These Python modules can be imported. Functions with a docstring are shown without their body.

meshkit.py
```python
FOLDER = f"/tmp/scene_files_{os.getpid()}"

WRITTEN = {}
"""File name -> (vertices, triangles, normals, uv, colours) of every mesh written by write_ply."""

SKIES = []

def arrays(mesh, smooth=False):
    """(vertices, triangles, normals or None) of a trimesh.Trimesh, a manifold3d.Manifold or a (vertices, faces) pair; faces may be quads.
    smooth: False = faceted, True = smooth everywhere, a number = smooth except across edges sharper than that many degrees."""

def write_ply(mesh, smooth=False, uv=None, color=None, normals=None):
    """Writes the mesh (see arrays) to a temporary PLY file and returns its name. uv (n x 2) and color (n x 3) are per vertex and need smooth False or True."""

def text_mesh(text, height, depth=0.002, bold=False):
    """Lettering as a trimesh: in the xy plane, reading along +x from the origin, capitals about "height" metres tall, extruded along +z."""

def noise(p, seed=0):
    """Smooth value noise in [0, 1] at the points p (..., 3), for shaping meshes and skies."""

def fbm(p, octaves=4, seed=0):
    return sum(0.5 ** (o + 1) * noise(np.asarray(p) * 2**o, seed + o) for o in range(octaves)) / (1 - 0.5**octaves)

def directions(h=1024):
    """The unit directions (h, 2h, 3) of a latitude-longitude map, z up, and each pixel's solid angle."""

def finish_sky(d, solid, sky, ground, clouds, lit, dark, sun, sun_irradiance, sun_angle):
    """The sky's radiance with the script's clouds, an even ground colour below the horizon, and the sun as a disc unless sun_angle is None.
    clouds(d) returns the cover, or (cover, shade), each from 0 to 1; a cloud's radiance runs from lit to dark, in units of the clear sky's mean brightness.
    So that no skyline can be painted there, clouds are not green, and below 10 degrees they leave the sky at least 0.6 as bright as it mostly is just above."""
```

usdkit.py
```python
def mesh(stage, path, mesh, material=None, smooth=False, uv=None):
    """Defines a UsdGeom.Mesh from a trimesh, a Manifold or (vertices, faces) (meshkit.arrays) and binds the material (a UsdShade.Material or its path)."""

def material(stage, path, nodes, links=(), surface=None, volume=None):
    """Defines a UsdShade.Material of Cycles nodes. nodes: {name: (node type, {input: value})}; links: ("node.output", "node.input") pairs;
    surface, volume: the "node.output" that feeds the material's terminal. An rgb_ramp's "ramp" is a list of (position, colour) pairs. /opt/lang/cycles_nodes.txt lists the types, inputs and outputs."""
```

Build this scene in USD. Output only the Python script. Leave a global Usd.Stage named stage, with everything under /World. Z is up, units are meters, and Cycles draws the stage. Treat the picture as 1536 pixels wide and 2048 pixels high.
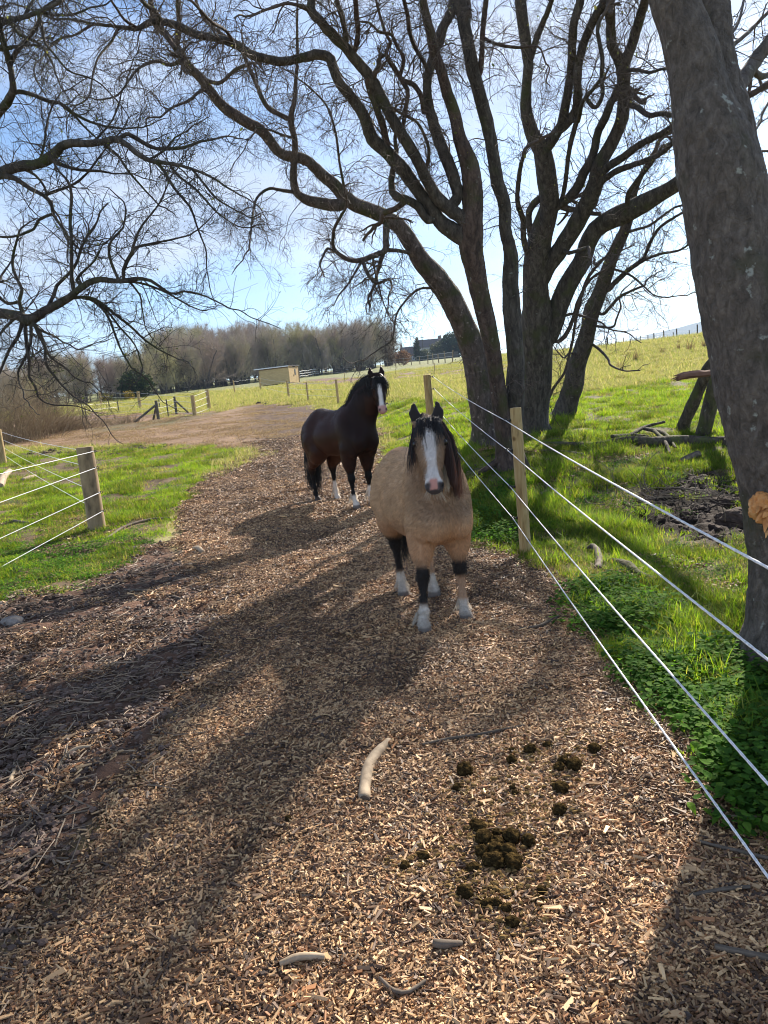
import math, random
import numpy as np
import trimesh, usdkit, meshkit
from pxr import Usd, UsdGeom, UsdLux, UsdShade, Gf, Sdf, Vt

stage = Usd.Stage.CreateInMemory()
UsdGeom.Xform.Define(stage, '/World')
UsdGeom.Scope.Define(stage, '/World/Looks')
A = np.array
RNG = np.random.default_rng(7)

# ------------------------------------------------------------------ camera, sky, sun, exposure
EYE = A([0.0, 0.0, 1.62])
F_PX, PITCH, ROLL = 1480.0, math.radians(8.3), math.radians(5.6)   # focal length in pixels of a 1536 x 2048 picture
_r0, _u0 = A([1.0, 0, 0]), A([0, math.sin(PITCH), math.cos(PITCH)])
CF = A([0, math.cos(PITCH), -math.sin(PITCH)])
CR = math.cos(ROLL) * _r0 - math.sin(ROLL) * _u0
CU = math.cos(ROLL) * _u0 + math.sin(ROLL) * _r0
cam = UsdGeom.Camera.Define(stage, '/World/camera')
_m = np.eye(4); _m[0, :3], _m[1, :3], _m[2, :3], _m[3, :3] = CR, CU, -CF, EYE
cam.AddTransformOp().Set(Gf.Matrix4d(*_m.ravel().tolist()))
cam.CreateHorizontalApertureAttr(36.0)
cam.CreateVerticalApertureAttr(48.0)
cam.CreateFocalLengthAttr(36.0 * F_PX / 1536)
cam.CreateClippingRangeAttr(Gf.Vec2f(0.05, 20000))
cam.CreateExposureAttr(1.32)

SUN_AZ, SUN_EL = math.radians(29.0), math.radians(33.0)   # azimuth from +y towards +x
SUN_DIR = A([math.sin(SUN_AZ) * math.cos(SUN_EL), math.cos(SUN_AZ) * math.cos(SUN_EL), math.sin(SUN_EL)])
sun = UsdLux.DistantLight.Define(stage, '/World/sun')
sun.CreateIntensityAttr(1.25); sun.CreateAngleAttr(0.53); sun.CreateNormalizeAttr(True)
sun.CreateColorAttr(Gf.Vec3f(1.0, 0.91, 0.78))
_z = SUN_DIR; _x = np.cross([0, 0, 1.0], _z); _x /= np.linalg.norm(_x); _y = np.cross(_z, _x)
_m = np.eye(4); _m[0, :3], _m[1, :3], _m[2, :3] = _x, _y, _z
sun.AddTransformOp().Set(Gf.Matrix4d(*_m.ravel().tolist()))

SKY_STRENGTH = 0.06
dome = UsdLux.DomeLight.Define(stage, '/World/sky')
usdkit.material(stage, '/World/Looks/sky', {
    'sky': ('sky_texture', {'sky_type': 'single_scattering', 'sun_disc': False, 'sun_elevation': SUN_EL, 'sun_rotation': SUN_AZ, 'aerosol_density': 0.55, 'altitude': 60.0}),
    'dir': ('texture_coordinate', {}),
    'map': ('mapping', {'scale': (2.0, 2.0, 5.5), 'location': (0.35, 0.1, 0.2)}),
    'big': ('noise_texture', {'scale': 1.15, 'detail': 5.0, 'roughness': 0.52, 'distortion': 0.3}),
    'cover': ('rgb_ramp', {'ramp': [(0.0, (0, 0, 0)), (0.44, (0.04, 0.04, 0.04)), (0.60, (0.75, 0.75, 0.75)), (1.0, (0.95, 0.95, 0.95))]}),
    'shade': ('noise_texture', {'scale': 2.6, 'detail': 4.0}),
    'tone': ('rgb_ramp', {'ramp': [(0.32, (3.2, 3.9, 5.3)), (0.68, (6.6, 6.9, 7.5))]}),
    'mix': ('mix_color', {'use_clamp': True}),
    'hue': ('mix', {'mix_type': 'multiply', 'fac': 1.0, 'color2': (0.80, 0.95, 1.12)}),
    'bg': ('background_shader', {'strength': SKY_STRENGTH})},
    [('dir.generated', 'map.vector'), ('map.vector', 'big.vector'), ('map.vector', 'shade.vector'), ('big.fac', 'cover.fac'), ('shade.fac', 'tone.fac'),
     ('cover.color', 'mix.fac'), ('sky.color', 'hue.color1'), ('hue.color', 'mix.a'), ('tone.color', 'mix.b'), ('mix.result', 'bg.color')], surface='bg.background')
UsdShade.MaterialBindingAPI.Apply(dome.GetPrim()).Bind(UsdShade.Material.Get(stage, '/World/Looks/sky'))

# ------------------------------------------------------------------ helpers: projection
def ray(px, py):
    return CF + (px - 768) / F_PX * CR - (py - 1024) / F_PX * CU

def at_depth(px, py, y):
    """The point that the picture shows at (px, py), y metres in front of the camera along the ground."""
    d = ray(px, py)
    return EYE + d * (y / d[1])

def px_size(y):
    return y / F_PX

def sstep(x, a, b):
    t = np.clip((np.asarray(x, float) - a) / (b - a), 0, 1)
    return t * t * (3 - 2 * t)

def softplus(x, w):
    return w * np.logaddexp(0, np.asarray(x, float) / w)

def height(x, y):
    """The lie of the land: level by the camera, a grassy bank on the right, a field that climbs away and drops behind its crest on the right."""
    x, y = np.asarray(x, float), np.asarray(y, float)
    z = 0.052 * softplus(y - 8.8, 1.2) + 0.007 * softplus(y - 75, 12)
    z = z + 0.34 * sstep(x, 0.0, 2.0) * sstep(y, 7.2, 12.0)
    z = z + (0.020 * softplus(x - 11, 4) + 0.85 * sstep(x, 6, 24)) * sstep(y, 35, 88) * (1 - sstep(y, 120, 220))
    drop = sstep((x - 0.17 * y) / (6 + 0.10 * y), 0.0, 1.0)
    z = z - drop * 0.085 * softplus(y - 96, 5)
    z = z - 0.035 * softplus(y - 380, 40)
    return z

def bumps(x, y):
    p = np.stack([np.asarray(x, float), np.asarray(y, float), 0 * np.asarray(x, float)], -1)
    far = sstep(y, 12, 40)
    n = (meshkit.fbm(p * 0.9, 3, 3) - 0.5) * 0.07 + (meshkit.fbm(p * 3.1, 3, 5) - 0.5) * 0.045 * (1 - far)
    return n + (meshkit.fbm(p * 0.35, 3, 8) - 0.5) * 0.22 * far

def ground(x, y):
    return height(x, y) + bumps(x, y)

def ground_at(px, py):
    """Where the line of sight through (px, py) meets the ground."""
    d, t = ray(px, py), 0.5
    for _ in range(4000):
        p = EYE + d * t
        if p[2] <= height(p[0], p[1]):
            break
        t += 0.02 + 0.01 * t
    if t > 500:
        print("no ground below", px, py)
        t = 90.0
    lo, hi = t - 0.02 - 0.012 * t, t
    for _ in range(30):
        mid = (lo + hi) / 2
        p = EYE + d * mid
        lo, hi = (mid, hi) if p[2] > height(p[0], p[1]) else (lo, mid)
    return EYE + d * hi

# ------------------------------------------------------------------ helpers: prims
_used = {}
def numbered(path):
    n = _used.get(path, -1) + 1
    _used[path] = n
    return path if n == 0 else f'{path}_{n:03d}'

def tag(prim, label=None, cat=None, group=None, kind=None):
    for k, v in (('label', label), ('category', cat), ('group', group), ('kind', kind)):
        if v:
            prim.SetCustomDataByKey(k, v)
    return prim

def xform(p, loc, rz):
    p.AddTranslateOp().Set(Gf.Vec3d(*map(float, loc)))
    if rz:
        p.AddRotateZOp().Set(float(math.degrees(rz)))

def thing(name, label, cat, loc=(0, 0, 0), rz=0.0, group=None):
    p = UsdGeom.Xform.Define(stage, numbered('/World/' + name))
    xform(p, loc, rz)
    return tag(p.GetPrim(), label, cat, group)

def copy_of(src, name, label, cat, loc, rz=0.0, group=None, scale=1.0):
    p = UsdGeom.Xform.Define(stage, numbered('/World/' + name))
    p.GetPrim().GetReferences().AddInternalReference(src.GetPath())
    p.ClearXformOpOrder()
    p.AddTranslateOp(opSuffix='put').Set(Gf.Vec3d(*map(float, loc)))
    p.AddRotateZOp(opSuffix='put').Set(float(math.degrees(rz)))
    p.AddScaleOp(opSuffix='put').Set(Gf.Vec3f(*np.broadcast_to(scale, 3).astype(float).tolist()))
    p.GetPrim().SetInstanceable(True)
    return tag(p.GetPrim(), label, cat, group)

def obj(name, mesh, mat, parent=None, smooth=False, tint=None, label=None):
    base = str(parent.GetPath()) if parent is not None else '/World'
    m = usdkit.mesh(stage, numbered(base + '/' + name), mesh, mat, smooth=smooth)
    if tint is not None:
        UsdGeom.PrimvarsAPI(m).CreatePrimvar('tint', Sdf.ValueTypeNames.Color3fArray, 'vertex').Set(Vt.Vec3fArray.FromNumpy(np.asarray(tint, np.float32)))
    if label:
        m.GetPrim().SetCustomDataByKey('label', label)
    return m.GetPrim()

def curves(name, pts, widths, mat, parent, label=None):
    """pts (n, k, 3) and widths (n, k): n strands of k points."""
    n, k = widths.shape
    c = UsdGeom.BasisCurves.Define(stage, numbered(str(parent.GetPath()) + '/' + name))
    c.CreateTypeAttr('linear'); c.CreateWrapAttr('nonperiodic')
    c.CreatePointsAttr(Vt.Vec3fArray.FromNumpy(pts.reshape(-1, 3).astype(np.float32)))
    c.CreateCurveVertexCountsAttr(Vt.IntArray.FromNumpy(np.full(n, k, np.int32)))
    c.CreateWidthsAttr(Vt.FloatArray.FromNumpy(widths.ravel().astype(np.float32)))
    c.SetWidthsInterpolation('vertex')
    UsdShade.MaterialBindingAPI.Apply(c.GetPrim()).Bind(UsdShade.Material.Get(stage, mat))
    if n > 12:
        tag(c.GetPrim(), kind='stuff')
    return tag(c.GetPrim(), label)

def scatter(name, protos, mat, pts, idx, quats, scales, label, cat):
    """One mass of uncountable pieces: a PointInstancer of the prototype meshes (vertices, faces, tint)."""
    pi = UsdGeom.PointInstancer.Define(stage, numbered('/World/' + name))
    base = str(pi.GetPath())
    UsdGeom.Scope.Define(stage, base + '/pieces')
    targets = []
    for k, (v, f, t) in enumerate(protos):
        m = usdkit.mesh(stage, f'{base}/pieces/piece_{k:03d}', (v, f), mat)
        UsdGeom.PrimvarsAPI(m).CreatePrimvar('tint', Sdf.ValueTypeNames.Color3fArray, 'vertex').Set(Vt.Vec3fArray.FromNumpy(np.asarray(t, np.float32)))
        targets.append(m.GetPath())
    pi.CreatePrototypesRel().SetTargets(targets)
    pi.CreatePositionsAttr(Vt.Vec3fArray.FromNumpy(pts.astype(np.float32)))
    pi.CreateProtoIndicesAttr(Vt.IntArray.FromNumpy(idx.astype(np.int32)))
    pi.CreateOrientationsAttr(Vt.QuathArray([Gf.Quath(float(q[0]), float(q[1]), float(q[2]), float(q[3])) for q in quats]))
    pi.CreateScalesAttr(Vt.Vec3fArray.FromNumpy(np.repeat(np.asarray(scales, np.float32)[:, None], 3, 1) if np.ndim(scales) == 1 else np.asarray(scales, np.float32)))
    return tag(pi.GetPrim(), label, cat, None, 'stuff')

def tilted(x, y, rng, fn=ground):
    """Quaternions that turn z to the ground's normal after a random turn about z."""
    e = 0.08
    nx, ny = (fn(x - e, y) - fn(x + e, y)) / (2 * e), (fn(x, y - e) - fn(x, y + e)) / (2 * e)
    n = np.stack([nx, ny, np.ones_like(nx)], -1); n /= np.linalg.norm(n, axis=1, keepdims=True)
    a = rng.uniform(0, 2 * np.pi, len(x))
    q1 = np.stack([1 + n[:, 2], -n[:, 1], n[:, 0], 0 * a], -1); q1 /= np.linalg.norm(q1, axis=1, keepdims=True)
    c, s = np.cos(a / 2), np.sin(a / 2)
    w, X, Y, Z = q1.T
    return np.stack([w * c - Z * s, X * c + Y * s, Y * c - X * s, w * s + Z * c], -1)

# ------------------------------------------------------------------ helpers: shapes
def tube(pts, rad, sides=8, rough=0.0, seed=0, cap=True, flat=None):
    """A tapering tube along pts; rough displaces its skin by that share of the radius."""
    p, r = np.asarray(pts, float), np.broadcast_to(np.asarray(rad, float), (len(pts),))
    t = np.gradient(p, axis=0); t /= np.linalg.norm(t, axis=1, keepdims=True) + 1e-12
    ref = A([0.0, 1.0, 0.0]) if abs(t[:, 1]).max() < 0.9 else A([0.3, 0.2, 0.93])
    a = np.cross(t, ref); a /= np.linalg.norm(a, axis=1, keepdims=True) + 1e-12
    b = np.cross(t, a)
    ang = np.arange(sides) * 2 * np.pi / sides
    v = p[:, None] + r[:, None, None] * (np.cos(ang)[None, :, None] * a[:, None] + np.sin(ang)[None, :, None] * b[:, None])
    if rough:
        f = 0.55 / max(r.mean(), 0.01)
        d = (meshkit.fbm(v * [f, f, f * 0.45], 3, seed) - 0.5) * 2 * rough * r[:, None]
        v = v + d[..., None] * (v - p[:, None]) / (r[:, None, None] + 1e-9)
    n = len(p)
    i, j = np.meshgrid(np.arange(n - 1), np.arange(sides), indexing='ij')
    q = np.stack([i * sides + j, i * sides + (j + 1) % sides, (i + 1) * sides + (j + 1) % sides, (i + 1) * sides + j], -1).reshape(-1, 4)
    f = np.vstack([q[:, [0, 2, 1]], q[:, [0, 3, 2]]])
    v = v.reshape(-1, 3)
    if cap:
        v = np.vstack([v, p[:1], p[-1:]])
        j = np.arange(sides)
        f = np.vstack([f, np.stack([np.full(sides, n * sides), j, (j + 1) % sides], 1), np.stack([np.full(sides, n * sides + 1), (n - 1) * sides + (j + 1) % sides, (n - 1) * sides + j], 1)])
    return v, f

def join(parts):
    vs, fs, n = [], [], 0
    for v, f in parts:
        vs.append(v); fs.append(np.asarray(f) + n); n += len(v)
    return np.vstack(vs), np.vstack(fs)

def smooth_path(p, step=None, n=None):
    """Catmull-Rom through the rows of p (any number of columns)."""
    p = np.asarray(p, float)
    if len(p) < 3:
        k = n or 6
        return p[0] + (p[-1] - p[0]) * np.linspace(0, 1, k)[:, None]
    q = np.vstack([2 * p[0] - p[1], p, 2 * p[-1] - p[-2]])
    out = []
    for i in range(len(p) - 1):
        p0, p1, p2, p3 = q[i:i + 4]
        k = n or max(2, int(np.linalg.norm((p2 - p1)[:3]) / step))
        t = np.linspace(0, 1, k, endpoint=False)[:, None]
        out.append(0.5 * (2 * p1 + (p2 - p0) * t + (2 * p0 - 5 * p1 + 4 * p2 - p3) * t ** 2 + (3 * p1 - p0 - 3 * p2 + p3) * t ** 3))
    return np.vstack(out + [p[-1:]])

def box(sx, sy, sz, at=(0, 0, 0)):
    m = trimesh.creation.box([sx, sy, sz]); m.apply_translation(at)
    return A(m.vertices), A(m.faces)
# ------------------------------------------------------------------ materials
L = '/World/Looks/'
def mat(name, nodes, links, surface='p.BSDF', volume=None):
    usdkit.material(stage, L + name, nodes, links, surface=surface, volume=volume)
    return L + name

def rough_mat(name, c1, c2, scale=8.0, rough=0.85, bump=0.4, dist=0.01, detail=6.0, stretch=(1, 1, 1), spec=0.3, c3=None, extra=None):
    """Two or three colours mixed by noise in object space, with a bump of the same grain."""
    ramp = [(0.3, c1), (0.7, c2)] if c3 is None else [(0.25, c1), (0.5, c2), (0.75, c3)]
    return mat(name, {'tc': ('texture_coordinate', {}), 'm': ('mapping', {'scale': stretch}), 'n': ('noise_texture', {'scale': scale, 'detail': detail, 'roughness': 0.6}),
        'r': ('rgb_ramp', {'ramp': ramp}), 'b': ('bump', {'strength': bump, 'distance': dist}), 'p': ('principled_bsdf', {'roughness': rough, 'specular_ior_level': spec, **(extra or {})})},
        [('tc.object', 'm.vector'), ('m.vector', 'n.vector'), ('n.fac', 'r.fac'), ('r.color', 'p.base_color'), ('n.fac', 'b.height'), ('b.normal', 'p.normal')])

def tint_mat(name, rough=0.8, spec=0.3, translucent=0.0, gain=(1, 1, 1), sheen=0.0, bump=0.0, bscale=60.0):
    """The colour comes from the mesh; translucent lets light through, as thin leaves do."""
    nodes = {'a': ('attribute', {'attribute': 'tint'}), 'p': ('principled_bsdf', {'roughness': rough, 'specular_ior_level': spec, 'sheen_weight': sheen, 'sheen_roughness': 0.4}),
             'tc': ('texture_coordinate', {}), 'n': ('noise_texture', {'scale': bscale, 'detail': 3.0}), 'b': ('bump', {'strength': bump, 'distance': 0.004})}
    links = [('a.color', 'p.base_color')]
    if bump:
        links += [('tc.object', 'n.vector'), ('n.fac', 'b.height'), ('b.normal', 'p.normal')]
    if translucent:
        nodes |= {'g': ('mix', {'mix_type': 'multiply', 'fac': 1.0, 'color2': gain}), 't': ('translucent_bsdf', {}), 'x': ('mix_closure', {'fac': translucent})}
        links += [('a.color', 'g.color1'), ('g.color', 't.color'), ('p.BSDF', 'x.closure1'), ('t.BSDF', 'x.closure2')]
        return mat(name, nodes, links, 'x.closure')
    return mat(name, nodes, links)

def bark(name, dark, mid, light, lichen, moss, amount=0.5, scale=14.0, bump=0.9, lich_at=0.66, moss_at=0.6, stretch=0.3, crack=0.5):
    """Furrowed bark: stretched noise for colour and relief, pale lichen spots, green moss patches."""
    return mat(name, {'tc': ('texture_coordinate', {}), 'm': ('mapping', {'scale': (1, 1, stretch)}),
        'n': ('noise_texture', {'scale': scale, 'detail': 8.0, 'roughness': 0.65, 'distortion': 0.6}),
        'r': ('rgb_ramp', {'ramp': [(0.3, dark), (0.5, mid), (0.72, light)]}),
        'cm': ('mapping', {'scale': (1, 1, 0.15)}), 'cd': ('noise_texture', {'scale': 9.0, 'detail': 5.0, 'roughness': 0.65}), 'cx': ('mix', {'fac': 0.14}), 'cv': ('voronoi_texture', {'scale': scale * 1.1, 'feature': 'distance_to_edge'}), 'cr': ('rgb_ramp', {'ramp': [(0.0, (0.28, 0.26, 0.25)), (0.09, (0.85, 0.84, 0.83)), (0.3, (1.12, 1.12, 1.12))]}), 'cc': ('mix', {'mix_type': 'multiply', 'fac': crack}),
        'ln': ('noise_texture', {'scale': 11.0, 'detail': 5.0, 'roughness': 0.6}), 'lr': ('rgb_ramp', {'ramp': [(lich_at, (0, 0, 0)), (lich_at + 0.06, (1, 1, 1))]}), 'lm': ('mix', {'color2': lichen}),
        'mn': ('noise_texture', {'scale': 3.1, 'detail': 5.0}), 'mr': ('rgb_ramp', {'ramp': [(moss_at - 0.1, (0, 0, 0)), (moss_at + 0.06, (0.85, 0.85, 0.85))]}), 'mm': ('mix', {'color2': moss}),
        'h': ('math', {'math_type': 'multiply_add', 'value2': 1.2}), 'b': ('bump', {'strength': bump, 'distance': 0.02}), 'p': ('principled_bsdf', {'roughness': 0.9, 'specular_ior_level': 0.25})},
        [('tc.object', 'm.vector'), ('m.vector', 'n.vector'), ('n.fac', 'r.fac'), ('tc.object', 'cd.vector'), ('tc.object', 'cx.color1'), ('cd.color', 'cx.color2'), ('cx.color', 'cm.vector'), ('cm.vector', 'cv.vector'), ('cv.distance', 'cr.fac'), ('r.color', 'cc.color1'), ('cr.color', 'cc.color2'), ('tc.object', 'ln.vector'), ('ln.fac', 'lr.fac'), ('tc.object', 'mn.vector'), ('mn.fac', 'mr.fac'),
         ('cc.color', 'mm.color1'), ('mr.color', 'mm.fac'), ('mm.color', 'lm.color1'), ('lr.color', 'lm.fac'), ('lm.color', 'p.base_color'),
         ('cv.distance', 'h.value1'), ('n.fac', 'h.value3'), ('h.value', 'b.height'), ('b.normal', 'p.normal')])

M_BARK = bark('bark_grey', (0.026, 0.023, 0.021), (0.062, 0.053, 0.046), (0.125, 0.11, 0.096), (0.18, 0.185, 0.165), (0.05, 0.06, 0.02))
M_BARK_OLD = bark('bark_mossy', (0.03, 0.026, 0.022), (0.07, 0.060, 0.050), (0.135, 0.12, 0.10), (0.17, 0.18, 0.16), (0.055, 0.06, 0.025), moss_at=0.64)
M_BIRCH = bark('bark_birch', (0.05, 0.04, 0.035), (0.10, 0.08, 0.07), (0.20, 0.16, 0.14), (0.30, 0.25, 0.22), (0.055, 0.06, 0.025), lich_at=0.62)
M_REDBARK = bark('bark_red', (0.034, 0.026, 0.022), (0.080, 0.056, 0.046), (0.15, 0.108, 0.09), (0.20, 0.195, 0.175), (0.06, 0.062, 0.025), lich_at=0.64)
M_BARK_NEAR = bark('bark_near', (0.05, 0.042, 0.036), (0.105, 0.088, 0.075), (0.17, 0.145, 0.125), (0.27, 0.28, 0.25), (0.055, 0.058, 0.03), scale=26.0, lich_at=0.635, bump=0.8, moss_at=0.66, stretch=0.5, crack=0.3)
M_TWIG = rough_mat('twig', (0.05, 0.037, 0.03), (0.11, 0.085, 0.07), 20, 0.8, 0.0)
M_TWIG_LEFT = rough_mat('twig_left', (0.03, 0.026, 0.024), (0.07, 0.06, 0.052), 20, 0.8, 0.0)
M_BUD = tint_mat('bud', 0.7, 0.3, 0.45, (1.2, 1.3, 0.8))
M_POST = mat('post_wood', {'tc': ('texture_coordinate', {}), 'm': ('mapping', {'scale': (1, 1, 0.12)}), 'n': ('noise_texture', {'scale': 26.0, 'detail': 6.0, 'roughness': 0.6, 'distortion': 0.8}),
    'r': ('rgb_ramp', {'ramp': [(0.28, (0.17, 0.11, 0.045)), (0.5, (0.35, 0.25, 0.11)), (0.72, (0.47, 0.36, 0.18))]}),
    'k': ('voronoi_texture', {'scale': 7.0}), 'kr': ('rgb_ramp', {'ramp': [(0.0, (0.22, 0.15, 0.09)), (0.13, (0.6, 0.52, 0.42)), (0.2, (1, 1, 1))]}), 'x': ('mix', {'mix_type': 'multiply', 'fac': 1.0}),
    'b': ('bump', {'strength': 0.35, 'distance': 0.004}), 'p': ('principled_bsdf', {'roughness': 0.75, 'specular_ior_level': 0.3})},
    [('tc.object', 'm.vector'), ('m.vector', 'n.vector'), ('n.fac', 'r.fac'), ('tc.object', 'k.vector'), ('k.distance', 'kr.fac'), ('r.color', 'x.color1'), ('kr.color', 'x.color2'), ('x.color', 'p.base_color'), ('n.fac', 'b.height'), ('b.normal', 'p.normal')])
M_POST_OLD = rough_mat('post_weathered', (0.06, 0.045, 0.03), (0.26, 0.19, 0.11), 9, 0.85, 0.6, 0.008, stretch=(1, 1, 0.4), c3=(0.36, 0.28, 0.17))
M_POST_DARK = rough_mat('post_dark', (0.05, 0.045, 0.035), (0.13, 0.115, 0.09), 9, 0.9, 0.5, stretch=(1, 1, 0.3))
M_ROPE = mat('rope_white', {'tc': ('texture_coordinate', {}), 'n': ('noise_texture', {'scale': 90.0, 'detail': 2.0}), 'r': ('rgb_ramp', {'ramp': [(0.35, (0.55, 0.56, 0.58)), (0.6, (0.82, 0.83, 0.84))]}), 'p': ('principled_bsdf', {'roughness': 0.5})},
    [('tc.object', 'n.vector'), ('n.fac', 'r.fac'), ('r.color', 'p.base_color')])
M_WIRE = mat('wire_steel', {'p': ('principled_bsdf', {'base_color': (0.55, 0.56, 0.58), 'metallic': 0.6, 'roughness': 0.4})}, [])
M_BLACK = mat('black_plastic', {'p': ('principled_bsdf', {'base_color': (0.012, 0.012, 0.013), 'roughness': 0.45})}, [])
M_CHIP = tint_mat('wood_chip', 0.62, 0.4)
M_GRASS = tint_mat('grass', 0.7, 0.2, 0.5, (1.7, 1.8, 0.6))
M_FIELD = tint_mat('field_blade', 0.8, 0.15, 0.4, (1.3, 1.3, 0.9))
M_LEAF = tint_mat('weed_leaf', 0.8, 0.06, 0.45, (1.7, 1.9, 0.6))
M_COAT = tint_mat('coat', 0.7, 0.15, sheen=0.10, bump=0.6, bscale=70)
M_DARKCOAT = tint_mat('coat_dark', 0.42, 0.14, sheen=0.0, bump=0.2, bscale=90)
M_HAIR = mat('hair_black', {'p': ('principled_bsdf', {'base_color': (0.011, 0.009, 0.009), 'roughness': 0.5, 'specular_ior_level': 0.4})}, [])
M_HAIR_BROWN = mat('hair_brown', {'p': ('principled_bsdf', {'base_color': (0.055, 0.028, 0.021), 'roughness': 0.5, 'specular_ior_level': 0.45}), 't': ('translucent_bsdf', {'color': (0.12, 0.05, 0.034)}), 'x': ('mix_closure', {'fac': 0.3})}, [('p.BSDF', 'x.closure1'), ('t.BSDF', 'x.closure2')], 'x.closure')
M_HAIR_PALE = mat('hair_pale', {'p': ('principled_bsdf', {'base_color': (0.62, 0.56, 0.47), 'roughness': 0.55}), 't': ('translucent_bsdf', {'color': (0.7, 0.63, 0.52)}), 'x': ('mix_closure', {'fac': 0.35})}, [('p.BSDF', 'x.closure1'), ('t.BSDF', 'x.closure2')], 'x.closure')
M_EYE = mat('eye', {'p': ('principled_bsdf', {'base_color': (0.008, 0.005, 0.004), 'roughness': 0.12, 'specular_ior_level': 0.4})}, [])
M_DUNG = rough_mat('dung', (0.014, 0.010, 0.005), (0.032, 0.022, 0.010), 70, 1.0, 1.0, 0.014, spec=0.0, c3=(0.12, 0.078, 0.028))
M_STICK = rough_mat('stick_pale', (0.20, 0.15, 0.10), (0.42, 0.33, 0.23), 16, 0.8, 0.5, 0.005, stretch=(1, 1, 1))
M_STICK_DARK = rough_mat('stick_dark', (0.05, 0.04, 0.03), (0.16, 0.125, 0.095), 16, 0.85, 0.5, 0.005)
M_LOG = bark('bark_log', (0.03, 0.026, 0.02), (0.075, 0.06, 0.045), (0.15, 0.125, 0.09), (0.18, 0.18, 0.15), (0.075, 0.085, 0.025), moss_at=0.58)
M_FRESH = rough_mat('fresh_wood', (0.32, 0.12, 0.035), (0.55, 0.25, 0.08), 14, 0.75, 0.5, 0.006, c3=(0.66, 0.40, 0.19))
M_STONE = rough_mat('stone', (0.13, 0.115, 0.105), (0.30, 0.27, 0.245), 22, 0.85, 0.5, 0.006)
M_SOIL = rough_mat('soil_dark', (0.022, 0.015, 0.011), (0.075, 0.048, 0.036), 18, 0.95, 0.9, 0.02)
M_BOARD = rough_mat('shed_board', (0.42, 0.29, 0.12), (0.62, 0.46, 0.22), 5, 0.7, 0.2, stretch=(0.4, 0.4, 4))
M_BOARD_DARK = rough_mat('shed_trim', (0.16, 0.10, 0.05), (0.26, 0.17, 0.09), 5, 0.8, 0.2)
M_FELT = rough_mat('roof_felt', (0.12, 0.12, 0.125), (0.22, 0.22, 0.225), 8, 0.8, 0.2)
M_HOUSEWALL = rough_mat('house_render', (0.50, 0.47, 0.43), (0.62, 0.59, 0.54), 2, 0.9, 0.2)
M_HOUSESTONE = rough_mat('house_stone', (0.16, 0.12, 0.10), (0.28, 0.21, 0.18), 3, 0.9, 0.4)
M_SLATE = rough_mat('roof_slate', (0.07, 0.06, 0.06), (0.13, 0.105, 0.10), 4, 0.7, 0.3)
M_GLASS_DARK = mat('window_glass', {'p': ('principled_bsdf', {'base_color': (0.02, 0.024, 0.03), 'roughness': 0.08})}, [])
M_WHITE = rough_mat('white_paint', (0.7, 0.7, 0.69), (0.8, 0.8, 0.79), 6, 0.6, 0.1)
M_WOODLAND = mat('woodland_twig', {'o': ('object_info', {}), 'r': ('rgb_ramp', {'ramp': [(0.0, (0.33, 0.26, 0.215)), (0.4, (0.38, 0.315, 0.26)), (0.7, (0.35, 0.305, 0.215)), (1.0, (0.40, 0.365, 0.20))]}), 'p': ('principled_bsdf', {'roughness': 0.9, 'specular_ior_level': 0.1})},
    [('o.random', 'r.fac'), ('r.color', 'p.base_color')])
M_WOODTRUNK = rough_mat('woodland_trunk', (0.06, 0.05, 0.042), (0.12, 0.10, 0.085), 3, 0.9, 0.2)
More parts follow.
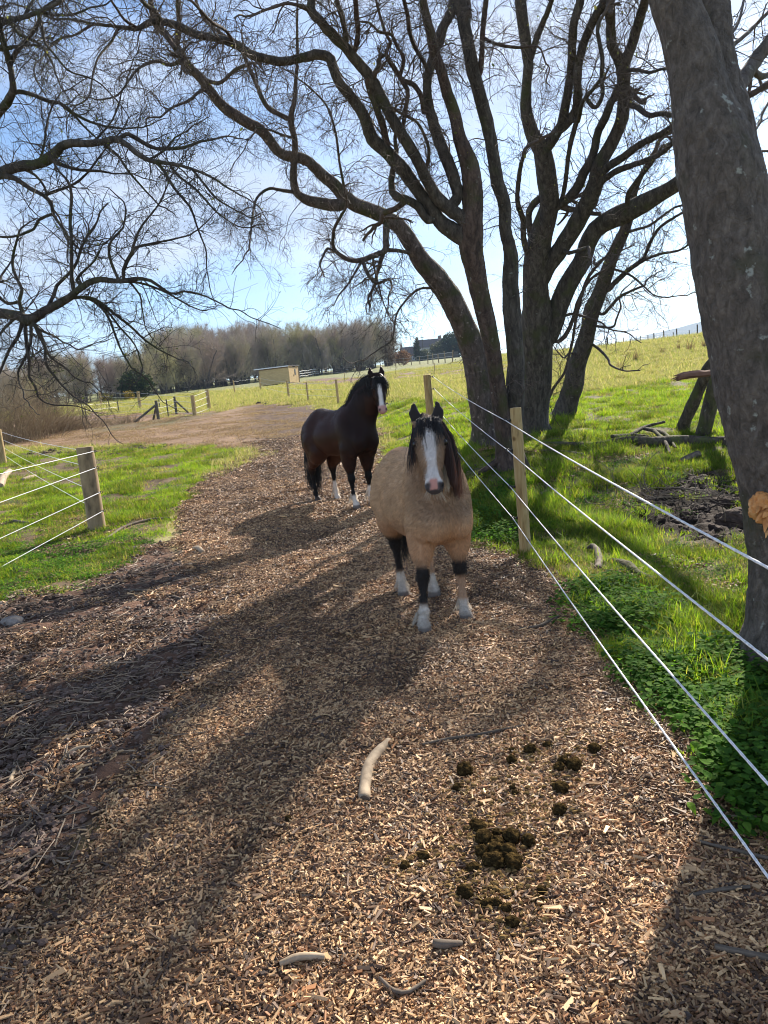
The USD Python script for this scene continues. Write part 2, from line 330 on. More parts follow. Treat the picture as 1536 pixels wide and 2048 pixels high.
M_SHRUB = rough_mat('shrub_stem', (0.13, 0.095, 0.06), (0.25, 0.18, 0.11), 6, 0.9, 0.0, c3=(0.24, 0.22, 0.09))
M_RUSH = tint_mat('rush', 0.7, 0.3, 0.3, (1.1, 1.0, 0.8))
M_HILL = rough_mat('far_hill', (0.03, 0.04, 0.035), (0.07, 0.08, 0.055), 0.01, 0.95, 0.0)
M_EVERGREEN = tint_mat('evergreen', 0.8, 0.2, 0.2)

# the ground: zones painted by the mesh (what covers the soil), broken up and given grain by noise
M_GROUND = mat('ground', {'a': ('attribute', {'attribute': 'tint'}), 'g': ('geometry', {}),
    'n1': ('noise_texture', {'scale': 2.3, 'detail': 7.0, 'roughness': 0.62}), 'n2': ('noise_texture', {'scale': 34.0, 'detail': 6.0, 'roughness': 0.7}),
    'r1': ('rgb_ramp', {'ramp': [(0.3, (0.72, 0.72, 0.72)), (0.7, (1.24, 1.22, 1.18))]}), 'r2': ('rgb_ramp', {'ramp': [(0.3, (0.6, 0.58, 0.56)), (0.7, (1.4, 1.4, 1.4))]}),
    'x1': ('mix', {'mix_type': 'multiply', 'fac': 1.0}), 'x2': ('mix', {'mix_type': 'multiply', 'fac': 1.0}),
    'b': ('bump', {'strength': 0.8, 'distance': 0.03}), 'p': ('principled_bsdf', {'roughness': 0.92, 'specular_ior_level': 0.2})},
    [('g.position', 'n1.vector'), ('g.position', 'n2.vector'), ('n1.fac', 'r1.fac'), ('n2.fac', 'r2.fac'), ('a.color', 'x1.color1'), ('r1.color', 'x1.color2'), ('x1.color', 'x2.color1'), ('r2.color', 'x2.color2'), ('x2.color', 'p.base_color'),
     ('n2.fac', 'b.height'), ('b.normal', 'p.normal')])
# ------------------------------------------------------------------ the ground and what covers it
import shapely
from shapely.geometry import Polygon

def zone(px, before=(), after=()):
    pts = [ground_at(*q)[:2] for q in px]
    return Polygon([*before, *pts, *after]).buffer(0)

Z_PATH = zone([(60, 1870), (225, 1630), (365, 1445), (450, 1300), (460, 1190), (380, 1110), (365, 1020), (420, 960), (490, 915), (520, 880), (500, 845), (500, 810), (600, 806), (690, 824), (765, 862), (765, 930), (840, 1010), (940, 1088),
               (1050, 1112), (1150, 1172), (1165, 1235), (1262, 1322), (1300, 1410), (1425, 1510), (1530, 1640)], before=[(-1.6, -4.0), (-1.3, 1.2)], after=[(0.95, 1.2), (0.9, -4.0)])
Z_SOIL = zone([(-160, 1225), (0, 1205), (130, 1180), (225, 1130), (300, 1080), (380, 1110), (460, 1190), (450, 1300), (365, 1445), (225, 1630), (60, 1870)], before=[(-2.6, -4.0), (-6.0, 4.0)], after=[(-1.3, 1.2), (-1.5, -4.0)])
Z_GREEN_L = zone([(-260, 915), (0, 906), (170, 897), (330, 890), (470, 898), (505, 905), (480, 930), (410, 962), (360, 1000), (315, 1045), (290, 1085), (225, 1130), (130, 1185), (0, 1205), (-260, 1260)])
Z_STRAW = zone([(-300, 862), (0, 846), (180, 828), (400, 832), (520, 806), (640, 822), (600, 860), (540, 900), (470, 905), (330, 890), (170, 895), (-300, 915)])
Z_GREEN_R = zone([(700, 826), (775, 806), (900, 806), (1100, 792), (1300, 768), (1700, 745), (2100, 800)], before=[(0.9, -4.0), (0.95, 1.4), *[tuple(ground_at(*q)[:2]) for q in ((1530, 1640), (1425, 1510), (1300, 1410), (1262, 1322), (1165, 1235), (1150, 1172), (1050, 1112), (940, 1088), (840, 1010), (765, 930), (765, 862))]], after=[(12, 4), (8, -4)])
Z_BROWN = zone([(540, 775), (640, 757), (780, 748), (940, 735), (1060, 728), (1060, 738), (940, 748), (780, 764), (640, 772)])
Z_BROWN_L = zone([(150, 822), (280, 826), (420, 822), (420, 830), (280, 836), (150, 834)])
Z_GREEN_M = zone([(180, 858), (260, 846), (330, 838), (430, 824), (420, 832), (330, 850), (250, 862), (190, 868)])
Z_MUD = zone([(1235, 1020), (1290, 970), (1370, 945), (1500, 945), (1540, 1080), (1440, 1105), (1330, 1075), (1250, 1050)])
Z_MUD_B = zone([(1330, 1215), (1400, 1225), (1470, 1270), (1500, 1340), (1420, 1300), (1340, 1250)])
Z_STRAWBANK = zone([(1130, 792), (1300, 765), (1440, 745), (1440, 770), (1300, 790), (1130, 806)])

def mask(poly, x, y, soft, wob=0.0, seed=0):
    """1 inside the polygon, 0 outside, over a soft uneven edge."""
    pts = shapely.points(x, y)
    near = shapely.box(*poly.bounds).buffer(3 + 2 * np.max(soft))
    hit = shapely.contains(near, pts)
    d = np.full(len(x), -1e3)
    if hit.any():
        dd = shapely.distance(poly.exterior, pts[hit])
        d[hit] = np.where(shapely.contains_xy(poly, x[hit], y[hit]), dd, -dd)
    if wob:
        w = np.clip(y / 12, 0.6, 5)
        d = d + (meshkit.fbm(np.stack([x * 2.2 / w, y * 2.2 / w, 0 * x], -1), 4, seed) - 0.5) * 2 * wob * w
    return sstep(d, -soft, soft)

def cover(x, y):
    """How much of each ground cover lies at (x, y)."""
    w = np.clip(y / 10, 0.5, 8)
    c = {'path': mask(Z_PATH, x, y, np.where(x < -0.3, 0.30, 0.12) * w, 0.2, 1), 'soil': mask(Z_SOIL, x, y, 0.12 * w, 0.18, 2), 'green': np.maximum(mask(Z_GREEN_L, x, y, 0.12 * w, 0.25, 3), mask(Z_GREEN_R, x, y, 0.10 * w, 0.16, 4)),
         'straw': mask(Z_STRAW, x, y, 0.3 * w, 0.3, 5), 'brown': np.maximum(mask(Z_BROWN, x, y, 1.6, 0.5, 6), mask(Z_BROWN_L, x, y, 1.0, 0.4, 7)), 'mud': np.maximum(mask(Z_MUD, x, y, 0.2, 0.25, 9), mask(Z_MUD_B, x, y, 0.12, 0.15, 10))}
    c['green'] = np.maximum(c['green'], 0.8 * mask(Z_GREEN_M, x, y, 0.8, 0.3, 11))
    bare = meshkit.fbm(np.stack([x * 0.9, y * 0.9, 0 * x + 5], -1), 4, 21)
    c['green'] = c['green'] * (1 - c['path']) * (1 - 0.97 * c['mud'])
    c['thin'] = sstep(bare, 0.50, 0.62)
    worn = meshkit.fbm(np.stack([x * 1.6, y * 1.6, 0 * x + 7], -1), 4, 22)
    c['thin'] = np.maximum(c['thin'], sstep(worn + (x < -1) * (0.035 + 0.10 * sstep(9.8 - y, -1.2, 1.4)), 0.50, 0.59))
    c['soil'] = np.maximum(c['soil'] * (1 - c['path']), 0)
    return c

COL = {'field': A([0.30, 0.275, 0.125]), 'path': A([0.075, 0.043, 0.028]), 'soil': A([0.135, 0.078, 0.054]), 'green': A([0.075, 0.080, 0.028]), 'straw': A([0.20, 0.130, 0.082]), 'brown': A([0.13, 0.076, 0.054]), 'mud': A([0.022, 0.014, 0.011])}

def axis(lo, hi, fine, a, b, grow, most=1e9):
    core = np.arange(a, b + 1e-6, fine)
    up, s, v = [], fine, b
    while v < hi:
        s = min(s * grow, most); v += s; up.append(v)
    dn, s, v = [], fine, a
    while v > lo:
        s = min(s * grow, most); v -= s; dn.append(v)
    return A(dn[::-1] + list(core) + up)

gx = axis(-2500, 2500, 0.06, -5.5, 5.5, 1.045)
gy = axis(-60, 5200, 0.06, 0.8, 13.0, 1.022)
GX, GY = np.meshgrid(gx, gy)
fx, fy = GX.ravel(), GY.ravel()
cv = cover(fx, fy)
tc = np.repeat(COL['field'][None], len(fx), 0)
p3 = np.stack([fx, fy, 0 * fx], -1)
patchy = meshkit.fbm(p3 * [0.09, 0.16, 1], 4, 31)
tc = tc * (1 + 0.9 * (patchy - 0.5))[:, None] + sstep(patchy, 0.5, 0.68)[:, None] * A([0.075, 0.03, 0.015])
tc = tc * (1 - 0.55 * sstep(fy, 8, 30) * sstep(meshkit.fbm(p3 * [0.05, 0.05, 1], 3, 35), 0.52, 0.62))[:, None] + (0.55 * sstep(fy, 8, 30) * sstep(meshkit.fbm(p3 * [0.05, 0.05, 1], 3, 35), 0.52, 0.62))[:, None] * A([0.10, 0.135, 0.035])
far_ = 0.85 * sstep(fy, 92, 135)[:, None]
tc = tc * (1 - far_) + far_ * A([0.125, 0.145, 0.05])
for k in ('straw', 'brown', 'soil', 'green', 'path', 'mud'):
    tc = tc * (1 - cv[k][:, None]) + cv[k][:, None] * COL[k]
thin = cv['green'] * cv['thin'] * 0.85
tc = tc * (1 - thin[:, None]) + thin[:, None] * np.where((fx < 0)[:, None], A([0.14, 0.095, 0.062]), A([0.12, 0.10, 0.05]))
lump = np.maximum(np.maximum(cv['soil'], 2.2 * cv['mud']), 1.1 * cv['straw'])
gz = ground(fx, fy) + lump * ((meshkit.fbm(p3 * [5.0, 5.0, 1], 4, 41) - 0.5) * 0.11 + (meshkit.fbm(p3 * [11.0, 11.0, 1], 3, 47) - 0.5) * 0.06 * (fy < 14)) + (cv['green'] * (fy < 60)) * (meshkit.fbm(p3 * [1.7, 1.7, 1], 4, 43) - 0.5) * 0.12
# tyre marks pressed into the bare soil on the left
ta = ground_at(0, 1610)[:2]; tb = ground_at(420, 1330)[:2]
tdir = (tb - ta) / np.linalg.norm(tb - ta); tn = A([-tdir[1], tdir[0]])
for off in (0.0, 0.52):
    u = (fx - ta[0]) * tdir[0] + (fy - ta[1]) * tdir[1]; w = (fx - ta[0]) * tn[0] + (fy - ta[1]) * tn[1] + off
    gz = gz - 0.022 * cv['soil'] * np.exp(-(w / 0.10) ** 4) * (u > -3) * (u < 3.2) + 0.012 * cv['soil'] * np.exp(-(w / 0.085) ** 4) * (u > -3) * (u < 3.2) * (np.sin(u * 2 * np.pi / 0.14 + np.sign(w) * 1.2) > 0.1)
nx_, ny_ = len(gx), len(gy)
i, j = np.meshgrid(np.arange(ny_ - 1), np.arange(nx_ - 1), indexing='ij')
gq = np.stack([i * nx_ + j, i * nx_ + j + 1, (i + 1) * nx_ + j + 1, (i + 1) * nx_ + j], -1).reshape(-1, 4)
gv = np.stack([fx, fy, gz], -1)
on_path = (cv['path'][gq].mean(1) > 0.5)
def sheet(name, keep, label_kind='structure'):
    q = gq[keep]; used = np.unique(q); back = np.zeros(len(gv), int); back[used] = np.arange(len(used))
    return tag(obj(name, (gv[used], back[q]), M_GROUND, None, True, tc[used]), kind=label_kind)
sheet('field', ~on_path)
sheet('path', on_path)

from scipy.interpolate import RegularGridInterpolator
_gi = RegularGridInterpolator((gy, gx), gz.reshape(GX.shape))
def surface(x, y):
    """The built ground's height."""
    return _gi(np.stack([np.clip(np.asarray(y, float), gy[0], gy[-1]), np.clip(np.asarray(x, float), gx[0], gx[-1])], -1))

def in_view(x, y, margin=0.12):
    d = np.stack([x, y, surface(x, y)], -1) - EYE
    z = d @ CF
    return (z > 0.3) & (np.abs(d @ CR / z) < 768 / F_PX + margin) & (d @ CU / z > -1024 / F_PX - margin * 1.3)

def scatter_points(rng, n, x0, x1, y0, y1, power=1.0):
    """Points in view, denser near the camera for power above 0."""
    u = rng.random(n)
    y = y0 * (y1 / y0) ** u if power else y0 + (y1 - y0) * u
    half = (y * 768 / F_PX * 1.12 + 0.5)
    x = rng.uniform(-1, 1, n) * half
    ok = (x > x0) & (x < x1)
    x, y = x[ok], y[ok]
    k = in_view(x, y)
    return x[k], y[k]

# ------------------------------------------------------------------ wood chips: patches of loose chips, each chip a wedge of its own
def chip_patch(rng, n, size, big, tone=1.0, mix=0.0):
    vs, fs, ts = [], [], []
    pal = A([[0.48, 0.32, 0.165], [0.35, 0.215, 0.105], [0.19, 0.105, 0.05], [0.64, 0.45, 0.235], [0.10, 0.056, 0.03], [0.32, 0.16, 0.07], [0.42, 0.285, 0.15], [0.055, 0.033, 0.021]])
    w = A([0.17, 0.15, 0.16, 0.10, 0.18, 0.08, 0.06, 0.10]) * (1 + mix * A([-0.5, 0.1, 0.6, -0.7, 0.9, 0.3, -0.4, 1.0])); w /= w.sum()
    for _ in range(n):
        l = min(rng.lognormal(math.log(0.0145), 0.5) * (big if rng.random() < 0.09 else 1.0), 0.075)
        b, t = l * (rng.uniform(0.18, 0.48) if l < 0.03 else rng.uniform(0.10, 0.28)), rng.uniform(0.0025, 0.006)
        v, f = box(l, b, t)
        v[:, 1] *= 1 - 0.5 * rng.random() * (v[:, 0] > 0)
        v[:, 0] += rng.uniform(-0.3, 0.3) * v[:, 1] + 0.1 * b * rng.standard_normal(8)
        v[:, 2] += 0.5 * t * rng.standard_normal(8) * 0.5
        R = trimesh.transformations.euler_matrix(rng.normal(0, 0.55), np.clip(rng.normal(0, 0.42), -0.7, 0.7) * min(1, 0.02 / l), rng.uniform(0, 6.283), 'sxyz')[:3, :3]
        v = v @ R.T
        p = rng.uniform(-size / 2, size / 2, 2)
        v += [p[0], p[1], rng.uniform(0.001, 0.016)]
        c = pal[rng.choice(8, p=w)] * rng.uniform(0.65, 1.25) * tone * A([1.0, 0.93, 0.90])
        vs.append(v); fs.append(f + 8 * len(fs)); ts.append(np.repeat(c[None], 8, 0))
    return np.vstack(vs), np.vstack(fs), np.vstack(ts)

rng = np.random.default_rng(11)
protos = [chip_patch(rng, 300, 0.34, 2.4, t_, m_) for t_, m_ in ((0.72, 0.9), (0.78, 0.7), (0.85, 0.5), (0.9, 0.3), (0.95, 0.2), (1.0, 0.0), (1.0, 0.1), (1.05, -0.1), (1.1, -0.2), (1.12, -0.4), (1.15, -0.5), (0.9, 0.0))]
protos += [chip_patch(rng, 34, 0.34, 4.2, 0.95, 0.3) for _ in range(3)]
x, y = scatter_points(rng, 26000, -9, 4, 1.35, 24, 1.0)
c = cover(x, y)
den = np.clip(c['path'] ** 1.6 + 0.035 * c['soil'] + 0.03 * c['straw'] * (y < 30) + 0.04 * c['green'] * (y < 14), 0, 1)
area_w = np.clip((y / 3.0), 0.35, 2.2)          # scatter_points thins as 1/y^2; keep the cover even nearby
have = 26000 / math.log(24 / 1.35) / (2 * y * (y * 768 / F_PX * 1.12 + 0.5))
keep = rng.random(len(x)) < den * np.clip(185.0 / have, 0, 1)
x, y = x[keep], y[keep]
sc = np.clip(0.85 + 0.06 * (y - 3), 0.85, 2.1) * rng.uniform(0.85, 1.2, len(x))
print('chip patches', len(x))
tone_ = meshkit.fbm(np.stack([x * 1.4, y * 1.4, 0 * x + 13], -1), 4, 91)
which = np.clip((np.clip((tone_ - 0.3) / 0.4, 0, 1) * 8 + rng.integers(0, 4, len(x))), 0, 11).astype(int)
which = np.where(rng.random(len(x)) < 0.09, rng.integers(12, 15, len(x)), which)
scatter('wood_chips', protos, M_CHIP, np.stack([x, y, surface(x, y) + 0.002 + 0.004 * (which > 11)], -1), which, tilted(x, y, rng), sc, 'loose brown and tan wood chips covering the track', 'wood chips')

# ------------------------------------------------------------------ grass
def blades(rng, n, size, h, w, lean, pal, segs=3, curl=0.6):
    """A patch of n grass blades, each a tapering ribbon that bends over."""
    p = rng.uniform(-size / 2, size / 2, (n, 2)); a = rng.uniform(0, 6.283, n)
    hh = h * rng.lognormal(0, 0.35, n); ww = w * rng.uniform(0.7, 1.3, n)
    out = A([np.cos(a), np.sin(a)]).T; side = A([-np.sin(a), np.cos(a)]).T
    ln = lean * rng.uniform(0.2, 1.4, n)
    V = np.zeros((n, segs + 1, 2, 3))
    for k in range(segs + 1):
        t = k / segs
        off = ln * hh * (t ** 1.7); z = hh * (t - curl * 0.5 * ln * t ** 2)
        wk = ww * (1 - t) ** 0.7 * 0.5 + 0.0002
        for m, sg in enumerate((-1, 1)):
            V[:, k, m, :2] = p + out * off[:, None] + side * (sg * wk)[:, None]
            V[:, k, m, 2] = np.maximum(z, 0.003)
    idx = np.arange(n)[:, None] * (segs + 1) * 2 + np.arange(segs)[None] * 2
    q = np.stack([idx, idx + 1, idx + 3, idx + 2], -1).reshape(-1, 4)
    f = np.vstack([q[:, [0, 1, 2]], q[:, [0, 2, 3]]])
    c = pal[rng.integers(0, len(pal), n)] * rng.uniform(0.7, 1.25, (n, 1))
    return V.reshape(-1, 3), f, np.repeat(c, (segs + 1) * 2, 0)

LUSH = A([[0.155, 0.25, 0.02], [0.20, 0.29, 0.026], [0.10, 0.185, 0.018], [0.25, 0.31, 0.04], [0.29, 0.27, 0.08]])
PALE = A([[0.36, 0.35, 0.11], [0.45, 0.40, 0.18], [0.28, 0.32, 0.07], [0.54, 0.45, 0.25], [0.22, 0.28, 0.05]])
STRAWC = A([[0.34, 0.25, 0.16], [0.25, 0.165, 0.10], [0.18, 0.115, 0.075], [0.42, 0.33, 0.22]])
rng = np.random.default_rng(12)
protos = [blades(rng, 200, 0.34, 0.042, 0.0050, 0.85, LUSH) for _ in range(4)] + [blades(rng, 120, 0.20, 0.085, 0.0055, 0.8, LUSH, 4) for _ in range(4)] + [blades(rng, 190, 0.34, 0.028, 0.005, 0.9, LUSH[:4], 2) for _ in range(2)] + [blades(rng, 120, 0.34, 0.045, 0.0045, 1.4, np.vstack([STRAWC, LUSH[3:], LUSH[2:3]]), 3) for _ in range(3)] + [blades(rng, 160, 0.30, 0.06, 0.006, 0.8, LUSH * 0.55, 3) for _ in range(2)]
x, y = scatter_points(rng, 60000, -14, 16, 1.6, 34, 1.0)
c = cover(x, y)
clump = meshkit.fbm(np.stack([x * 1.3, y * 1.3, 0 * x], -1), 3, 51)
den = c['green'] * (1 - 0.8 * c['thin']) * np.where(x < 0, 0.85, 1.0)
gaps = meshkit.fbm(np.stack([x * 3.3, y * 3.3, 0 * x + 9], -1), 3, 52)
den = den * np.clip(y / 5, 0.25, 1) * (0.12 + 0.88 * sstep(gaps, 0.36, 0.52))
keep = rng.random(len(x)) < den
x, y, clump = x[keep], y[keep], clump[keep]
left = x < -0.2
kind = np.where(left, np.where(rng.random(len(x)) < 0.7, rng.integers(8, 10, len(x)), rng.integers(0, 4, len(x))), np.where(clump > 0.60, rng.integers(4, 8, len(x)), np.where(rng.random(len(x)) < 0.8, rng.integers(0, 4, len(x)), rng.integers(8, 10, len(x)))))
dry = meshkit.fbm(np.stack([x * 1.9, y * 1.9, 0 * x + 3], -1), 3, 55); dk = meshkit.fbm(np.stack([x * 2.3, y * 2.3, 0 * x + 4], -1), 3, 56)
kind = np.where((dry > 0.55) & (rng.random(len(x)) < 0.75), rng.integers(10, 13, len(x)), kind)
kind = np.where((dk > 0.58) & (rng.random(len(x)) < 0.8), rng.integers(13, 15, len(x)), kind)
sc = np.clip(0.9 + 0.035 * (y - 5), 0.9, 2.2) * rng.uniform(0.75, 1.25, len(x)) * (0.8 + 0.5 * clump)
print('grass patches', len(x))
scatter('grass', protos, M_GRASS, np.stack([x, y, surface(x, y) - 0.004], -1), kind, tilted(x, y, rng), sc, 'bright green spring grass along both sides of the track', 'grass')

rng = np.random.default_rng(13)
protos = [blades(rng, 240, 1.0, 0.10, 0.016, 1.0, PALE, 2) for _ in range(4)] + [blades(rng, 150, 0.7, 0.20, 0.018, 1.0, PALE, 3) for _ in range(3)]
x, y = scatter_points(rng, 30000, -60, 60, 10, 120, 1.0)
c = cover(x, y)
den = (1 - c['path']) * (1 - c['green']) * (1 - c['straw']) * (1 - 0.85 * c['brown']) * (1 - c['soil']) * sstep(y, 15, 20)
keep = rng.random(len(x)) < den * 0.75
x, y = x[keep], y[keep]
sc = np.clip(0.5 + 0.012 * y, 0.5, 1.5) * rng.uniform(0.7, 1.3, len(x))
print('field patches', len(x))
scatter('field_grass', protos, M_FIELD, np.stack([x, y, surface(x, y) - 0.01], -1), rng.integers(0, 7, len(x)), tilted(x, y, rng, height), sc, 'pale short tussocky grass of the sloping field behind the fences', 'grass')

rng = np.random.default_rng(14)
protos = [blades(rng, 160, 0.9, 0.06, 0.012, 2.2, STRAWC, 2, 0.3) for _ in range(4)]
x, y = scatter_points(rng, 16000, -30, 6, 8, 60, 1.0)
c = cover(x, y)
keep = rng.random(len(x)) < np.clip(c['straw'] * 0.55 * (0.25 + 0.75 * sstep(meshkit.fbm(np.stack([x * 0.7, y * 0.5, 0 * x], -1), 3, 77), 0.42, 0.56)) + 0.15 * c['brown'], 0, 1)
x, y = x[keep], y[keep]
scatter('trampled_straw', protos, M_FIELD, np.stack([x, y, surface(x, y)], -1), rng.integers(0, 4, len(x)), tilted(x, y, rng), rng.uniform(0.6, 1.2, len(x)), 'tan trampled straw and dead grass on the churned ground beyond the left post', 'straw')

# ------------------------------------------------------------------ crumbs of earth, bits of bark and root on the bare ground
def crumb_patch(rng, n, size):
    vs, fs, ts = [], [], []
    m0 = trimesh.creation.icosphere(1, 1.0); v0, f0 = A(m0.vertices), A(m0.faces)
    for _ in range(n):
        R = min(rng.lognormal(math.log(0.0065), 0.5), 0.015); p = rng.uniform(-size / 2, size / 2, 2)
        vs.append(v0 * rng.uniform(0.6, 1.25, (len(v0), 1)) * R * A([1.2, 1, 0.7]) + [p[0], p[1], R * 0.2]); fs.append(f0 + sum(len(q) for q in vs[:-1]))
        ts.append(np.repeat((A([0.10, 0.062, 0.045]) * rng.uniform(0.45, 1.5))[None], len(v0), 0))
    for _ in range(n // 4):
        l = rng.uniform(0.03, 0.16); a = rng.uniform(0, 6.28); p = rng.uniform(-size / 2, size / 2, 2); t = np.linspace(-0.5, 0.5, 4)
        c = np.stack([p[0] + l * t * math.cos(a), p[1] + l * t * math.sin(a) + l * 0.25 * rng.normal() * (t ** 2), 0.008 + 0 * t], -1)
        v, f = tube(c, rng.uniform(0.0015, 0.0035), 4, cap=False)
        fs.append(f + sum(len(q) for q in vs)); vs.append(v); ts.append(np.repeat((A([0.26, 0.185, 0.12]) * rng.uniform(0.4, 1.4))[None], len(v), 0))
    return np.vstack(vs), np.vstack(fs), np.vstack(ts)
rng = np.random.default_rng(16)
protos = [crumb_patch(rng, 26, 0.4) for _ in range(6)]
x, y = scatter_points(rng, 9000, -9, 8, 1.4, 26, 1.0)
c = cover(x, y)
keep = rng.random(len(x)) < np.clip(0.9 * c['soil'] + 0.35 * c['straw'] + 0.10 * c['green'] * c['thin']+ 0.02 * c['path'], 0, 1) * np.clip(y / 6, 0.15, 1)
x, y = x[keep], y[keep]
scatter('earth_crumbs', protos, M_CHIP, np.stack([x, y, surface(x, y)], -1), rng.integers(0, 6, len(x)), tilted(x, y, rng), rng.uniform(0.7, 1.5, len(x)), 'crumbs of dark earth and bits of root on the bare ground', 'soil')

# ------------------------------------------------------------------ low leafy weeds (nettles and the like)
def weed(rng, n, spread, h, leaf):
    vs, fs, ts = [], [], []
    pal = A([[0.06, 0.14, 0.022], [0.085, 0.18, 0.026], [0.045, 0.105, 0.02], [0.12, 0.22, 0.035]])
    prof = A([[0, 0], [0.25, 0.34], [0.45, 0.42], [0.75, 0.24], [1, 0]])
    for k in range(n):
        a, r = rng.uniform(0, 6.283), spread * math.sqrt(rng.random())
        z = h * rng.uniform(0.25, 1.0) * (1 - 0.5 * r / spread)
        l = leaf * rng.uniform(0.6, 1.3); az = rng.uniform(0, 6.283); droop = rng.uniform(-0.5, 0.8)
        x0 = prof[:, 0] * l
        rows = []
        for s in (-1, 0, 1):
            rows.append(np.stack([x0, s * prof[:, 1] * l, -droop * x0 ** 2 / l + 0.12 * abs(s) * prof[:, 1] * l], -1))
        v = np.vstack(rows)
        c_, s_ = math.cos(az), math.sin(az)
        v = np.stack([v[:, 0] * c_ - v[:, 1] * s_ + r * math.cos(a), v[:, 0] * s_ + v[:, 1] * c_ + r * math.sin(a), v[:, 2] + z], -1)
        q = []
        for s in range(2):
            for i in range(4):
                b = s * 5 + i
                q += [[b, b + 1, b + 6], [b, b + 6, b + 5]]
        fs.append(A(q) + 15 * len(fs)); vs.append(v)
        ts.append(np.repeat((pal[rng.integers(0, 4)] * rng.uniform(0.75, 1.25))[None], 15, 0))
    return np.vstack(vs), np.vstack(fs), np.vstack(ts)

rng = np.random.default_rng(15)
protos = [weed(rng, 85, 0.16, 0.14, 0.029) for _ in range(5)] + [weed(rng, 60, 0.15, 0.055, 0.022) for _ in range(5)]
W1 = [zone(q) for q in ([(1150, 1190), (1230, 1165), (1330, 1215), (1330, 1265), (1240, 1280), (1165, 1245)], [(1330, 1340), (1440, 1310), (1560, 1330), (1700, 1600), (1536, 1640), (1420, 1505), (1310, 1410)], [(1250, 1330), (1300, 1300), (1420, 1310), (1350, 1400)],
      [(930, 1060), (960, 1000), (1030, 960), (1030, 1090), (960, 1085)])]
W2 = [zone(q) for q in ([(80, 1120), (200, 1080), (330, 1075), (240, 1130), (90, 1180)], [(760, 830), (930, 800), (950, 880), (800, 890)], [(0, 1090), (150, 1060), (160, 1170), (0, 1195)], [(330, 915), (480, 905), (450, 945), (340, 960)], [(1100, 1000), (1260, 960), (1250, 1100), (1120, 1090)], [(1200, 920), (1350, 905), (1350, 960), (1220, 960)])]
x, y = scatter_points(rng, 26000, -8, 8, 1.6, 16, 1.0)
a = np.clip(sum(mask(z, x, y, 0.12, 0.12, 60 + k) for k, z in enumerate(W1)), 0, 1)
b = np.clip(sum(mask(z, x, y, 0.25, 0.25, 70 + k) for k, z in enumerate(W2)), 0, 1)
th = np.clip(y / 6, 0.12, 1)
pa = rng.random(len(x)) < a * th * 0.4
pb = (rng.random(len(x)) < np.maximum(b * 0.6, 0.10 * cover(x, y)['green']) * th) & ~pa
k = pa | pb
kind = np.where(pa, rng.integers(0, 5, len(x)), rng.integers(5, 10, len(x)))[k]
x, y = x[k], y[k]
print('weeds', len(x))
scatter('weeds', protos, M_LEAF, np.stack([x, y, surface(x, y) - 0.005], -1), kind, tilted(x, y, rng), rng.uniform(0.75, 1.3, len(x)), 'dark green nettles and low leafy weeds in the grass beside the fence', 'weeds')
# ------------------------------------------------------------------ fences
def round_post(h, r, seed, rough=0.05, sides=14, taper=0.95):
    z = np.linspace(-0.25, h, 10)
    rr = r * np.linspace(1, taper, 10)
    p = np.stack([0 * z, 0 * z, z], -1)
    z2 = np.append(z, h + 0.004)
    return tube(np.stack([0 * z2, 0 * z2, z2], -1), np.append(rr, rr[-1] * 0.93), sides, rough, seed)

def put(mesh, at):
    return mesh[0] + np.asarray(at, float), mesh[1]

def insulator_mesh():
    ring = trimesh.creation.torus(0.017, 0.0055, 12, 6); ring.apply_transform(trimesh.transformations.rotation_matrix(np.pi / 2, [1, 0, 0]))
    ring.apply_translation([-0.045, 0, 0])
    stem = trimesh.creation.cylinder(0.007, 0.04, sections=8); stem.apply_transform(trimesh.transformations.rotation_matrix(np.pi / 2, [0, 1, 0])); stem.apply_translation([-0.016, 0, 0])
    cup = trimesh.creation.cylinder(0.014, 0.012, sections=10); cup.apply_transform(trimesh.transformations.rotation_matrix(np.pi / 2, [0, 1, 0])); cup.apply_translation([-0.004, 0, 0])
    m = trimesh.util.concatenate([ring, stem, cup])
    return A(m.vertices), A(m.faces)
INS = insulator_mesh()

def turned(mesh, az):
    c, s = math.cos(az), math.sin(az)
    v = mesh[0]
    return np.stack([v[:, 0] * c - v[:, 1] * s, v[:, 0] * s + v[:, 1] * c, v[:, 2]], -1), mesh[1]

def rope(name, knots, r, parent, mat, sag=0.01, twist=True):
    """A stranded rope hung between knots."""
    pts = []
    for a, b in zip(knots[:-1], knots[1:]):
        a, b = A(a), A(b)
        n = max(3, int(np.linalg.norm(b - a) / 0.25))
        t = np.linspace(0, 1, n, endpoint=False)[:, None]
        q = a + (b - a) * t
        q[:, 2] -= sag * np.linalg.norm(b - a) * 4 * (t * (1 - t))[:, 0]
        pts.append(q)
    pts = np.vstack(pts + [A(knots[-1])[None]])
    if twist and r > 0.003:
        fine = smooth_path(pts, n=10)
        k = np.arange(len(fine))
        return obj(name, tube(fine, r * (1 + 0.13 * np.sin(k * 2.4)), 7), mat, parent, True)
    return obj(name, tube(pts, r, 5), mat, parent, True)

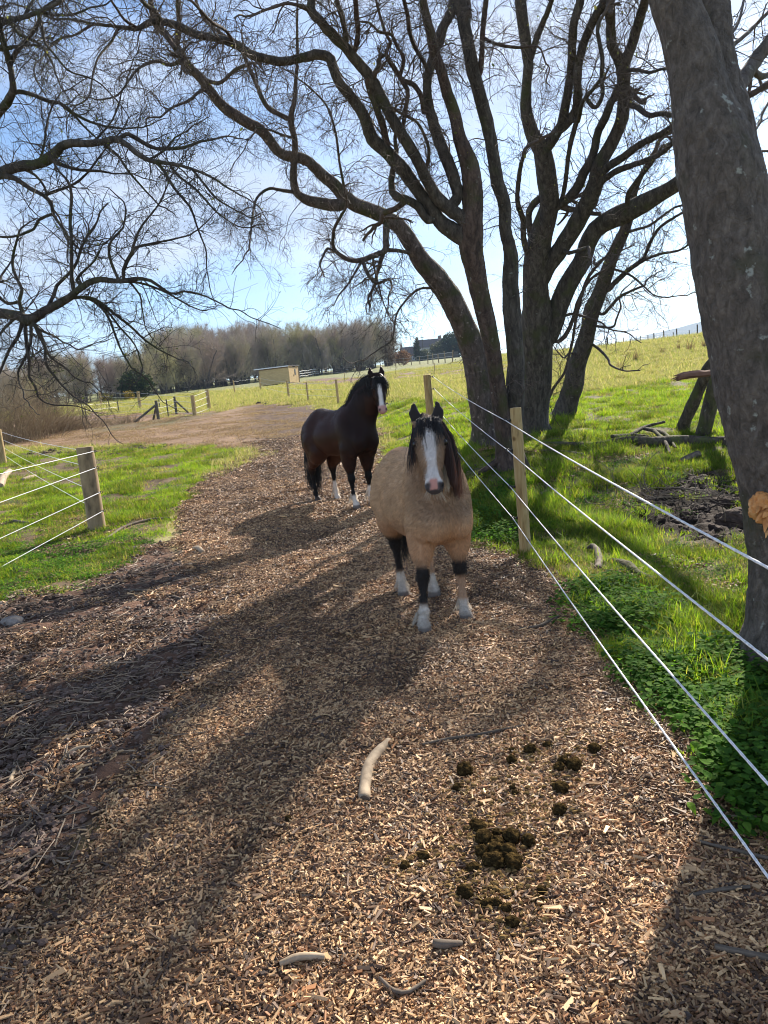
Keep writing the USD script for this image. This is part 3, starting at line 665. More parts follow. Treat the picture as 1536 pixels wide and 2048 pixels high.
# right: electric rope fence along the track
P2, P3 = A([1.341, 7.091, 0.0]), A([1.1, 14.75, 0.0])
P1 = A([0.93, -0.2, 0.0]); P1[2] = -0.2
P2[2], P3[2] = surface(P2[0], P2[1]).item(), surface(P3[0], P3[1]).item()
fr = thing('electric_fence', 'round wooden post and white rope fence along the right edge of the wood chip track', 'fence', (0, 0, 0))
HS = [1.315, 1.03, 0.675, 0.37]
H3 = [z - P3[2] for z in [at_depth(868, 753, 14.75)[2], at_depth(872, 777, 14.75)[2], at_depth(877, 815, 14.75)[2], at_depth(882, 850, 14.75)[2]]]
H1 = [1.27, 1.04, 0.69, 0.42]
for P, h, r, hs, sd in ((P1, 1.5, 0.055, H1, 1), (P2, 1.425, 0.0575, HS, 2), (P3, at_depth(857, 750, 14.75)[2] - P3[2], 0.078, H3, 3)):
    p = obj('post', put(round_post(h, r, sd), P), M_POST, fr, 40)
    for z in hs:
        obj('insulator', put(turned(INS, 0.0 if P is not P3 else math.pi * 0.9), P + A([-r if P is not P3 else r, 0.0, z])), M_BLACK, p, True)
for k in range(4):
    rope('rope', [P1 + A([-0.10, 0, H1[k]]), P2 + A([-0.10, 0, HS[k]]), P3 + A([0.12, 0, H3[k]])], 0.0042, fr, M_ROPE, 0.004)

# left: the same kind of fence, its corner post by the track
Q = A([-4.38, 11.2, 0.0]); Q[2] = surface(Q[0], Q[1]).item()
fl = thing('electric_fence', 'white rope fence of the left paddock with a stout dark knotty corner post', 'fence', (0, 0, 0))
HQ = [1.19, 0.945, 0.57, 0.285]
q1 = A([-5.35, 6.2, 0.0]); q1[2] = surface(q1[0], q1[1]).item()
Q5 = ground_at(6, 928); Q5[2] = surface(Q5[0], Q5[1]).item()
pq = obj('post', put(round_post(1.262, 0.128, 21, 0.10), Q), M_POST_OLD, fl, 40, label='stout knotty corner post with dark bark patches')
ends = []
for k, (y0, z) in enumerate(zip((948, 1005, 1077, 1135), HQ)):
    a = Q + A([0.155, -0.06, z])
    obj('insulator', put(turned(INS, math.pi), Q + A([0.125, -0.06, z])), M_BLACK, pq, True)
    ends.append((a, at_depth(0, y0, 9.0)))
for P, sd, h, r in ((q1, 22, 1.3, 0.06), (Q5, 23, 1.18, 0.13)):
    obj('post', put(round_post(h, r, sd), P), M_POST, fl, 40)
for a, b in ends:
    far = b + (b - a) * 0.9
    rope('rope', [a, b, far], 0.0045, fl, M_ROPE, 0.0)
for k, z in enumerate(HQ):
    rope('rope', [Q + A([0.0, 0.13, z]), Q5 + A([0.14, 0, 1.08 - 0.27 * k])], 0.0045, fl, M_ROPE, 0.003, False)

def post_line(name, label, spots, mat, wires, wr, group=None, wire_mat=M_WIRE, square=False, braces=()):
    """spots: (foot pixel, head pixel, radius in metres); wires: heights as shares of the post."""
    t = thing(name, label, 'fence', (0, 0, 0), 0, group)
    tops = []
    for k, (foot, head, r) in enumerate(spots):
        g = ground_at(*foot); g[2] = surface(g[0], g[1]).item()
        h = abs(foot[1] - head[1]) * g[1] / F_PX * 1.01
        obj('post', put(round_post(h, r, 30 + k, 0.06, 8), g), mat, t, 40)
        tops.append((g, h))
        for (kk, dx, dy) in braces:
            if kk == k:
                a = g + A([0, 0, h * 0.8]); b = g + A([dx, dy, 0]); b[2] = surface(b[0], b[1]).item()
                obj('brace', tube(A([a, b]), r * 0.7, 6), mat, t, 40)
    for w in wires:
        rope('wire', [g + A([0, -0.06, h * w]) for g, h in tops], wr, t, wire_mat, 0.002, False)
    return t

post_line('rope_fence', 'fence of golden posts with white insulators behind the dark horse', [((677, 808), (671, 760), 0.075), ((617, 805), (610, 768), 0.06), ((578, 797), (572, 761), 0.09), ((522, 782), (518, 755), 0.11), ((470, 789), (467, 762), 0.08)], M_POST, (0.9, 0.6, 0.32), 0.008)
post_line('rope_fence', 'fence of four pale leaning posts beyond the tan straw on the left', [((203, 812), (198, 783), 0.16), ((281, 820), (273, 784), 0.15), ((390, 833), (380, 793), 0.13), ((419, 820), (412, 779), 0.13)], M_POST, (0.92, 0.66, 0.36, 0.1), 0.009)
post_line('wire_fence', 'old dark wire fence with braced posts in the green strip on the left', [((35, 862), (28, 828), 0.04), ((175, 851), (171, 818), 0.04), ((317, 838), (313, 801), 0.10), ((337, 833), (332, 799), 0.045), ((353, 827), (348, 793), 0.09)], M_POST_DARK, (0.9, 0.6, 0.3), 0.006, braces=((2, -1.25, -0.9), (2, -0.6, 0.9), (4, 0.8, 0.3)))
post_line('wire_fence', 'three thin dark stakes in the brown ground left of the braced posts', [((167, 836), (163, 808), 0.05), ((238, 825), (236, 803), 0.05), ((320, 817), (317, 799), 0.05)], M_POST_DARK, (0.9, 0.5), 0.006)
post_line('rope_fence', 'thin fence stakes crossing the field between the dark horse and the house', [((572, 761), (568, 739), 0.05), ((690, 763), (688, 745), 0.05), ((870, 747), (869, 727), 0.05), ((1140, 728), (1139, 712), 0.05)], M_POST, (0.9, 0.45), 0.007)

# the wood's edge: posts and rails with white gates right of the shed
rng = np.random.default_rng(31)
def far_fence(name, label, ends, n, h, r, mat, rails, rr, rail_mat, jitter=0.15):
    t = thing(name, label, 'fence')
    g0 = [ground_at(*e) for e in ends]
    seg = np.linalg.norm(np.diff(A(g0)[:, :2], axis=0), axis=1); cum = np.append(0, np.cumsum(seg))
    s = np.linspace(0, cum[-1], n)
    xs, ys = np.interp(s, cum, A(g0)[:, 0]), np.interp(s, cum, A(g0)[:, 1])
    zs = surface(xs, ys)
    hs = h * rng.uniform(1 - jitter, 1 + jitter, n)
    for k in range(n):
        v, f = round_post(hs[k], r, k, 0.0, 6)
        v = v + A([0, 0, 0]); v[:, 0] += v[:, 2] * rng.normal(0, 0.05)
        obj('post', put((v, f), (xs[k], ys[k], zs[k])), mat, t, False)
    for w in rails:
        obj('rail', tube(np.stack([xs, ys - r, zs + h * w], -1), rr, 5), rail_mat, t, False)
far_fence('paddock_fence', 'grey post and rail fence along the foot of the wood left of the shed', [(60, 822), (200, 803), (330, 787), (440, 772), (525, 765)], 34, 1.3, 0.09, M_POST_DARK, (0.85, 0.5), 0.035, M_POST_DARK)
far_fence('paddock_fence', 'pale post and rail fence along the foot of the wood right of the shed', [(600, 757), (660, 747), (735, 737)], 26, 1.7, 0.075, M_POST_OLD, (0.92, 0.6, 0.3), 0.05, M_WHITE)
far_fence('paddock_fence', 'line of brown posts on the green bank in front of the far house', [(735, 738), (800, 732), (853, 728), (905, 725)], 13, 1.9, 0.10, M_POST_OLD, (0.9, 0.55), 0.02, M_WIRE)
crest = [1128, 1150, 1175, 1202, 1215, 1232, 1247, 1264, 1272, 1281, 1296, 1308, 1328, 1347, 1354, 1379, 1395, 1412, 1419, 1440, 1462]
tall = {1215: 17, 1328: 18, 1320: 20, 1354: 18, 1395: 21, 1308: 15}
cf = thing('wire_fence', 'weathered wire fence along the crest of the field on the right against the sky', 'fence')
tops = []
for k, px in enumerate(crest):
    best = None
    for yy in np.arange(70, 100, 1.0):
        q = at_depth(px, 680, yy); zz = surface(q[0], yy).item()
        el = (zz - EYE[2]) / yy
        if best is None or el > best[0]:
            best = (el, q[0], yy, zz)
    h = tall.get(px, 12) * best[2] / F_PX
    g = A(best[1:])
    v, fc = round_post(h, 0.075 if px in tall else 0.05, k, 0.0, 7)
    v[:, 0] += v[:, 2] * rng.normal(0, 0.03)
    obj('post', put((v, fc), g), M_POST_DARK, cf)
    tops.append((g, h))
for w in (0.85, 0.5):
    rope('wire', [g + A([0, -0.08, min(h, 0.85) * w]) for g, h in tops], 0.006, cf, M_WIRE, 0.0, False)
# ------------------------------------------------------------------ trees: limbs traced in space, twigs grown from them
class Tree:
    def __init__(self, name, label, cat, base_y, bark, twig, seed, bud=None, group=None):
        self.t = thing(name, label, cat, (0, 0, 0), 0, group)
        self.y0, self.bark, self.twig, self.rng, self.bud = base_y, bark, twig, np.random.default_rng(seed), bud
        self.nodes, self.paths, self.seed, self.k = [], [], seed, 0

    def limb(self, px, y_end=None, y_start=None, name='limb', sides=None, rough=0.16, twigs=1.0, bark=None, wob=0.25, pre=None, roots=False, fine=None):
        """px: rows of (picture x, picture y, radius in picture pixels). The limb leaves from what is already there (its depth at the
        nearest point) and bends to the depth y_end."""
        px = A([(*q, np.nan)[:3] for q in px], float)
        if y_start is None:
            if self.nodes:
                nd = A(self.nodes); y_start = nd[np.argmin(np.hypot(nd[:, 0] - px[0, 0], nd[:, 1] - px[0, 1])), 2]
            else:
                y_start = self.y0
        y_end = y_start if y_end is None else y_end
        px[:, 2] = np.interp(np.arange(len(px)), np.flatnonzero(~np.isnan(px[:, 2])), px[~np.isnan(px[:, 2]), 2])
        if self.nodes and pre is None and name == 'limb':
            nd = A(self.nodes); dist = np.hypot(nd[:, 0] - px[0, 0], nd[:, 1] - px[0, 1]); m = np.argmin(dist)
            if 3 < dist[m] < 60:
                px = np.vstack([[nd[m, 0], nd[m, 1], px[0, 2]], px])
            dist = np.hypot(nd[:, 0] - px[-1, 0], nd[:, 1] - px[-1, 1]); m = np.argmin(dist)
            if px[-1, 2] >= 4 and dist[m] < 16 and len(px) > 2:
                px = np.vstack([px, [nd[m, 0], nd[m, 1], px[-1, 2]]]); y_end = nd[m, 2]
        known = ~np.isnan(px[:, 2]); px[:, 2] = np.interp(np.arange(len(px)), np.flatnonzero(known), px[known, 2])
        s = np.append(0, np.cumsum(np.hypot(np.diff(px[:, 0]), np.diff(px[:, 1])))); u = s / s[-1]
        y = y_start + (y_end - y_start) * u ** 1.2
        y = y + wob * np.sin(np.pi * np.minimum(u * 2, 1) / 2) * (meshkit.fbm(np.stack([u * 3, 0 * u + self.seed, 0 * u + self.k], -1), 2) - 0.5) * 2 * min(1.0, s[-1] / 400)
        m = max(2, int(s[-1] / 6)); ss = np.linspace(0, s[-1], m)
        self.nodes += list(zip(np.interp(ss, s, px[:, 0]), np.interp(ss, s, px[:, 1]), np.interp(ss, s, y)))
        p = A([at_depth(a, b, c) for (a, b, _), c in zip(px, y)])
        r = px[:, 2] * np.linalg.norm(p - EYE, axis=1) / F_PX * np.where(px[:, 2] < 16, 0.88, 0.96)
        if pre is not None:
            g_ = A(pre)[-1]; e_ = [0.5, 0.8, 0.93]
            p = np.vstack([A(pre)[:, :3], [g_[:3] + (p[0] - g_[:3]) * t_ for t_ in e_], p]); r = np.concatenate([A(pre)[:, 3], [g_[3] + (r[0] - g_[3]) * t_ for t_ in e_], r])
        q = smooth_path(np.column_stack([p, r]), step=max(0.05, 0.7 * float(np.median(r))))
        q[:, 3] = np.maximum(q[:, 3], 0.002)
        self.k += 1
        rm = float(np.median(q[:, 3]))
        q[1:-1, :3] += (np.random.default_rng(self.seed * 31 + self.k).normal(0, 0.05 * min(rm, 0.05), (len(q) - 2, 3)))
        if roots:
            h = q[:, 2] - q[0, 2]
            q[:, 3] *= 1 + 0.55 * np.exp(-np.maximum(h, 0) / 0.16)
        if fine:
            q = smooth_path(q, step=fine)
            v, f = tube(q[:, :3], q[:, 3], 130, rough, self.seed + self.k)
            ax = np.repeat(q[:, None, :3], 130, 1).reshape(-1, 3); ax = np.vstack([ax, q[:1, :3], q[-1:, :3]])
            o = v - ax; o /= np.linalg.norm(o, axis=1, keepdims=True) + 1e-9
            rid = meshkit.fbm(v * A([34, 34, 9]), 4, 11); lump = meshkit.fbm(v * A([9, 9, 6]), 3, 12)
            v = v + o * (0.016 * (0.5 - np.abs(rid - 0.5) * 2) + 0.022 * (lump - 0.5))[:, None]
            obj(name, (v, f), bark or self.bark, self.t, True)
        else:
          obj(name, tube(q[:, :3], q[:, 3], sides or (20 if rm > 0.1 else 12 if rm > 0.03 else 7), rough, self.seed + self.k), bark or self.bark, self.t, True)
        self.paths.append((q, twigs))
        return q

    def grow(self, density=5.0, length=(0.5, 1.3), droop=0.25, levels=3, kids=(5, 4), thin=0.0035, r_max=0.10, wander=0.26, up=0.0, budrate=0.0, leaf=0.018, tw=0.012):
        """Branchlets from every limb thinner than r_max, their children and grandchildren: one mass of twigs."""
        rng, P, D, R, LEN = self.rng, [], [], [], []
        for q, dens in self.paths:
            seg = np.linalg.norm(np.diff(q[:, :3], axis=0), axis=1)
            rmid = 0.5 * (q[1:, 3] + q[:-1, 3])
            rate = density * dens * seg * np.clip((r_max - rmid) / r_max * 1.4, 0, 1)
            n = rng.poisson(rate)
            for i in np.flatnonzero(n):
                for _ in range(n[i]):
                    t = rng.random(); p = q[i, :3] * (1 - t) + q[i + 1, :3] * t
                    ax = (q[i + 1, :3] - q[i, :3]) / seg[i]
                    v = rng.standard_normal(3); v -= ax * (v @ ax); v /= np.linalg.norm(v)
                    d = ax * rng.uniform(0.2, 0.9) + v + A([0, 0, up]); d /= np.linalg.norm(d)
                    P.append(p); D.append(d); R.append(min(rmid[i] * 0.45, tw) * rng.uniform(0.5, 1.0)); LEN.append(rng.uniform(*length) * (0.6 + 0.4 * min(1, rmid[i] / 0.03)))
            # the tip goes on as a twig
            P.append(q[-1, :3]); D.append((q[-1, :3] - q[-2, :3]) / (seg[-1] + 1e-9)); R.append(q[-1, 3]); LEN.append(rng.uniform(*length))
        P, D, R, LEN = A(P), A(D), A(R), A(LEN)
        tips, total = [], 0
        for lev in range(levels):
            K = 7 if lev == 0 else 5 if lev == 1 else 4
            n = len(P)
            pts = np.zeros((n, K + 1, 3)); pts[:, 0] = P; dirs = np.zeros((n, K + 1, 3)); dirs[:, 0] = D
            d = D.copy()
            for s in range(1, K + 1):
                d = d + rng.standard_normal((n, 3)) * wander + A([0, 0, -droop * s / K + 0.5 * up])
                d /= np.linalg.norm(d, axis=1, keepdims=True)
                pts[:, s] = pts[:, s - 1] + d * (LEN / K)[:, None]; dirs[:, s] = d
            w = 2 * np.maximum(R[:, None] * np.linspace(1, 0.45, K + 1)[None], thin * 0.5)
            tag(curves('twigs', pts, w, self.twig, self.t), kind='stuff')
            total += n
            tips.append(pts[:, -1])
            if lev == levels - 1:
                break
            m = rng.poisson(kids[lev], n)
            par = np.repeat(np.arange(n), m)
            u = rng.uniform(0.15, 1.0, len(par)) * K; i = np.minimum(u.astype(int), K - 1); fr = (u - i)[:, None]
            P = pts[par, i] * (1 - fr) + pts[par, i + 1] * fr
            ax = dirs[par, i + 1]
            v = rng.standard_normal((len(par), 3)); v -= ax * (v * ax).sum(1, keepdims=True); v /= np.linalg.norm(v, axis=1, keepdims=True)
            D = ax * rng.uniform(0.4, 1.2, (len(par), 1)) + v; D /= np.linalg.norm(D, axis=1, keepdims=True)
            R = R[par] * (1 - 0.5 * u / K) * 0.55
            LEN = LEN[par] * rng.uniform(0.35, 0.75, len(par)) * (1.15 - 0.6 * u / K)
            tipd = pts
        if budrate and self.bud:
            at = np.vstack(tips[-2:]); at = at[rng.random(len(at)) < budrate]
            n = len(at)
            sz = leaf * rng.lognormal(0, 0.35, n)
            a, b = rng.standard_normal((n, 3)), rng.standard_normal((n, 3))
            a /= np.linalg.norm(a, axis=1, keepdims=True); b -= a * (a * b).sum(1, keepdims=True); b /= np.linalg.norm(b, axis=1, keepdims=True)
            v = np.stack([at, at + (a * 0.5 + b * 0.3) * sz[:, None], at + a * sz[:, None], at + (a * 0.5 - b * 0.3) * sz[:, None]], 1).reshape(-1, 3)
            f = (np.arange(n)[:, None, None] * 4 + A([[0, 1, 2], [0, 2, 3]])[None]).reshape(-1, 3)
            c = A([[0.14, 0.17, 0.045], [0.20, 0.20, 0.07], [0.10, 0.12, 0.035]])[rng.integers(0, 3, n)]
            tag(obj('buds', (v, f), M_BUD, self.t, False, np.repeat(c, 4, 0)), kind='stuff')
        print(self.t.GetName(), 'twigs', total)

# left birch of the group
a = Tree('birch_tree', 'birch with peeling pale bark leaning left, leftmost of the cluster behind the fence', 'tree', 14.2, M_BIRCH, M_TWIG, 101, True)
a.limb([(977, 900, 34), (972, 850, 29), (961, 780, 27), (946, 700, 25), (922, 640, 24), (897, 590, 23), (868, 550, 21), (846, 525, 19), (822, 485, 16), (795, 450, 15.5), (755, 427, 15), (712, 410, 15), (689, 393, 14), (669, 370, 13), (645, 350, 12), (612, 320, 11), (562, 307, 10), (529, 267, 10), (512, 253, 10), (493, 245, 10), (443, 210, 10), (410, 167, 9), (370, 123, 8), (353, 93, 7), (330, 67, 6), (313, 50, 6), (303, 17, 5), (300, -40, 4)], 10.5, name='trunk', roots=True)
a.limb([(689, 393, 13), (679, 410, 13), (645, 407, 12), (615, 400, 10), (595, 387, 8), (589, 370, 8), (587, 345, 7), (590, 287, 6), (582, 240, 6), (589, 200, 4.5), (592, 160, 4), (595, 110, 3), (594, 60, 2.5), (595, 0, 2)], 11.0)
a.limb([(582, 240, 5), (555, 227, 5), (532, 210, 5), (512, 167, 4), (497, 133, 4), (477, 93, 3.5), (433, 60, 3), (410, 40, 3), (393, 5, 2.5)], 10.8)
a.limb([(592, 385, 4), (560, 380, 3.5), (540, 377, 3), (522, 387, 3), (510, 405, 2.5), (503, 450, 2), (498, 500, 1.5)], 11.0, twigs=1.5)
a.limb([(775, 447, 8), (772, 465, 7), (772, 490, 7), (768, 503, 6.5), (745, 512, 6), (725, 520, 6), (699, 520, 5), (672, 503, 4.5), (666, 483, 4), (669, 457, 3.5), (680, 435, 3), (690, 420, 3)], 11.8, twigs=1.1)
a.limb([(824, 506, 4), (800, 502, 4), (772, 500, 5)], 12)
a.limb([(725, 522, 4.5), (732, 540, 4.5), (739, 553, 4), (752, 566, 3.5), (768, 562, 3), (780, 558, 2.5), (783, 570, 2)], 11.8, twigs=1.2)
a.limb([(746, 512, 2.5), (747, 530, 2.2), (755, 560, 2), (765, 600, 1.5), (782, 640, 1)], 11.5, twigs=1.2)
a.limb([(724, 523, 3), (710, 545, 2.5), (695, 570, 2), (678, 590, 1.6), (668, 610, 1.2)], 11.6, twigs=1.2)
a.limb([(862, 575, 3), (842, 577, 2.5), (825, 587, 2.5), (802, 613, 2.3), (792, 633, 2.2), (788, 660, 2), (785, 677, 2), (775, 688, 1.6), (762, 695, 1.4)], 12.5, twigs=1.1)
a.limb([(668, 503, 3), (655, 497, 3), (645, 515, 2.5), (640, 530, 2), (648, 550, 1.5)], 11.5, twigs=1.2)
a.limb([(582, 275, 2.5), (560, 268, 2.5), (540, 260, 2), (512, 255, 1.5)], 10.8)
a.limb([(700, 408, 3), (690, 380, 3), (680, 330, 2.6), (672, 270, 2.4), (655, 215, 2.2), (625, 180, 2), (600, 160, 1.6)], 11.4)
a.limb([(443, 208, 4), (430, 195, 3.5), (405, 180, 3), (380, 200, 2.6), (345, 215, 2.2), (320, 235, 2)], 10.3)
a.limb([(410, 160, 4), (440, 165, 3.5), (470, 140, 3.2), (497, 128, 3)], 10.6)
a.limb([(370, 118, 4), (340, 130, 3.5), (313, 122, 3), (280, 135, 2.5), (262, 155, 2), (235, 190, 1.8), (200, 200, 1.5)], 9.8)
a.limb([(353, 93, 5), (358, 60, 5), (357, 30, 4.5), (354, -20, 4)], 10.4)
a.grow(9.5, (0.35, 1.0), droop=0.20, levels=3, kids=(6, 5), thin=0.0026, r_max=0.13, tw=0.008)

# twin stems in front, with the great spreading limbs
b = Tree('birch_tree', 'reddish twin stemmed birch rising just behind the bare post of the right fence', 'tree', 11.2, M_REDBARK, M_TWIG, 102, True)
b.limb([(1012, 955, 24), (1011, 892, 19), (1003, 830, 17), (998, 790, 16.5), (992, 744, 16), (983, 690, 16.5), (974, 646, 17.5), (962, 597, 18), (952, 548, 20), (942, 500, 23), (941, 460, 23), (945, 430, 20), (946, 400, 19.5), (944, 365, 19), (940, 330, 18), (919, 277, 13), (909, 227, 12), (895, 187, 11), (882, 140, 10), (869, 107, 10), (862, 67, 9), (849, 17, 8), (840, -40, 7)], 9.6, name='trunk', roots=True)
b.limb([(1026, 955, 22), (1028, 900, 19), (1029, 843, 18), (1031, 794, 18), (1031, 720, 17), (1026, 646, 17), (1021, 562, 17), (1021, 508, 15), (1011, 464, 13), (1009, 410, 13.5), (995, 367, 14), (990, 335, 13), (979, 267, 13), (959, 187, 13), (945, 133, 13), (932, 67, 12), (919, 0, 12), (910, -60, 10)], 10.2, y_start=11.2, name='trunk', bark=M_BARK_OLD, roots=True)
b.limb([(935, 478, 18), (905, 462, 16), (879, 443, 15.5), (859, 410, 15), (832, 377, 14), (809, 343, 14), (775, 305, 14), (745, 277, 13), (725, 227, 11.5), (699, 190, 10.5), (675, 160, 10), (665, 130, 10), (655, 112, 9.5), (629, 110, 9), (595, 118, 8), (562, 123, 8), (512, 113, 8), (493, 103, 8), (467, 87, 8), (427, 75, 7), (390, 68, 7), (353, 50, 6.5), (317, 43, 6), (293, 47, 5), (277, 57, 4), (233, 53, 3), (187, 47, 2.5), (147, 40, 2.2), (107, 37, 2), (75, 25, 1.6)], 8.6, bark=M_BARK_OLD)
b.limb([(938, 445, 15), (912, 427, 14), (885, 407, 14), (865, 380, 13), (848, 348, 12), (829, 310, 12), (802, 267, 11.5), (779, 227, 11), (759, 187, 11), (735, 147, 11), (709, 117, 10.5), (689, 93, 10), (662, 67, 9.5), (639, 40, 9), (622, 20, 8), (625, -10, 7), (628, -50, 6)], 9.2, bark=M_BARK_OLD)
b.limb([(625, 22, 6), (608, 15, 4.5), (594, 10, 3)], 9.2, twigs=0.3)
b.limb([(775, 305, 8), (770, 270, 7.5), (762, 240, 7), (752, 213, 7), (742, 183, 7), (735, 160, 6)], 9.6)
b.limb([(915, 392, 12), (902, 340, 13), (882, 290, 12), (865, 240, 11), (856, 200, 9.5), (855, 157, 9), (864, 123, 9.5), (879, 77, 10), (890, 48, 9), (905, 17, 9), (908, -40, 8)], 9.4, bark=M_BARK_OLD)
b.limb([(858, 150, 4), (845, 120, 4), (830, 95, 4), (818, 60, 4), (815, 30, 4), (805, -10, 3.5)], 9.0)
b.limb([(846, 225, 3.5), (843, 195, 5), (828, 170, 5), (805, 160, 5), (785, 130, 5), (772, 110, 4), (780, 85, 3), (770, 65, 3)], 9.3)
b.limb([(804, 262, 4.5), (812, 215, 4.5), (815, 180, 4.5), (800, 155, 4), (808, 120, 4), (795, 95, 3), (783, 70, 3.5), (760, 65, 2.5)], 9.3)
b.limb([(709, 103, 5), (716, 67, 5), (713, 30, 5), (710, -20, 4.5)], 9.0)
b.limb([(693, 80, 5), (684, 35, 5), (673, 0, 4.5), (668, -40, 4)], 9.0)
b.limb([(958, 150, 6), (963, 120, 5.5), (965, 70, 5), (971, 10, 5), (975, -40, 4)], 10.0)
b.limb([(966, 75, 3.5), (985, 85, 3), (1010, 92, 3), (1040, 95, 2.5), (1070, 92, 2)], 10.0)
b.limb([(850, 345, 4), (858, 300, 3.5), (838, 250, 3), (810, 230, 3)], 9.6)
b.limb([(855, 440, 9), (838, 415, 9), (815, 400, 8.5), (790, 392, 8), (783, 375, 7), (785, 345, 6), (792, 310, 5), (790, 280, 4)], 10.2, bark=M_BARK_OLD)
b.limb([(812, 402, 6), (790, 418, 6), (770, 425, 6)], 10.6, twigs=0.2)
b.limb([(320, 40, 5), (310, 22, 4.5), (290, 8, 4), (268, -20, 3.5)], 8.5)
b.limb([(468, 85, 3.5), (450, 60, 3), (425, 45, 3), (400, 20, 2.6)], 8.6)
b.limb([(320, 47, 4.5), (335, 75, 4.5), (352, 100, 5)], 8.9, twigs=0.5)
b.limb([(296, 50, 3), (270, 60, 3), (240, 55, 2.5), (222, 85, 2.3), (200, 110, 2), (188, 140, 1.8), (180, 190, 1.5)], 8.3)
b.limb([(277, 57, 3), (250, 40, 2.5), (232, 15, 2.2), (215, -10, 2)], 8.3)
b.limb([(187, 47, 2.5), (150, 70, 2), (115, 80, 1.8), (80, 120, 1.5)], 8.0)
b.limb([(1016, 900, 8), (990, 925, 7), (960, 945, 5), (935, 958, 3)], 11.0, name='root', twigs=0)
b.limb([(1040, 905, 9), (1052, 930, 8), (1066, 945, 6), (1092, 955, 4)], 10.8, name='root', twigs=0)
b.grow(8.5, (0.35, 1.0), droop=0.12, levels=3, kids=(6.5, 5), thin=0.0026, r_max=0.14, budrate=0.06, leaf=0.020, tw=0.009)

# the big one on the right of the group
c = Tree('alder_tree', 'big many limbed tree, thickest of the cluster, with one limb arching right', 'tree', 16.0, M_BARK_OLD, M_TWIG, 103, True)
c.limb([(1066, 880, 40), (1066, 850, 34), (1069, 800, 31), (1073, 740, 30), (1075, 690, 32), (1075, 640, 31), (1071, 590, 26), (1071, 540, 25), (1077, 490, 24), (1087, 450, 22), (1097, 417, 18.5), (1097, 383, 18), (1091, 345, 18), (1084, 300, 16), (1066, 272, 14), (1053, 225, 11.5), (1053, 175, 9.5), (1057, 130, 10), (1051, 83, 11), (1044, 33, 11), (1041, -10, 11), (1036, -60, 9)], 12.5, name='trunk', roots=True, wob=0.1)
c.limb([(1084, 305, 13), (1099, 287, 12), (1122, 250, 9.5), (1133, 200, 8.5), (1141, 150, 8), (1144, 100, 8), (1147, 50, 8), (1161, 0, 8), (1166, -40, 7)], 12.2)
c.limb([(1122, 258, 8), (1137, 243, 8.5), (1154, 213, 9), (1155, 160, 8), (1158, 123, 8), (1171, 77, 8), (1191, 33, 8), (1214, 0, 9), (1230, -40, 8)], 12.0)
c.limb([(1060, 120, 6), (1076, 70, 6), (1096, 22, 5), (1106, -10, 5)], 12.3)
c.limb([(1079, 560, 18), (1097, 530, 17), (1121, 497, 16.5), (1157, 440, 16), (1181, 393, 16), (1194, 360, 15.5), (1198, 330, 15), (1221, 290, 13), (1243, 240, 12), (1247, 187, 11.5), (1247, 140, 13), (1235, 112, 10), (1224, 90, 9), (1221, 33, 9), (1216, -20, 9)], 11.8)
c.limb([(1248, 128, 11), (1262, 95, 9.5), (1277, 45, 9), (1291, 0, 8), (1300, -40, 7)], 11.6)
c.limb([(1105, 420, 8), (1122, 408, 9), (1137, 397, 9), (1157, 372, 10), (1167, 348, 9.5), (1187, 308, 8.5), (1195, 267, 8), (1211, 233, 8), (1225, 200, 7), (1240, 170, 7)], 12.2)
c.limb([(1090, 680, 20), (1104, 655, 19), (1121, 603, 20), (1141, 560, 19), (1164, 523, 18), (1175, 490, 17), (1191, 460, 16.5), (1224, 437, 17.5), (1257, 423, 18), (1291, 405, 17), (1324, 387, 15), (1357, 367, 14), (1384, 350, 13), (1420, 320, 11), (1450, 280, 9), (1475, 220, 7)], 12.8)
c.limb([(1257, 415, 6), (1257, 388, 5), (1277, 358, 4.5), (1300, 330, 4), (1320, 300, 3)], 12.8)
c.limb([(1197, 350, 9), (1218, 332, 8), (1241, 318, 7.5), (1264, 300, 7), (1291, 283, 6.5), (1324, 267, 6), (1351, 248, 6), (1364, 223, 5), (1375, 190, 4)], 11.6)
c.limb([(1194, 372, 7), (1212, 356, 6.5), (1237, 340, 6), (1274, 327, 5.5), (1317, 310, 5), (1351, 280, 5), (1371, 265, 4), (1400, 250, 3)], 11.6)
c.limb([(1249, 205, 5), (1270, 212, 5), (1297, 230, 5), (1324, 227, 4.5), (1357, 233, 4), (1380, 240, 3)], 11.5)
c.limb([(1250, 140, 4), (1275, 140, 3.5), (1300, 145, 3), (1325, 138, 2.5), (1345, 140, 2)], 11.4)
c.limb([(1155, 243, 4.5), (1165, 205, 4), (1185, 180, 3.5), (1200, 160, 3)], 12)
c.limb([(1154, 240, 5), (1144, 275, 5), (1137, 310, 4.5), (1133, 345, 4.5), (1128, 380, 4.5), (1123, 402, 5)], 12.3, twigs=0.5)
c.limb([(1190, 215, 4), (1205, 190, 4), (1203, 150, 4), (1205, 120, 4), (1195, 60, 3.5), (1200, 40, 3)], 11.8)
c.limb([(1076, 515, 7), (1063, 475, 7), (1057, 430, 7), (1068, 408, 7), (1085, 395, 8)], 14, twigs=0.4)
c.limb([(1072, 535, 6), (1056, 508, 6), (1047, 475, 6), (1046, 440, 6), (1035, 400, 5), (1040, 340, 4.5), (1050, 300, 4)], 13)
c.limb([(1092, 806, 3.2), (1105, 780, 3.2), (1116, 764, 3), (1130, 743, 3), (1138, 712, 3), (1145, 682, 3), (1152, 640, 3), (1171, 567, 3.5), (1195, 530, 3.5), (1215, 510, 3), (1231, 483, 3)], 15.2, bark=M_TWIG)
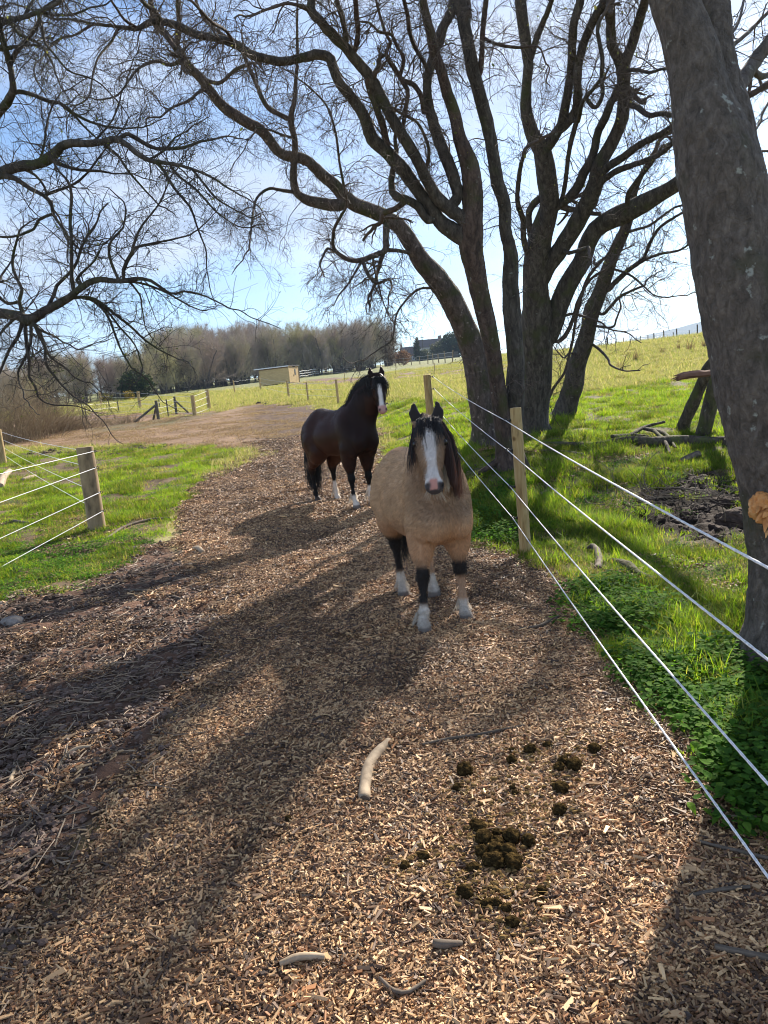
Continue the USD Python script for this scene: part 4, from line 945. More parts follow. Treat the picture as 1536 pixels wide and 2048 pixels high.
c.limb([(1112, 683, 4), (1130, 672, 5), (1145, 640, 4), (1157, 600, 3.5), (1180, 560, 3), (1210, 540, 2.6)], 15, bark=M_TWIG)
c.limb([(1112, 640, 3), (1140, 628, 3), (1165, 632, 2.6), (1190, 640, 2)], 15.2, bark=M_TWIG)
c.limb([(1135, 505, 4), (1150, 503, 4), (1175, 495, 3.5)], 13.5, twigs=0.3)
c.limb([(1080, 850, 12), (1062, 880, 12), (1052, 905, 8)], 15.4, name='root', twigs=0)
c.grow(6.5, (0.4, 1.2), droop=0.05, up=0.12, levels=3, kids=(7, 5), thin=0.003, r_max=0.17, budrate=0.10, leaf=0.028, tw=0.010)

# the slim one leaning right
d = Tree('willow_tree', 'slim dark tree leaning right, standing apart on the right of the cluster', 'tree', 18.6, M_BARK, M_TWIG, 104, True)
d.limb([(1124, 845, 27), (1128, 830, 22), (1137, 800, 20), (1146, 771, 20), (1156, 724, 17), (1168, 689, 16.5), (1178, 650, 15.5), (1184, 622, 16), (1201, 583, 14.5), (1214, 543, 14.5), (1231, 500, 12.5), (1247, 467, 11), (1257, 437, 9), (1266, 395, 7), (1280, 355, 5.5), (1300, 320, 4.5)], 15.5, name='trunk', roots=True, wob=0.1)
d.limb([(1215, 580, 6), (1230, 565, 5.5), (1257, 540, 5), (1287, 517, 4), (1298, 490, 3.5), (1320, 455, 3), (1357, 430, 2.5)], 15.5)
d.limb([(1258, 540, 4), (1290, 520, 3.2), (1325, 507, 2.6), (1360, 500, 2.2), (1390, 478, 2)], 15.0)
d.limb([(1206, 628, 3.6), (1222, 612, 3.4), (1241, 593, 3.2), (1267, 580, 2.6), (1290, 570, 2)], 16)
d.limb([(1228, 538, 2.6), (1260, 550, 2.4), (1285, 570, 2), (1308, 590, 1.6), (1335, 595, 1.3)], 15.5)
d.limb([(1235, 470, 3.5), (1270, 460, 3), (1300, 450, 2.6), (1350, 415, 2.2), (1385, 410, 2)], 15)
d.limb([(1193, 652, 3), (1215, 655, 2.6), (1228, 652, 2.2), (1232, 640, 2)], 16.5, twigs=0.5)
d.limb([(1183, 688, 3), (1200, 700, 3), (1212, 713, 2.6)], 17.4, twigs=0)
d.limb([(1160, 715, 2.6), (1140, 706, 2.2), (1130, 715, 1.8)], 17.8, twigs=1)
d.grow(6.5, (0.5, 1.3), droop=-0.02, up=0.1, levels=3, kids=(6, 4.5), thin=0.0035, r_max=0.12, budrate=0.10, leaf=0.026, tw=0.010)

# the near trunk on the right
e = Tree('alder_tree', 'thick forked grey trunk leaning at the right edge with a torn orange branch stub', 'tree', 3.93, M_BARK_NEAR, M_TWIG, 105, True)
e.limb([(1578, 1335, 76), (1578, 1290, 66), (1574, 1200, 60), (1571, 1100, 60), (1560, 1000, 62), (1545, 900, 68), (1526, 800, 72), (1508, 700, 74), (1490, 620, 74), (1474, 550, 72), (1462, 480, 70), (1452, 420, 69), (1437, 340, 66), (1420, 270, 57), (1400, 190, 44), (1388, 130, 40), (1370, 70, 36), (1346, 0, 33), (1322, -80, 31), (1300, -160, 30)], 4.2, name='trunk', sides=40, rough=0.09, roots=True, wob=0.0, twigs=0.3, fine=0.016)
e.limb([(1478, 520, 50), (1478, 450, 50), (1472, 380, 46), (1462, 300, 42), (1447, 220, 38), (1436, 140, 28), (1432, 80, 22), (1428, 0, 19), (1424, -80, 17)], 4.35, y_start=4.12, sides=30, rough=0.09, wob=0.0, twigs=0.3, fine=0.02)
e.limb([(1440, 215, 20), (1464, 190, 15), (1491, 152, 13), (1517, 113, 12), (1545, 75, 11), (1590, 20, 10), (1640, -40, 8)], 5.4)
e.limb([(1505, 140, 6), (1520, 152, 6), (1545, 148, 5), (1590, 135, 4)], 5.2)
e.limb([(1465, 258, 3.5), (1486, 264, 3), (1505, 265, 2.6), (1520, 245, 2.4), (1526, 225, 2.2), (1545, 190, 2)], 4.8)
e.limb([(1445, 120, 4), (1460, 95, 4), (1491, 70, 3.6), (1536, 25, 3), (1570, -5, 2.6)], 5.0)
e.limb([(1440, 100, 3.5), (1462, 70, 3), (1478, 40, 2.6), (1490, -10, 2.2)], 5.0)
e.limb([(1490, 303, 2.6), (1510, 303, 2.2), (1535, 302, 2)], 4.4, twigs=0)
e.grow(7.0, (0.25, 0.6), droop=0.1, levels=3, kids=(5, 4), thin=0.0012, r_max=0.06, wander=0.25, budrate=0.05, leaf=0.010, tw=0.005)

# the tree whose boughs hang in from the left; its trunk stands outside the picture
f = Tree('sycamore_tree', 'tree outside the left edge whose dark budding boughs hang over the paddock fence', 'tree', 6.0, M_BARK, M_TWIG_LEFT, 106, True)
tx, ty = -4.6, 6.4
tz = surface(tx, ty).item()
tr = A([[tx, ty, tz - 0.1, 0.36], [tx + 0.05, ty, tz + 0.6, 0.27], [tx - 0.05, ty - 0.05, tz + 1.6, 0.25], [tx + 0.05, ty, tz + 2.6, 0.23], [tx - 0.1, ty + 0.1, tz + 3.8, 0.19], [tx, ty, tz + 5.2, 0.14], [tx + 0.3, ty - 0.1, tz + 6.5, 0.09], [tx + 0.5, ty, tz + 7.6, 0.04]])
q = smooth_path(tr, step=0.15)
obj('trunk', tube(q[:, :3], q[:, 3], 20, 0.12, 9), M_BARK, f.t, True)
f.paths.append((q, 0.3))
def from_trunk(z, r): return [[tx, ty, z, r * 1.25]]
f.limb([(-20, 622, 10), (0, 627, 10), (33, 631, 10), (55, 640, 11), (72, 634, 9.5), (90, 622, 8.5), (127, 603, 8), (153, 583, 7.2), (177, 567, 6.4), (200, 558, 6), (240, 562, 5), (283, 558, 3.8), (317, 570, 3), (340, 587, 2.5), (383, 583, 2), (427, 600, 1.6)], 5.2, y_start=6.0, pre=from_trunk(2.3, 0.05))
for w in ([(140, 597, 3.5), (167, 594, 3.4), (190, 604, 3), (213, 627, 2.8), (227, 660, 2.5), (240, 695, 2), (262, 735, 1.5)], [(165, 594, 3), (190, 598, 3), (225, 625, 2.8), (260, 652, 2.6), (290, 680, 2.2), (320, 700, 1.8), (350, 715, 1.4)], [(175, 597, 2.6), (205, 612, 2.4), (240, 655, 2), (270, 690, 1.8), (285, 735, 1.4)],
          [(147, 580, 4.5), (144, 558, 4.2), (143, 540, 4), (143, 483, 3.6), (140, 440, 3.2), (143, 390, 3), (135, 362, 2.5), (120, 345, 2)], [(97, 612, 3.8), (108, 590, 3.6), (113, 572, 3.5), (128, 557, 3.2), (146, 538, 3)],
          [(247, 560, 4), (247, 540, 4), (262, 508, 4), (272, 495, 3.2), (300, 488, 2.6), (340, 480, 2), (380, 470, 1.6)], [(263, 507, 3.2), (272, 475, 2.8), (285, 450, 2.2), (305, 425, 1.8)], [(236, 557, 3), (222, 525, 3), (218, 492, 2.8), (230, 473, 2.5), (246, 455, 2), (252, 420, 1.8)],
          [(45, 625, 4), (38, 603, 3.6), (44, 580, 3.4), (35, 560, 3), (27, 540, 3), (25, 515, 2.6), (33, 483, 2.2), (40, 460, 1.8)], [(38, 603, 3), (15, 607, 3), (-5, 590, 3)],
          [(245, 563, 3), (275, 565, 2.6), (310, 575, 2.2), (345, 592, 2), (380, 612, 1.6), (400, 620, 1.3)], [(258, 562, 2.4), (280, 590, 2), (283, 610, 1.6), (288, 640, 1.2)], [(155, 580, 3), (160, 568, 3), (153, 560, 3), (165, 545, 2.4), (190, 520, 2), (205, 490, 1.6)],
          [(45, 645, 4), (35, 675, 3.4), (20, 698, 3), (10, 720, 2.6), (0, 745, 2.4)], [(50, 648, 4.2), (53, 685, 3.6), (55, 706, 3.2), (59, 724, 3), (59, 755, 2.8), (71, 773, 2.6), (76, 793, 2.2), (90, 805, 1.6)], [(68, 648, 4.2), (78, 668, 3.6), (90, 693, 3.2), (97, 708, 2.8), (111, 722, 2.4), (133, 737, 2), (150, 755, 1.6), (172, 765, 1.2)], [(72, 650, 3.4), (88, 685, 3), (93, 728, 2.8), (108, 751, 2.5), (124, 770, 2.2), (150, 795, 1.8), (165, 803, 1.4)],
          [(62, 652, 3.6), (62, 685, 3), (48, 720, 2.4), (36, 745, 2), (40, 770, 1.5)], [(30, 637, 3), (10, 655, 2.6), (-8, 680, 2)], [(66, 650, 3), (84, 662, 2.6), (108, 672, 2), (125, 684, 1.6)]):
    f.limb(w, None, twigs=1.0)
f.limb([(-20, 355, 10.5), (0, 347, 10), (33, 334, 9.5), (67, 329, 9), (95, 321, 9.5), (113, 302, 8.5), (133, 287, 7.5), (183, 287, 6.6), (213, 282, 6.4), (237, 279, 6), (260, 295, 5.2), (283, 313, 5), (310, 323, 4.5), (350, 328, 3.6), (383, 337, 3), (417, 350, 2.5), (450, 372, 2), (480, 390, 1.6)], 5.0, y_start=6.0, pre=from_trunk(3.3, 0.05))
for w in ([(105, 322, 4), (130, 332, 3.4), (160, 340, 3), (200, 342, 2.4), (225, 347, 1.6)], [(236, 277, 4), (257, 268, 4), (283, 283, 4), (313, 297, 3.6), (367, 295, 3), (400, 283, 2.5), (430, 278, 2)], [(0, 350, 6), (30, 357, 5), (60, 377, 4.2), (87, 391, 4), (103, 407, 3.6), (107, 430, 3.2), (123, 453, 2.6), (140, 480, 2)], [(105, 428, 3), (77, 440, 2.8), (68, 458, 2.6), (27, 473, 2.4), (-5, 473, 2.2)], [(87, 391, 3.4), (117, 380, 3), (140, 372, 2.6), (160, 360, 2.4), (180, 340, 2)],
          [(315, 325, 3.4), (333, 350, 3), (353, 383, 2.6), (380, 413, 2.4), (393, 450, 2), (410, 493, 1.6)], [(340, 328, 3), (355, 350, 2.8), (393, 380, 2.4), (417, 407, 2.2), (440, 430, 1.8), (470, 450, 1.4)], [(383, 337, 2.6), (410, 370, 2.4), (433, 397, 2), (470, 420, 1.6)], [(210, 292, 3), (235, 310, 2.6), (255, 340, 2.2), (285, 375, 2), (318, 410, 1.6)], [(80, 322, 2.6), (88, 290, 2.2), (95, 240, 1.8), (108, 205, 1.4)], [(300, 318, 2.4), (330, 300, 2.2), (350, 275, 1.8), (375, 262, 1.4)], [(183, 287, 2.5), (200, 270, 2.2), (225, 240, 1.8), (240, 200, 1.4)], [(40, 335, 3), (70, 350, 2.6), (90, 375, 2.2), (95, 400, 2)]):
    f.limb(w, None)
f.limb([(-20, 245, 8), (0, 223, 7.5), (20, 197, 7.5), (26, 178, 6.2), (24, 155, 5.4), (20, 130, 5.2), (10, 95, 5), (0, 60, 6), (-10, 20, 6)], 5.4, y_start=6.0, pre=from_trunk(4.3, 0.04))
for w in ([(20, 130, 4.4), (33, 103, 4.2), (60, 73, 3.4), (77, 47, 3), (85, 20, 2.4), (110, 0, 2)], [(26, 186, 4.4), (40, 183, 4.2), (67, 190, 3.8), (100, 203, 3.4), (120, 206, 3.2), (143, 223, 2.8), (167, 238, 2.6), (207, 252, 2.2), (247, 257, 1.8), (275, 255, 1.4)], [(118, 206, 2.4), (150, 232, 2.2), (165, 250, 2), (195, 278, 1.6)], [(0, 98, 5), (15, 97, 4), (25, 94, 3)]):
    f.limb(w, None)
f.limb([(-20, 40, 8), (0, 43, 8), (17, 40, 5), (50, 33, 4.2), (80, 23, 4), (105, 12, 3.4), (130, -5, 3)], 5.0, y_start=6.2, pre=from_trunk(5.2, 0.04))
for w in ([(78, 27, 3.2), (83, 50, 2.8), (90, 85, 2.4), (110, 110, 2), (135, 140, 1.8), (160, 150, 1.5)], [(17, 40, 3.4), (40, 70, 3), (75, 85, 2.4), (100, 115, 2), (112, 150, 1.6)], [(80, 23, 2.8), (110, 30, 2.4), (150, 28, 2), (180, 15, 1.6)], [(50, 33, 2.8), (60, 10, 2.4), (75, -15, 2)]):
    f.limb(w, None)
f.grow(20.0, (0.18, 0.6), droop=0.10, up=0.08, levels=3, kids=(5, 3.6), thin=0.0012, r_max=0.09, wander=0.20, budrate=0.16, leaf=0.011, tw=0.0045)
# ------------------------------------------------------------------ the wood, house, shed and hills behind the field
def bare_tree(rng, h, spread, stems, twigs_n, bare=0.28):
    """Trunk and bough meshes, and one mass of twigs, of a leafless tree h tall."""
    tr, bo, tips = [], [], []
    for s in range(stems):
        a = rng.uniform(0, 6.283); lean = rng.uniform(0.04, 0.22)
        p = [A([0.25 * s * math.cos(a), 0.25 * s * math.sin(a), -0.3])]; d = unit_([lean * math.cos(a), lean * math.sin(a), 1])
        n = 7; L_ = h * rng.uniform(0.55, 0.75)
        for k in range(n):
            d = unit_(d + rng.normal(0, 0.10, 3) + A([0, 0, 0.08])); p.append(p[-1] + d * L_ / n)
        r0 = h * rng.uniform(0.012, 0.018)
        tr.append(tube(p, r0 * np.linspace(1.15, 0.35, n + 1), 6))
        for k in range(1, n + 1):
            for _ in range(rng.integers(2, 4) + (k > 4)):
                b = rng.uniform(0, 6.283); e = rng.uniform(0.25, 1.0)
                dd = unit_([math.cos(b), math.sin(b), e]); q = [p[k]]; ll = spread * rng.uniform(0.5, 1.0) * (1.15 - 0.5 * k / n)
                for _ in range(5):
                    dd = unit_(dd + rng.normal(0, 0.16, 3) + A([0, 0, 0.10])); q.append(q[-1] + dd * ll / 5)
                bo.append(tube(q, r0 * 0.36 * np.linspace(1, 0.3, 6), 4, cap=False))
                tips += [(q[i], unit_(q[i] - q[i - 1])) for i in (2, 3, 4, 5)]
    T, D = A([t[0] for t in tips]), A([t[1] for t in tips])
    i = rng.integers(0, len(T), twigs_n)
    P, d = T[i], D[i] + rng.normal(0, 0.55, (twigs_n, 3)) + A([0, 0, 0.18])
    d /= np.linalg.norm(d, axis=1, keepdims=True)
    L_ = h * rng.uniform(0.05, 0.15, twigs_n)
    K = 3; V = np.zeros((twigs_n, K + 1, 3)); V[:, 0] = P
    for k in range(1, K + 1):
        d = d + rng.normal(0, 0.28, (twigs_n, 3)); d /= np.linalg.norm(d, axis=1, keepdims=True)
        V[:, k] = V[:, k - 1] + d * (L_ / K)[:, None]
    w = rng.uniform(0.006, 0.013, (twigs_n, 1)) * np.linspace(1, 0.4, K + 1)
    side = np.cross(V[:, -1] - V[:, 0], rng.standard_normal((twigs_n, 3))); side /= np.linalg.norm(side, axis=1, keepdims=True)
    s2 = np.cross(V[:, -1] - V[:, 0], side); s2 /= np.linalg.norm(s2, axis=1, keepdims=True)
    o = np.stack([side, -0.5 * side + 0.87 * s2, -0.5 * side - 0.87 * s2], 1)
    W = V[:, :, None] + o[:, None] * w[..., None, None]
    ii, kk, jj = np.meshgrid(np.arange(twigs_n), np.arange(K), np.arange(3), indexing='ij')
    a0 = ii * (K + 1) * 3 + kk * 3
    q = np.stack([a0 + jj, a0 + (jj + 1) % 3, a0 + 3 + (jj + 1) % 3, a0 + 3 + jj], -1).reshape(-1, 4)
    return join(tr), join(bo), (W.reshape(-1, 3), np.vstack([q[:, [0, 1, 2]], q[:, [0, 2, 3]]]))

def unit_(v):
    v = A(v, float)
    return v / np.linalg.norm(v)

rng = np.random.default_rng(61)
kinds = [(11, 4.2, 3, 5200), (12, 4.0, 2, 5000), (10, 4.4, 4, 5600), (13, 4.4, 2, 5200), (9, 3.4, 5, 4800)]
protos_ = []
spots = []
# rows of the wood: picture x of the trunk, distance, height
def row(x0, x1, n, y0, y1, h0, h1, jit):
    for k in range(n):
        u = (k + rng.uniform(-jit, jit)) / max(1, n - 1)
        spots.append((x0 + (x1 - x0) * u, y0 + (y1 - y0) * u + rng.uniform(-5, 5), (h0 + (h1 - h0) * u) * rng.uniform(0.85, 1.15)))
row(-260, 330, 20, 112, 140, 9.5, 9.5, 0.5)
row(330, 790, 30, 150, 214, 13.0, 14.5, 0.5)
row(-260, 330, 18, 126, 156, 11, 10, 0.5)
row(340, 770, 26, 168, 232, 16, 15.5, 0.5)
row(-200, 330, 14, 142, 172, 11.5, 10.5, 0.5)
row(350, 740, 18, 186, 250, 18.5, 17, 0.5)
row(-230, 60, 8, 72, 90, 7.5, 6.5, 0.4)
KINDS = ['slender several stemmed bare tree', 'bare tree with a forked trunk', 'wide bushy bare tree', 'tall high crowned bare tree', 'low many stemmed bare tree']
LAND = [(-20, 'far left'), (70, 'behind the willow scrub'), (170, 'behind the dark stakes'), (235, 'behind the tall leaning post'), (300, 'behind the holly bush'), (365, 'behind the braced dark posts'), (440, 'behind two pale posts'), (515, 'just left of the timber shed'), (600, 'behind the timber shed'), (665, 'behind the pale rails'), (730, 'above the dark horse'), (9999, 'by the rust brown bush')]
labels_ = []
for i, (px, y, h) in enumerate(spots):
    k = i % 5
    q = at_depth(px, 760, y); loc = (q[0], y, surface(q[0], y).item())
    rw = 'in the front row' if i < 50 else 'in the second row' if i < 94 else 'at the rear' if i < 126 else 'set forward of the wood'
    label = f'{KINDS[k]} {next(w for x_, w in LAND if px < x_)}, {rw}'
    labels_.append(label)
    if i < 5:
        hh, sp, st, tw = kinds[k]
        t, b_, w_ = bare_tree(rng, hh, sp, st, tw)
        tree = thing('bare_tree', label, 'tree', loc, rng.uniform(0, 6.28), 'bare trees of the wood behind the field')
        for o_, m_, n_ in ((t, M_WOODTRUNK, 'trunk'), (b_, M_WOODLAND, 'boughs'), (w_, M_WOODLAND, 'twigs')):
            o = obj(n_, o_, m_, tree, False)
            if n_ != 'trunk':
                tag(o, kind='stuff')
        UsdGeom.Xformable(tree).AddScaleOp().Set(Gf.Vec3f(*[h / hh] * 3))
        protos_.append(tree)
    else:
        copy_of(protos_[k], 'bare_tree', label, 'tree', loc, rng.uniform(0, 6.28), 'bare trees of the wood behind the field', h / kinds[k][0])

for lb in sorted(set(labels_)):                                  # trees that would share a label are told apart by their height
    same = [i for i, l_ in enumerate(labels_) if l_ == lb]
    if len(same) > 1:
        for r_, i in enumerate(sorted(same, key=lambda i: -spots[i][2])):
            stage.GetPrimAtPath('/World/bare_tree' + (f'_{i:03d}' if i else '')).SetCustomDataByKey('label', lb + ', the ' + ('tallest' if r_ == 0 and len(same) > 2 else 'taller' if r_ == 0 else 'shortest' if len(same) > 2 and r_ == len(same) - 1 else 'shorter' if len(same) == 2 else 'middle sized') + ' one')

# scrub at the left edge of the paddock
def shrub(name, label, px, y, h, w, n, mat_, kind='shrub', lean=0.5):
    q = at_depth(px, 800, y); g = A([q[0], y, surface(q[0], y).item()])
    t = thing(name, label, kind, g)
    P = np.stack([rng.normal(0, w * 0.33, n), rng.normal(0, w * 0.33, n), np.full(n, -0.05)], -1)
    d = np.stack([P[:, 0] * lean / w + rng.normal(0, 0.3, n), P[:, 1] * lean / w + rng.normal(0, 0.3, n), np.ones(n)], -1)
    L_ = h * rng.uniform(0.5, 1.15, n); V = np.zeros((n, 7, 3)); V[:, 0] = P
    for k in range(1, 7):
        d = d + rng.normal(0, 0.16, (n, 3)) + A([0, 0, -0.12 * k / 6]); d /= np.linalg.norm(d, axis=1, keepdims=True)
        V[:, k] = V[:, k - 1] + d * (L_ / 6)[:, None]
    curves('stems', V, 2 * (0.009 * np.linspace(1, 0.4, 7)[None] * rng.uniform(0.6, 1.4, (n, 1))), mat_, t)
    m = 3 * n; i = rng.integers(0, n, m); k = rng.integers(2, 6, m)
    P = V[i, k]; d = rng.normal(0, 0.7, (m, 3)) + A([0, 0, 0.6]); L_ = h * rng.uniform(0.1, 0.3, m); W = np.zeros((m, 4, 3)); W[:, 0] = P
    for k in range(1, 4):
        d = d + rng.normal(0, 0.25, (m, 3)); d /= np.linalg.norm(d, axis=1, keepdims=True); W[:, k] = W[:, k - 1] + d * (L_ / 3)[:, None]
    curves('twigs', W, 2 * (0.005 * np.linspace(1, 0.5, 4)[None] * np.ones((m, 1))), mat_, t)
    return t
shrub('willow_shrub', 'tall brown willow scrub at the left edge in front of the wood', 15, 38, 3.6, 2.6, 420, M_SHRUB)
shrub('willow_shrub', 'olive brown scrub between the leftmost bush and the thin fence stakes', 80, 42, 2.6, 2.2, 320, M_SHRUB)
shrub('bramble_bush', 'low reddish bramble mound beside the two thin dark stakes', 128, 43, 1.1, 2.4, 420, M_SHRUB, 'bramble', 1.2)
shrub('bramble_bush', 'small low brown bramble by the green strip left of the braced posts', 240, 46, 0.6, 1.3, 150, M_SHRUB, 'bramble', 1.2)

# evergreen and gorse among the trunks
def leafy(name, label, cat, px, y, h, w, n, cols, size, base=0.0, base_px=770):
    q = at_depth(px, base_px, y); g = A([q[0], y, surface(q[0], y).item() + base])
    t = thing(name, label, cat, g)
    u = rng.standard_normal((n, 3)); u /= np.linalg.norm(u, axis=1, keepdims=True)
    lump = 0.75 + 0.5 * meshkit.fbm(u * 2.2 + rng.uniform(0, 50), 3)
    r = rng.random(n) ** 0.4 * lump
    c = u * r[:, None] * A([w / 2, w / 2, h / 2]) + A([0, 0, h / 2]); c[:, 2] = np.maximum(c[:, 2], 0.05)
    a_, b_ = rng.standard_normal((n, 3)), rng.standard_normal((n, 3))
    a_ /= np.linalg.norm(a_, axis=1, keepdims=True); b_ -= a_ * (a_ * b_).sum(1, keepdims=True); b_ /= np.linalg.norm(b_, axis=1, keepdims=True)
    sz = size * rng.uniform(0.5, 1.3, (n, 1))
    V = np.stack([c, c + a_ * sz * 0.5 + b_ * sz * 0.3, c + a_ * sz, c + a_ * sz * 0.5 - b_ * sz * 0.3], 1).reshape(-1, 3)
    f = (np.arange(n)[:, None, None] * 4 + A([[0, 1, 2], [0, 2, 3]])[None]).reshape(-1, 3)
    cc = A(cols)[rng.integers(0, len(cols), n)] * rng.uniform(0.7, 1.3, (n, 1))
    tag(obj('foliage', (V, f), M_EVERGREEN, t, False, np.repeat(cc, 4, 0)), kind='stuff')
    obj('stem', tube([[0, 0, -0.2], [0.05, 0, h * 0.25], [0, 0.05, h * 0.6]], A([0.06, 0.05, 0.02]) * h / 3, 6), M_WOODTRUNK, t, True)
DG = [(0.03, 0.05, 0.018), (0.045, 0.065, 0.02), (0.02, 0.036, 0.015)]
leafy('holly_tree', 'dark green holly bush among the trunks of the wood, behind the braced posts', 'bush', 275, 118, 4.6, 5.5, 2600, DG, 0.45, base_px=790)
leafy('gorse_bush', 'small yellow flowering gorse at the foot of the wood', 'gorse', 258, 112, 1.6, 1.6, 500, [(0.45, 0.30, 0.02), (0.10, 0.10, 0.02)], 0.25, base_px=790)
leafy('gorse_bush', 'yellowish gorse half hidden behind the tall leaning post on the left', 'gorse', 212, 112, 1.5, 1.9, 500, [(0.35, 0.25, 0.03), (0.10, 0.10, 0.02)], 0.25, base_px=795)
leafy('beech_hedge', 'rust brown leafy bush at the right end of the wood beside the house', 'bush', 806, 205, 4.0, 4.5, 1500, [(0.24, 0.12, 0.05), (0.30, 0.17, 0.08), (0.16, 0.09, 0.05)], 0.45, base_px=735)
leafy('conifer_hedge', 'dark green hedge of trees right of the far house', 'hedge', 915, 310, 10.5, 15, 4200, DG, 1.0, base_px=720)
leafy('garden_shrub', 'pale green shrub between the far house and the dark hedge', 'shrub', 880, 308, 7.0, 8, 1500, [(0.09, 0.10, 0.05), (0.13, 0.13, 0.07)], 0.8, base_px=722)
leafy('garden_shrub', 'low grey green shrub in front of the white gable of the far house', 'shrub', 850, 300, 4.2, 5, 900, [(0.09, 0.11, 0.06), (0.13, 0.14, 0.08)], 0.7, base_px=722)
leafy('ivy_trunk', 'dark green ivy clad trunk standing in front of the far house wall', 'tree', 836, 298, 9.0, 2.6, 800, DG, 0.8, base_px=722)

# timber field shelter
def shed():
    q = at_depth(560, 760, 128); g = A([q[0], 128.0, surface(q[0], 128).item()])
    t = thing('timber_shed', 'new pale timber field shelter with a flat roof at the edge of the wood', 'shed', g, math.radians(-17))
    w, dp, hl, hr = 5.3, 4.2, 2.45, 2.75
    nb = 13
    for k in range(nb):                                   # long front wall of lapped boards
        obj('board', box(w, 0.03, hl / nb * 0.97, (0, -dp / 2 - 0.003 * (k % 2), (k + 0.5) * hl / nb)), M_BOARD, t)
    for k in range(nb):                                   # gable end on the right with its door opening
        z = (k + 0.5) * hr / nb
        for y0, y1 in ((-dp / 2 + 0.02, -0.35), (0.95, dp / 2)):
            obj('board', box(0.03, y1 - y0, hr / nb * 0.97, (w / 2 + 0.003 * (k % 2), (y0 + y1) / 2, z)), M_BOARD, t)
    d = obj('door', box(0.035, 1.26, hr * 0.93, (w / 2 - 0.01, 0.3, hr * 0.47)), M_BOARD, t)
    obj('handle', box(0.05, 0.05, 0.30, (w / 2 + 0.03, -0.1, 1.2)), M_BLACK, d)
    obj('window', box(0.04, 0.42, 0.95, (w / 2 + 0.016, 0.55, 1.75)), M_GLASS_DARK, t)
    for sx, sy in ((-1, -1), (1, -1), (1, 1)):
        obj('corner_post', box(0.09, 0.09, hl, (sx * (w / 2 + 0.02), sy * (dp / 2 + 0.02), hl / 2)), M_BOARD_DARK if sx > 0 and sy > 0 else M_BOARD, t)
    obj('back_wall', box(w - 0.1, 0.05, hl, (0, dp / 2, hl / 2)), M_BOARD_DARK, t)
    obj('end_wall', box(0.05, dp - 0.1, hl, (-w / 2, 0, hl / 2)), M_BOARD_DARK, t)
    rf = obj('roof', box(w + 1.0, dp + 0.5, 0.08, (-0.35, 0, hl + 0.36)), M_FELT, t)
    obj('fascia', box(w + 1.0, 0.03, 0.13, (-0.35, -dp / 2 - 0.27, hl + 0.25)), M_WHITE, t)
    obj('gable_panel', box(w, 0.05, 0.32, (0, -dp / 2 + 0.05, hl + 0.16)), M_BOARD_DARK, t)
shed()

# far house with its outbuildings and the pole
def house():
    q = at_depth(845, 722, 325); g = A([q[0], 325.0, surface(q[0], 325).item() - 0.3])
    t = thing('farmhouse', 'hazy far farmhouse with dark slate roofs and chimneys between the trees', 'house', g, math.radians(8))
    def gable(name, x0, x1, y0, y1, h, rh, wall, along='x', wins=()):
        w_ = obj('wall', box(x1 - x0, y1 - y0, h, ((x0 + x1) / 2, (y0 + y1) / 2, h / 2)), wall, t)
        if along == 'x':
            P_ = [(x0, y0 - .3, h), (x1, y0 - .3, h), (x1, y1 + .3, h), (x0, y1 + .3, h), (x0, (y0 + y1) / 2, h + rh), (x1, (y0 + y1) / 2, h + rh)]
        else:
            P_ = [(x0 - .3, y0, h), (x0 - .3, y1, h), (x1 + .3, y1, h), (x1 + .3, y0, h), ((x0 + x1) / 2, y0, h + rh), ((x0 + x1) / 2, y1, h + rh)]
        F_ = [(0, 1, 5), (0, 5, 4), (2, 3, 4), (2, 4, 5), (1, 2, 5), (3, 0, 4), (0, 2, 1), (0, 3, 2)]
        if along != 'x':
            F_ = [tuple(reversed(f_)) for f_ in F_]
        r_ = obj('roof', (A(P_, float), A(F_)), M_SLATE, t)
        for (wx, wy, wz, ax) in wins:
            f_ = obj('window', box(1.1 if ax == 'y' else 0.1, 0.1 if ax == 'y' else 1.1, 1.5, (wx, wy, wz)), M_WHITE, t)
            obj('pane', box(0.8 if ax == 'y' else 0.12, 0.12 if ax == 'y' else 0.8, 1.2, (wx - (0.03 if ax == 'x' else 0), wy - (0.03 if ax == 'y' else 0), wz)), M_GLASS_DARK, f_)
        return r_
    r1 = gable('main', -2.0, 9.5, -2.5, 5.0, 5.6, 3.6, M_HOUSEWALL, 'x', [(1.0, -2.52, 4.2, 'y'), (6.5, -2.52, 4.2, 'y'), (1.0, -2.52, 1.6, 'y'), (6.5, -2.52, 1.6, 'y')])
    gable('block', 4.0, 9.8, -7.0, -2.6, 5.2, 3.0, M_HOUSESTONE, 'y', [(6.0, -7.02, 3.6, 'y')])
    r2 = gable('wing', -9.0, -2.1, -1.0, 4.0, 3.4, 3.4, M_HOUSESTONE, 'x', [(-4.0, -1.02, 1.7, 'y')])
    gable('porch', -10.8, -8.0, -4.0, -1.1, 2.7, 1.9, M_HOUSEWALL, 'y')
    gable('barn', -15.5, -10.9, -1.5, 3.0, 2.9, 2.0, M_HOUSESTONE, 'x')
    for x_, y_, z_, s_ in ((-1.3, 1.2, 8.6, 1.0), (8.8, 1.2, 8.6, 1.1), (6.9, -4.8, 7.7, 0.9), (-8.4, 1.5, 6.4, 0.8)):
        c_ = obj('chimney', box(s_, s_ * 0.8, 2.2, (x_, y_, z_ + 0.4)), M_HOUSESTONE, t)
        for k_ in (-1, 1):
            pot = trimesh.creation.cylinder(0.14, 0.5, sections=8); pot.apply_translation([x_ + k_ * s_ * 0.25, y_, z_ + 1.75])
            obj('chimney_pot', (A(pot.vertices), A(pot.faces)), M_SLATE, c_)
house()
q = at_depth(848, 722, 300); g = A([q[0], 300.0, surface(q[0], 300).item()])
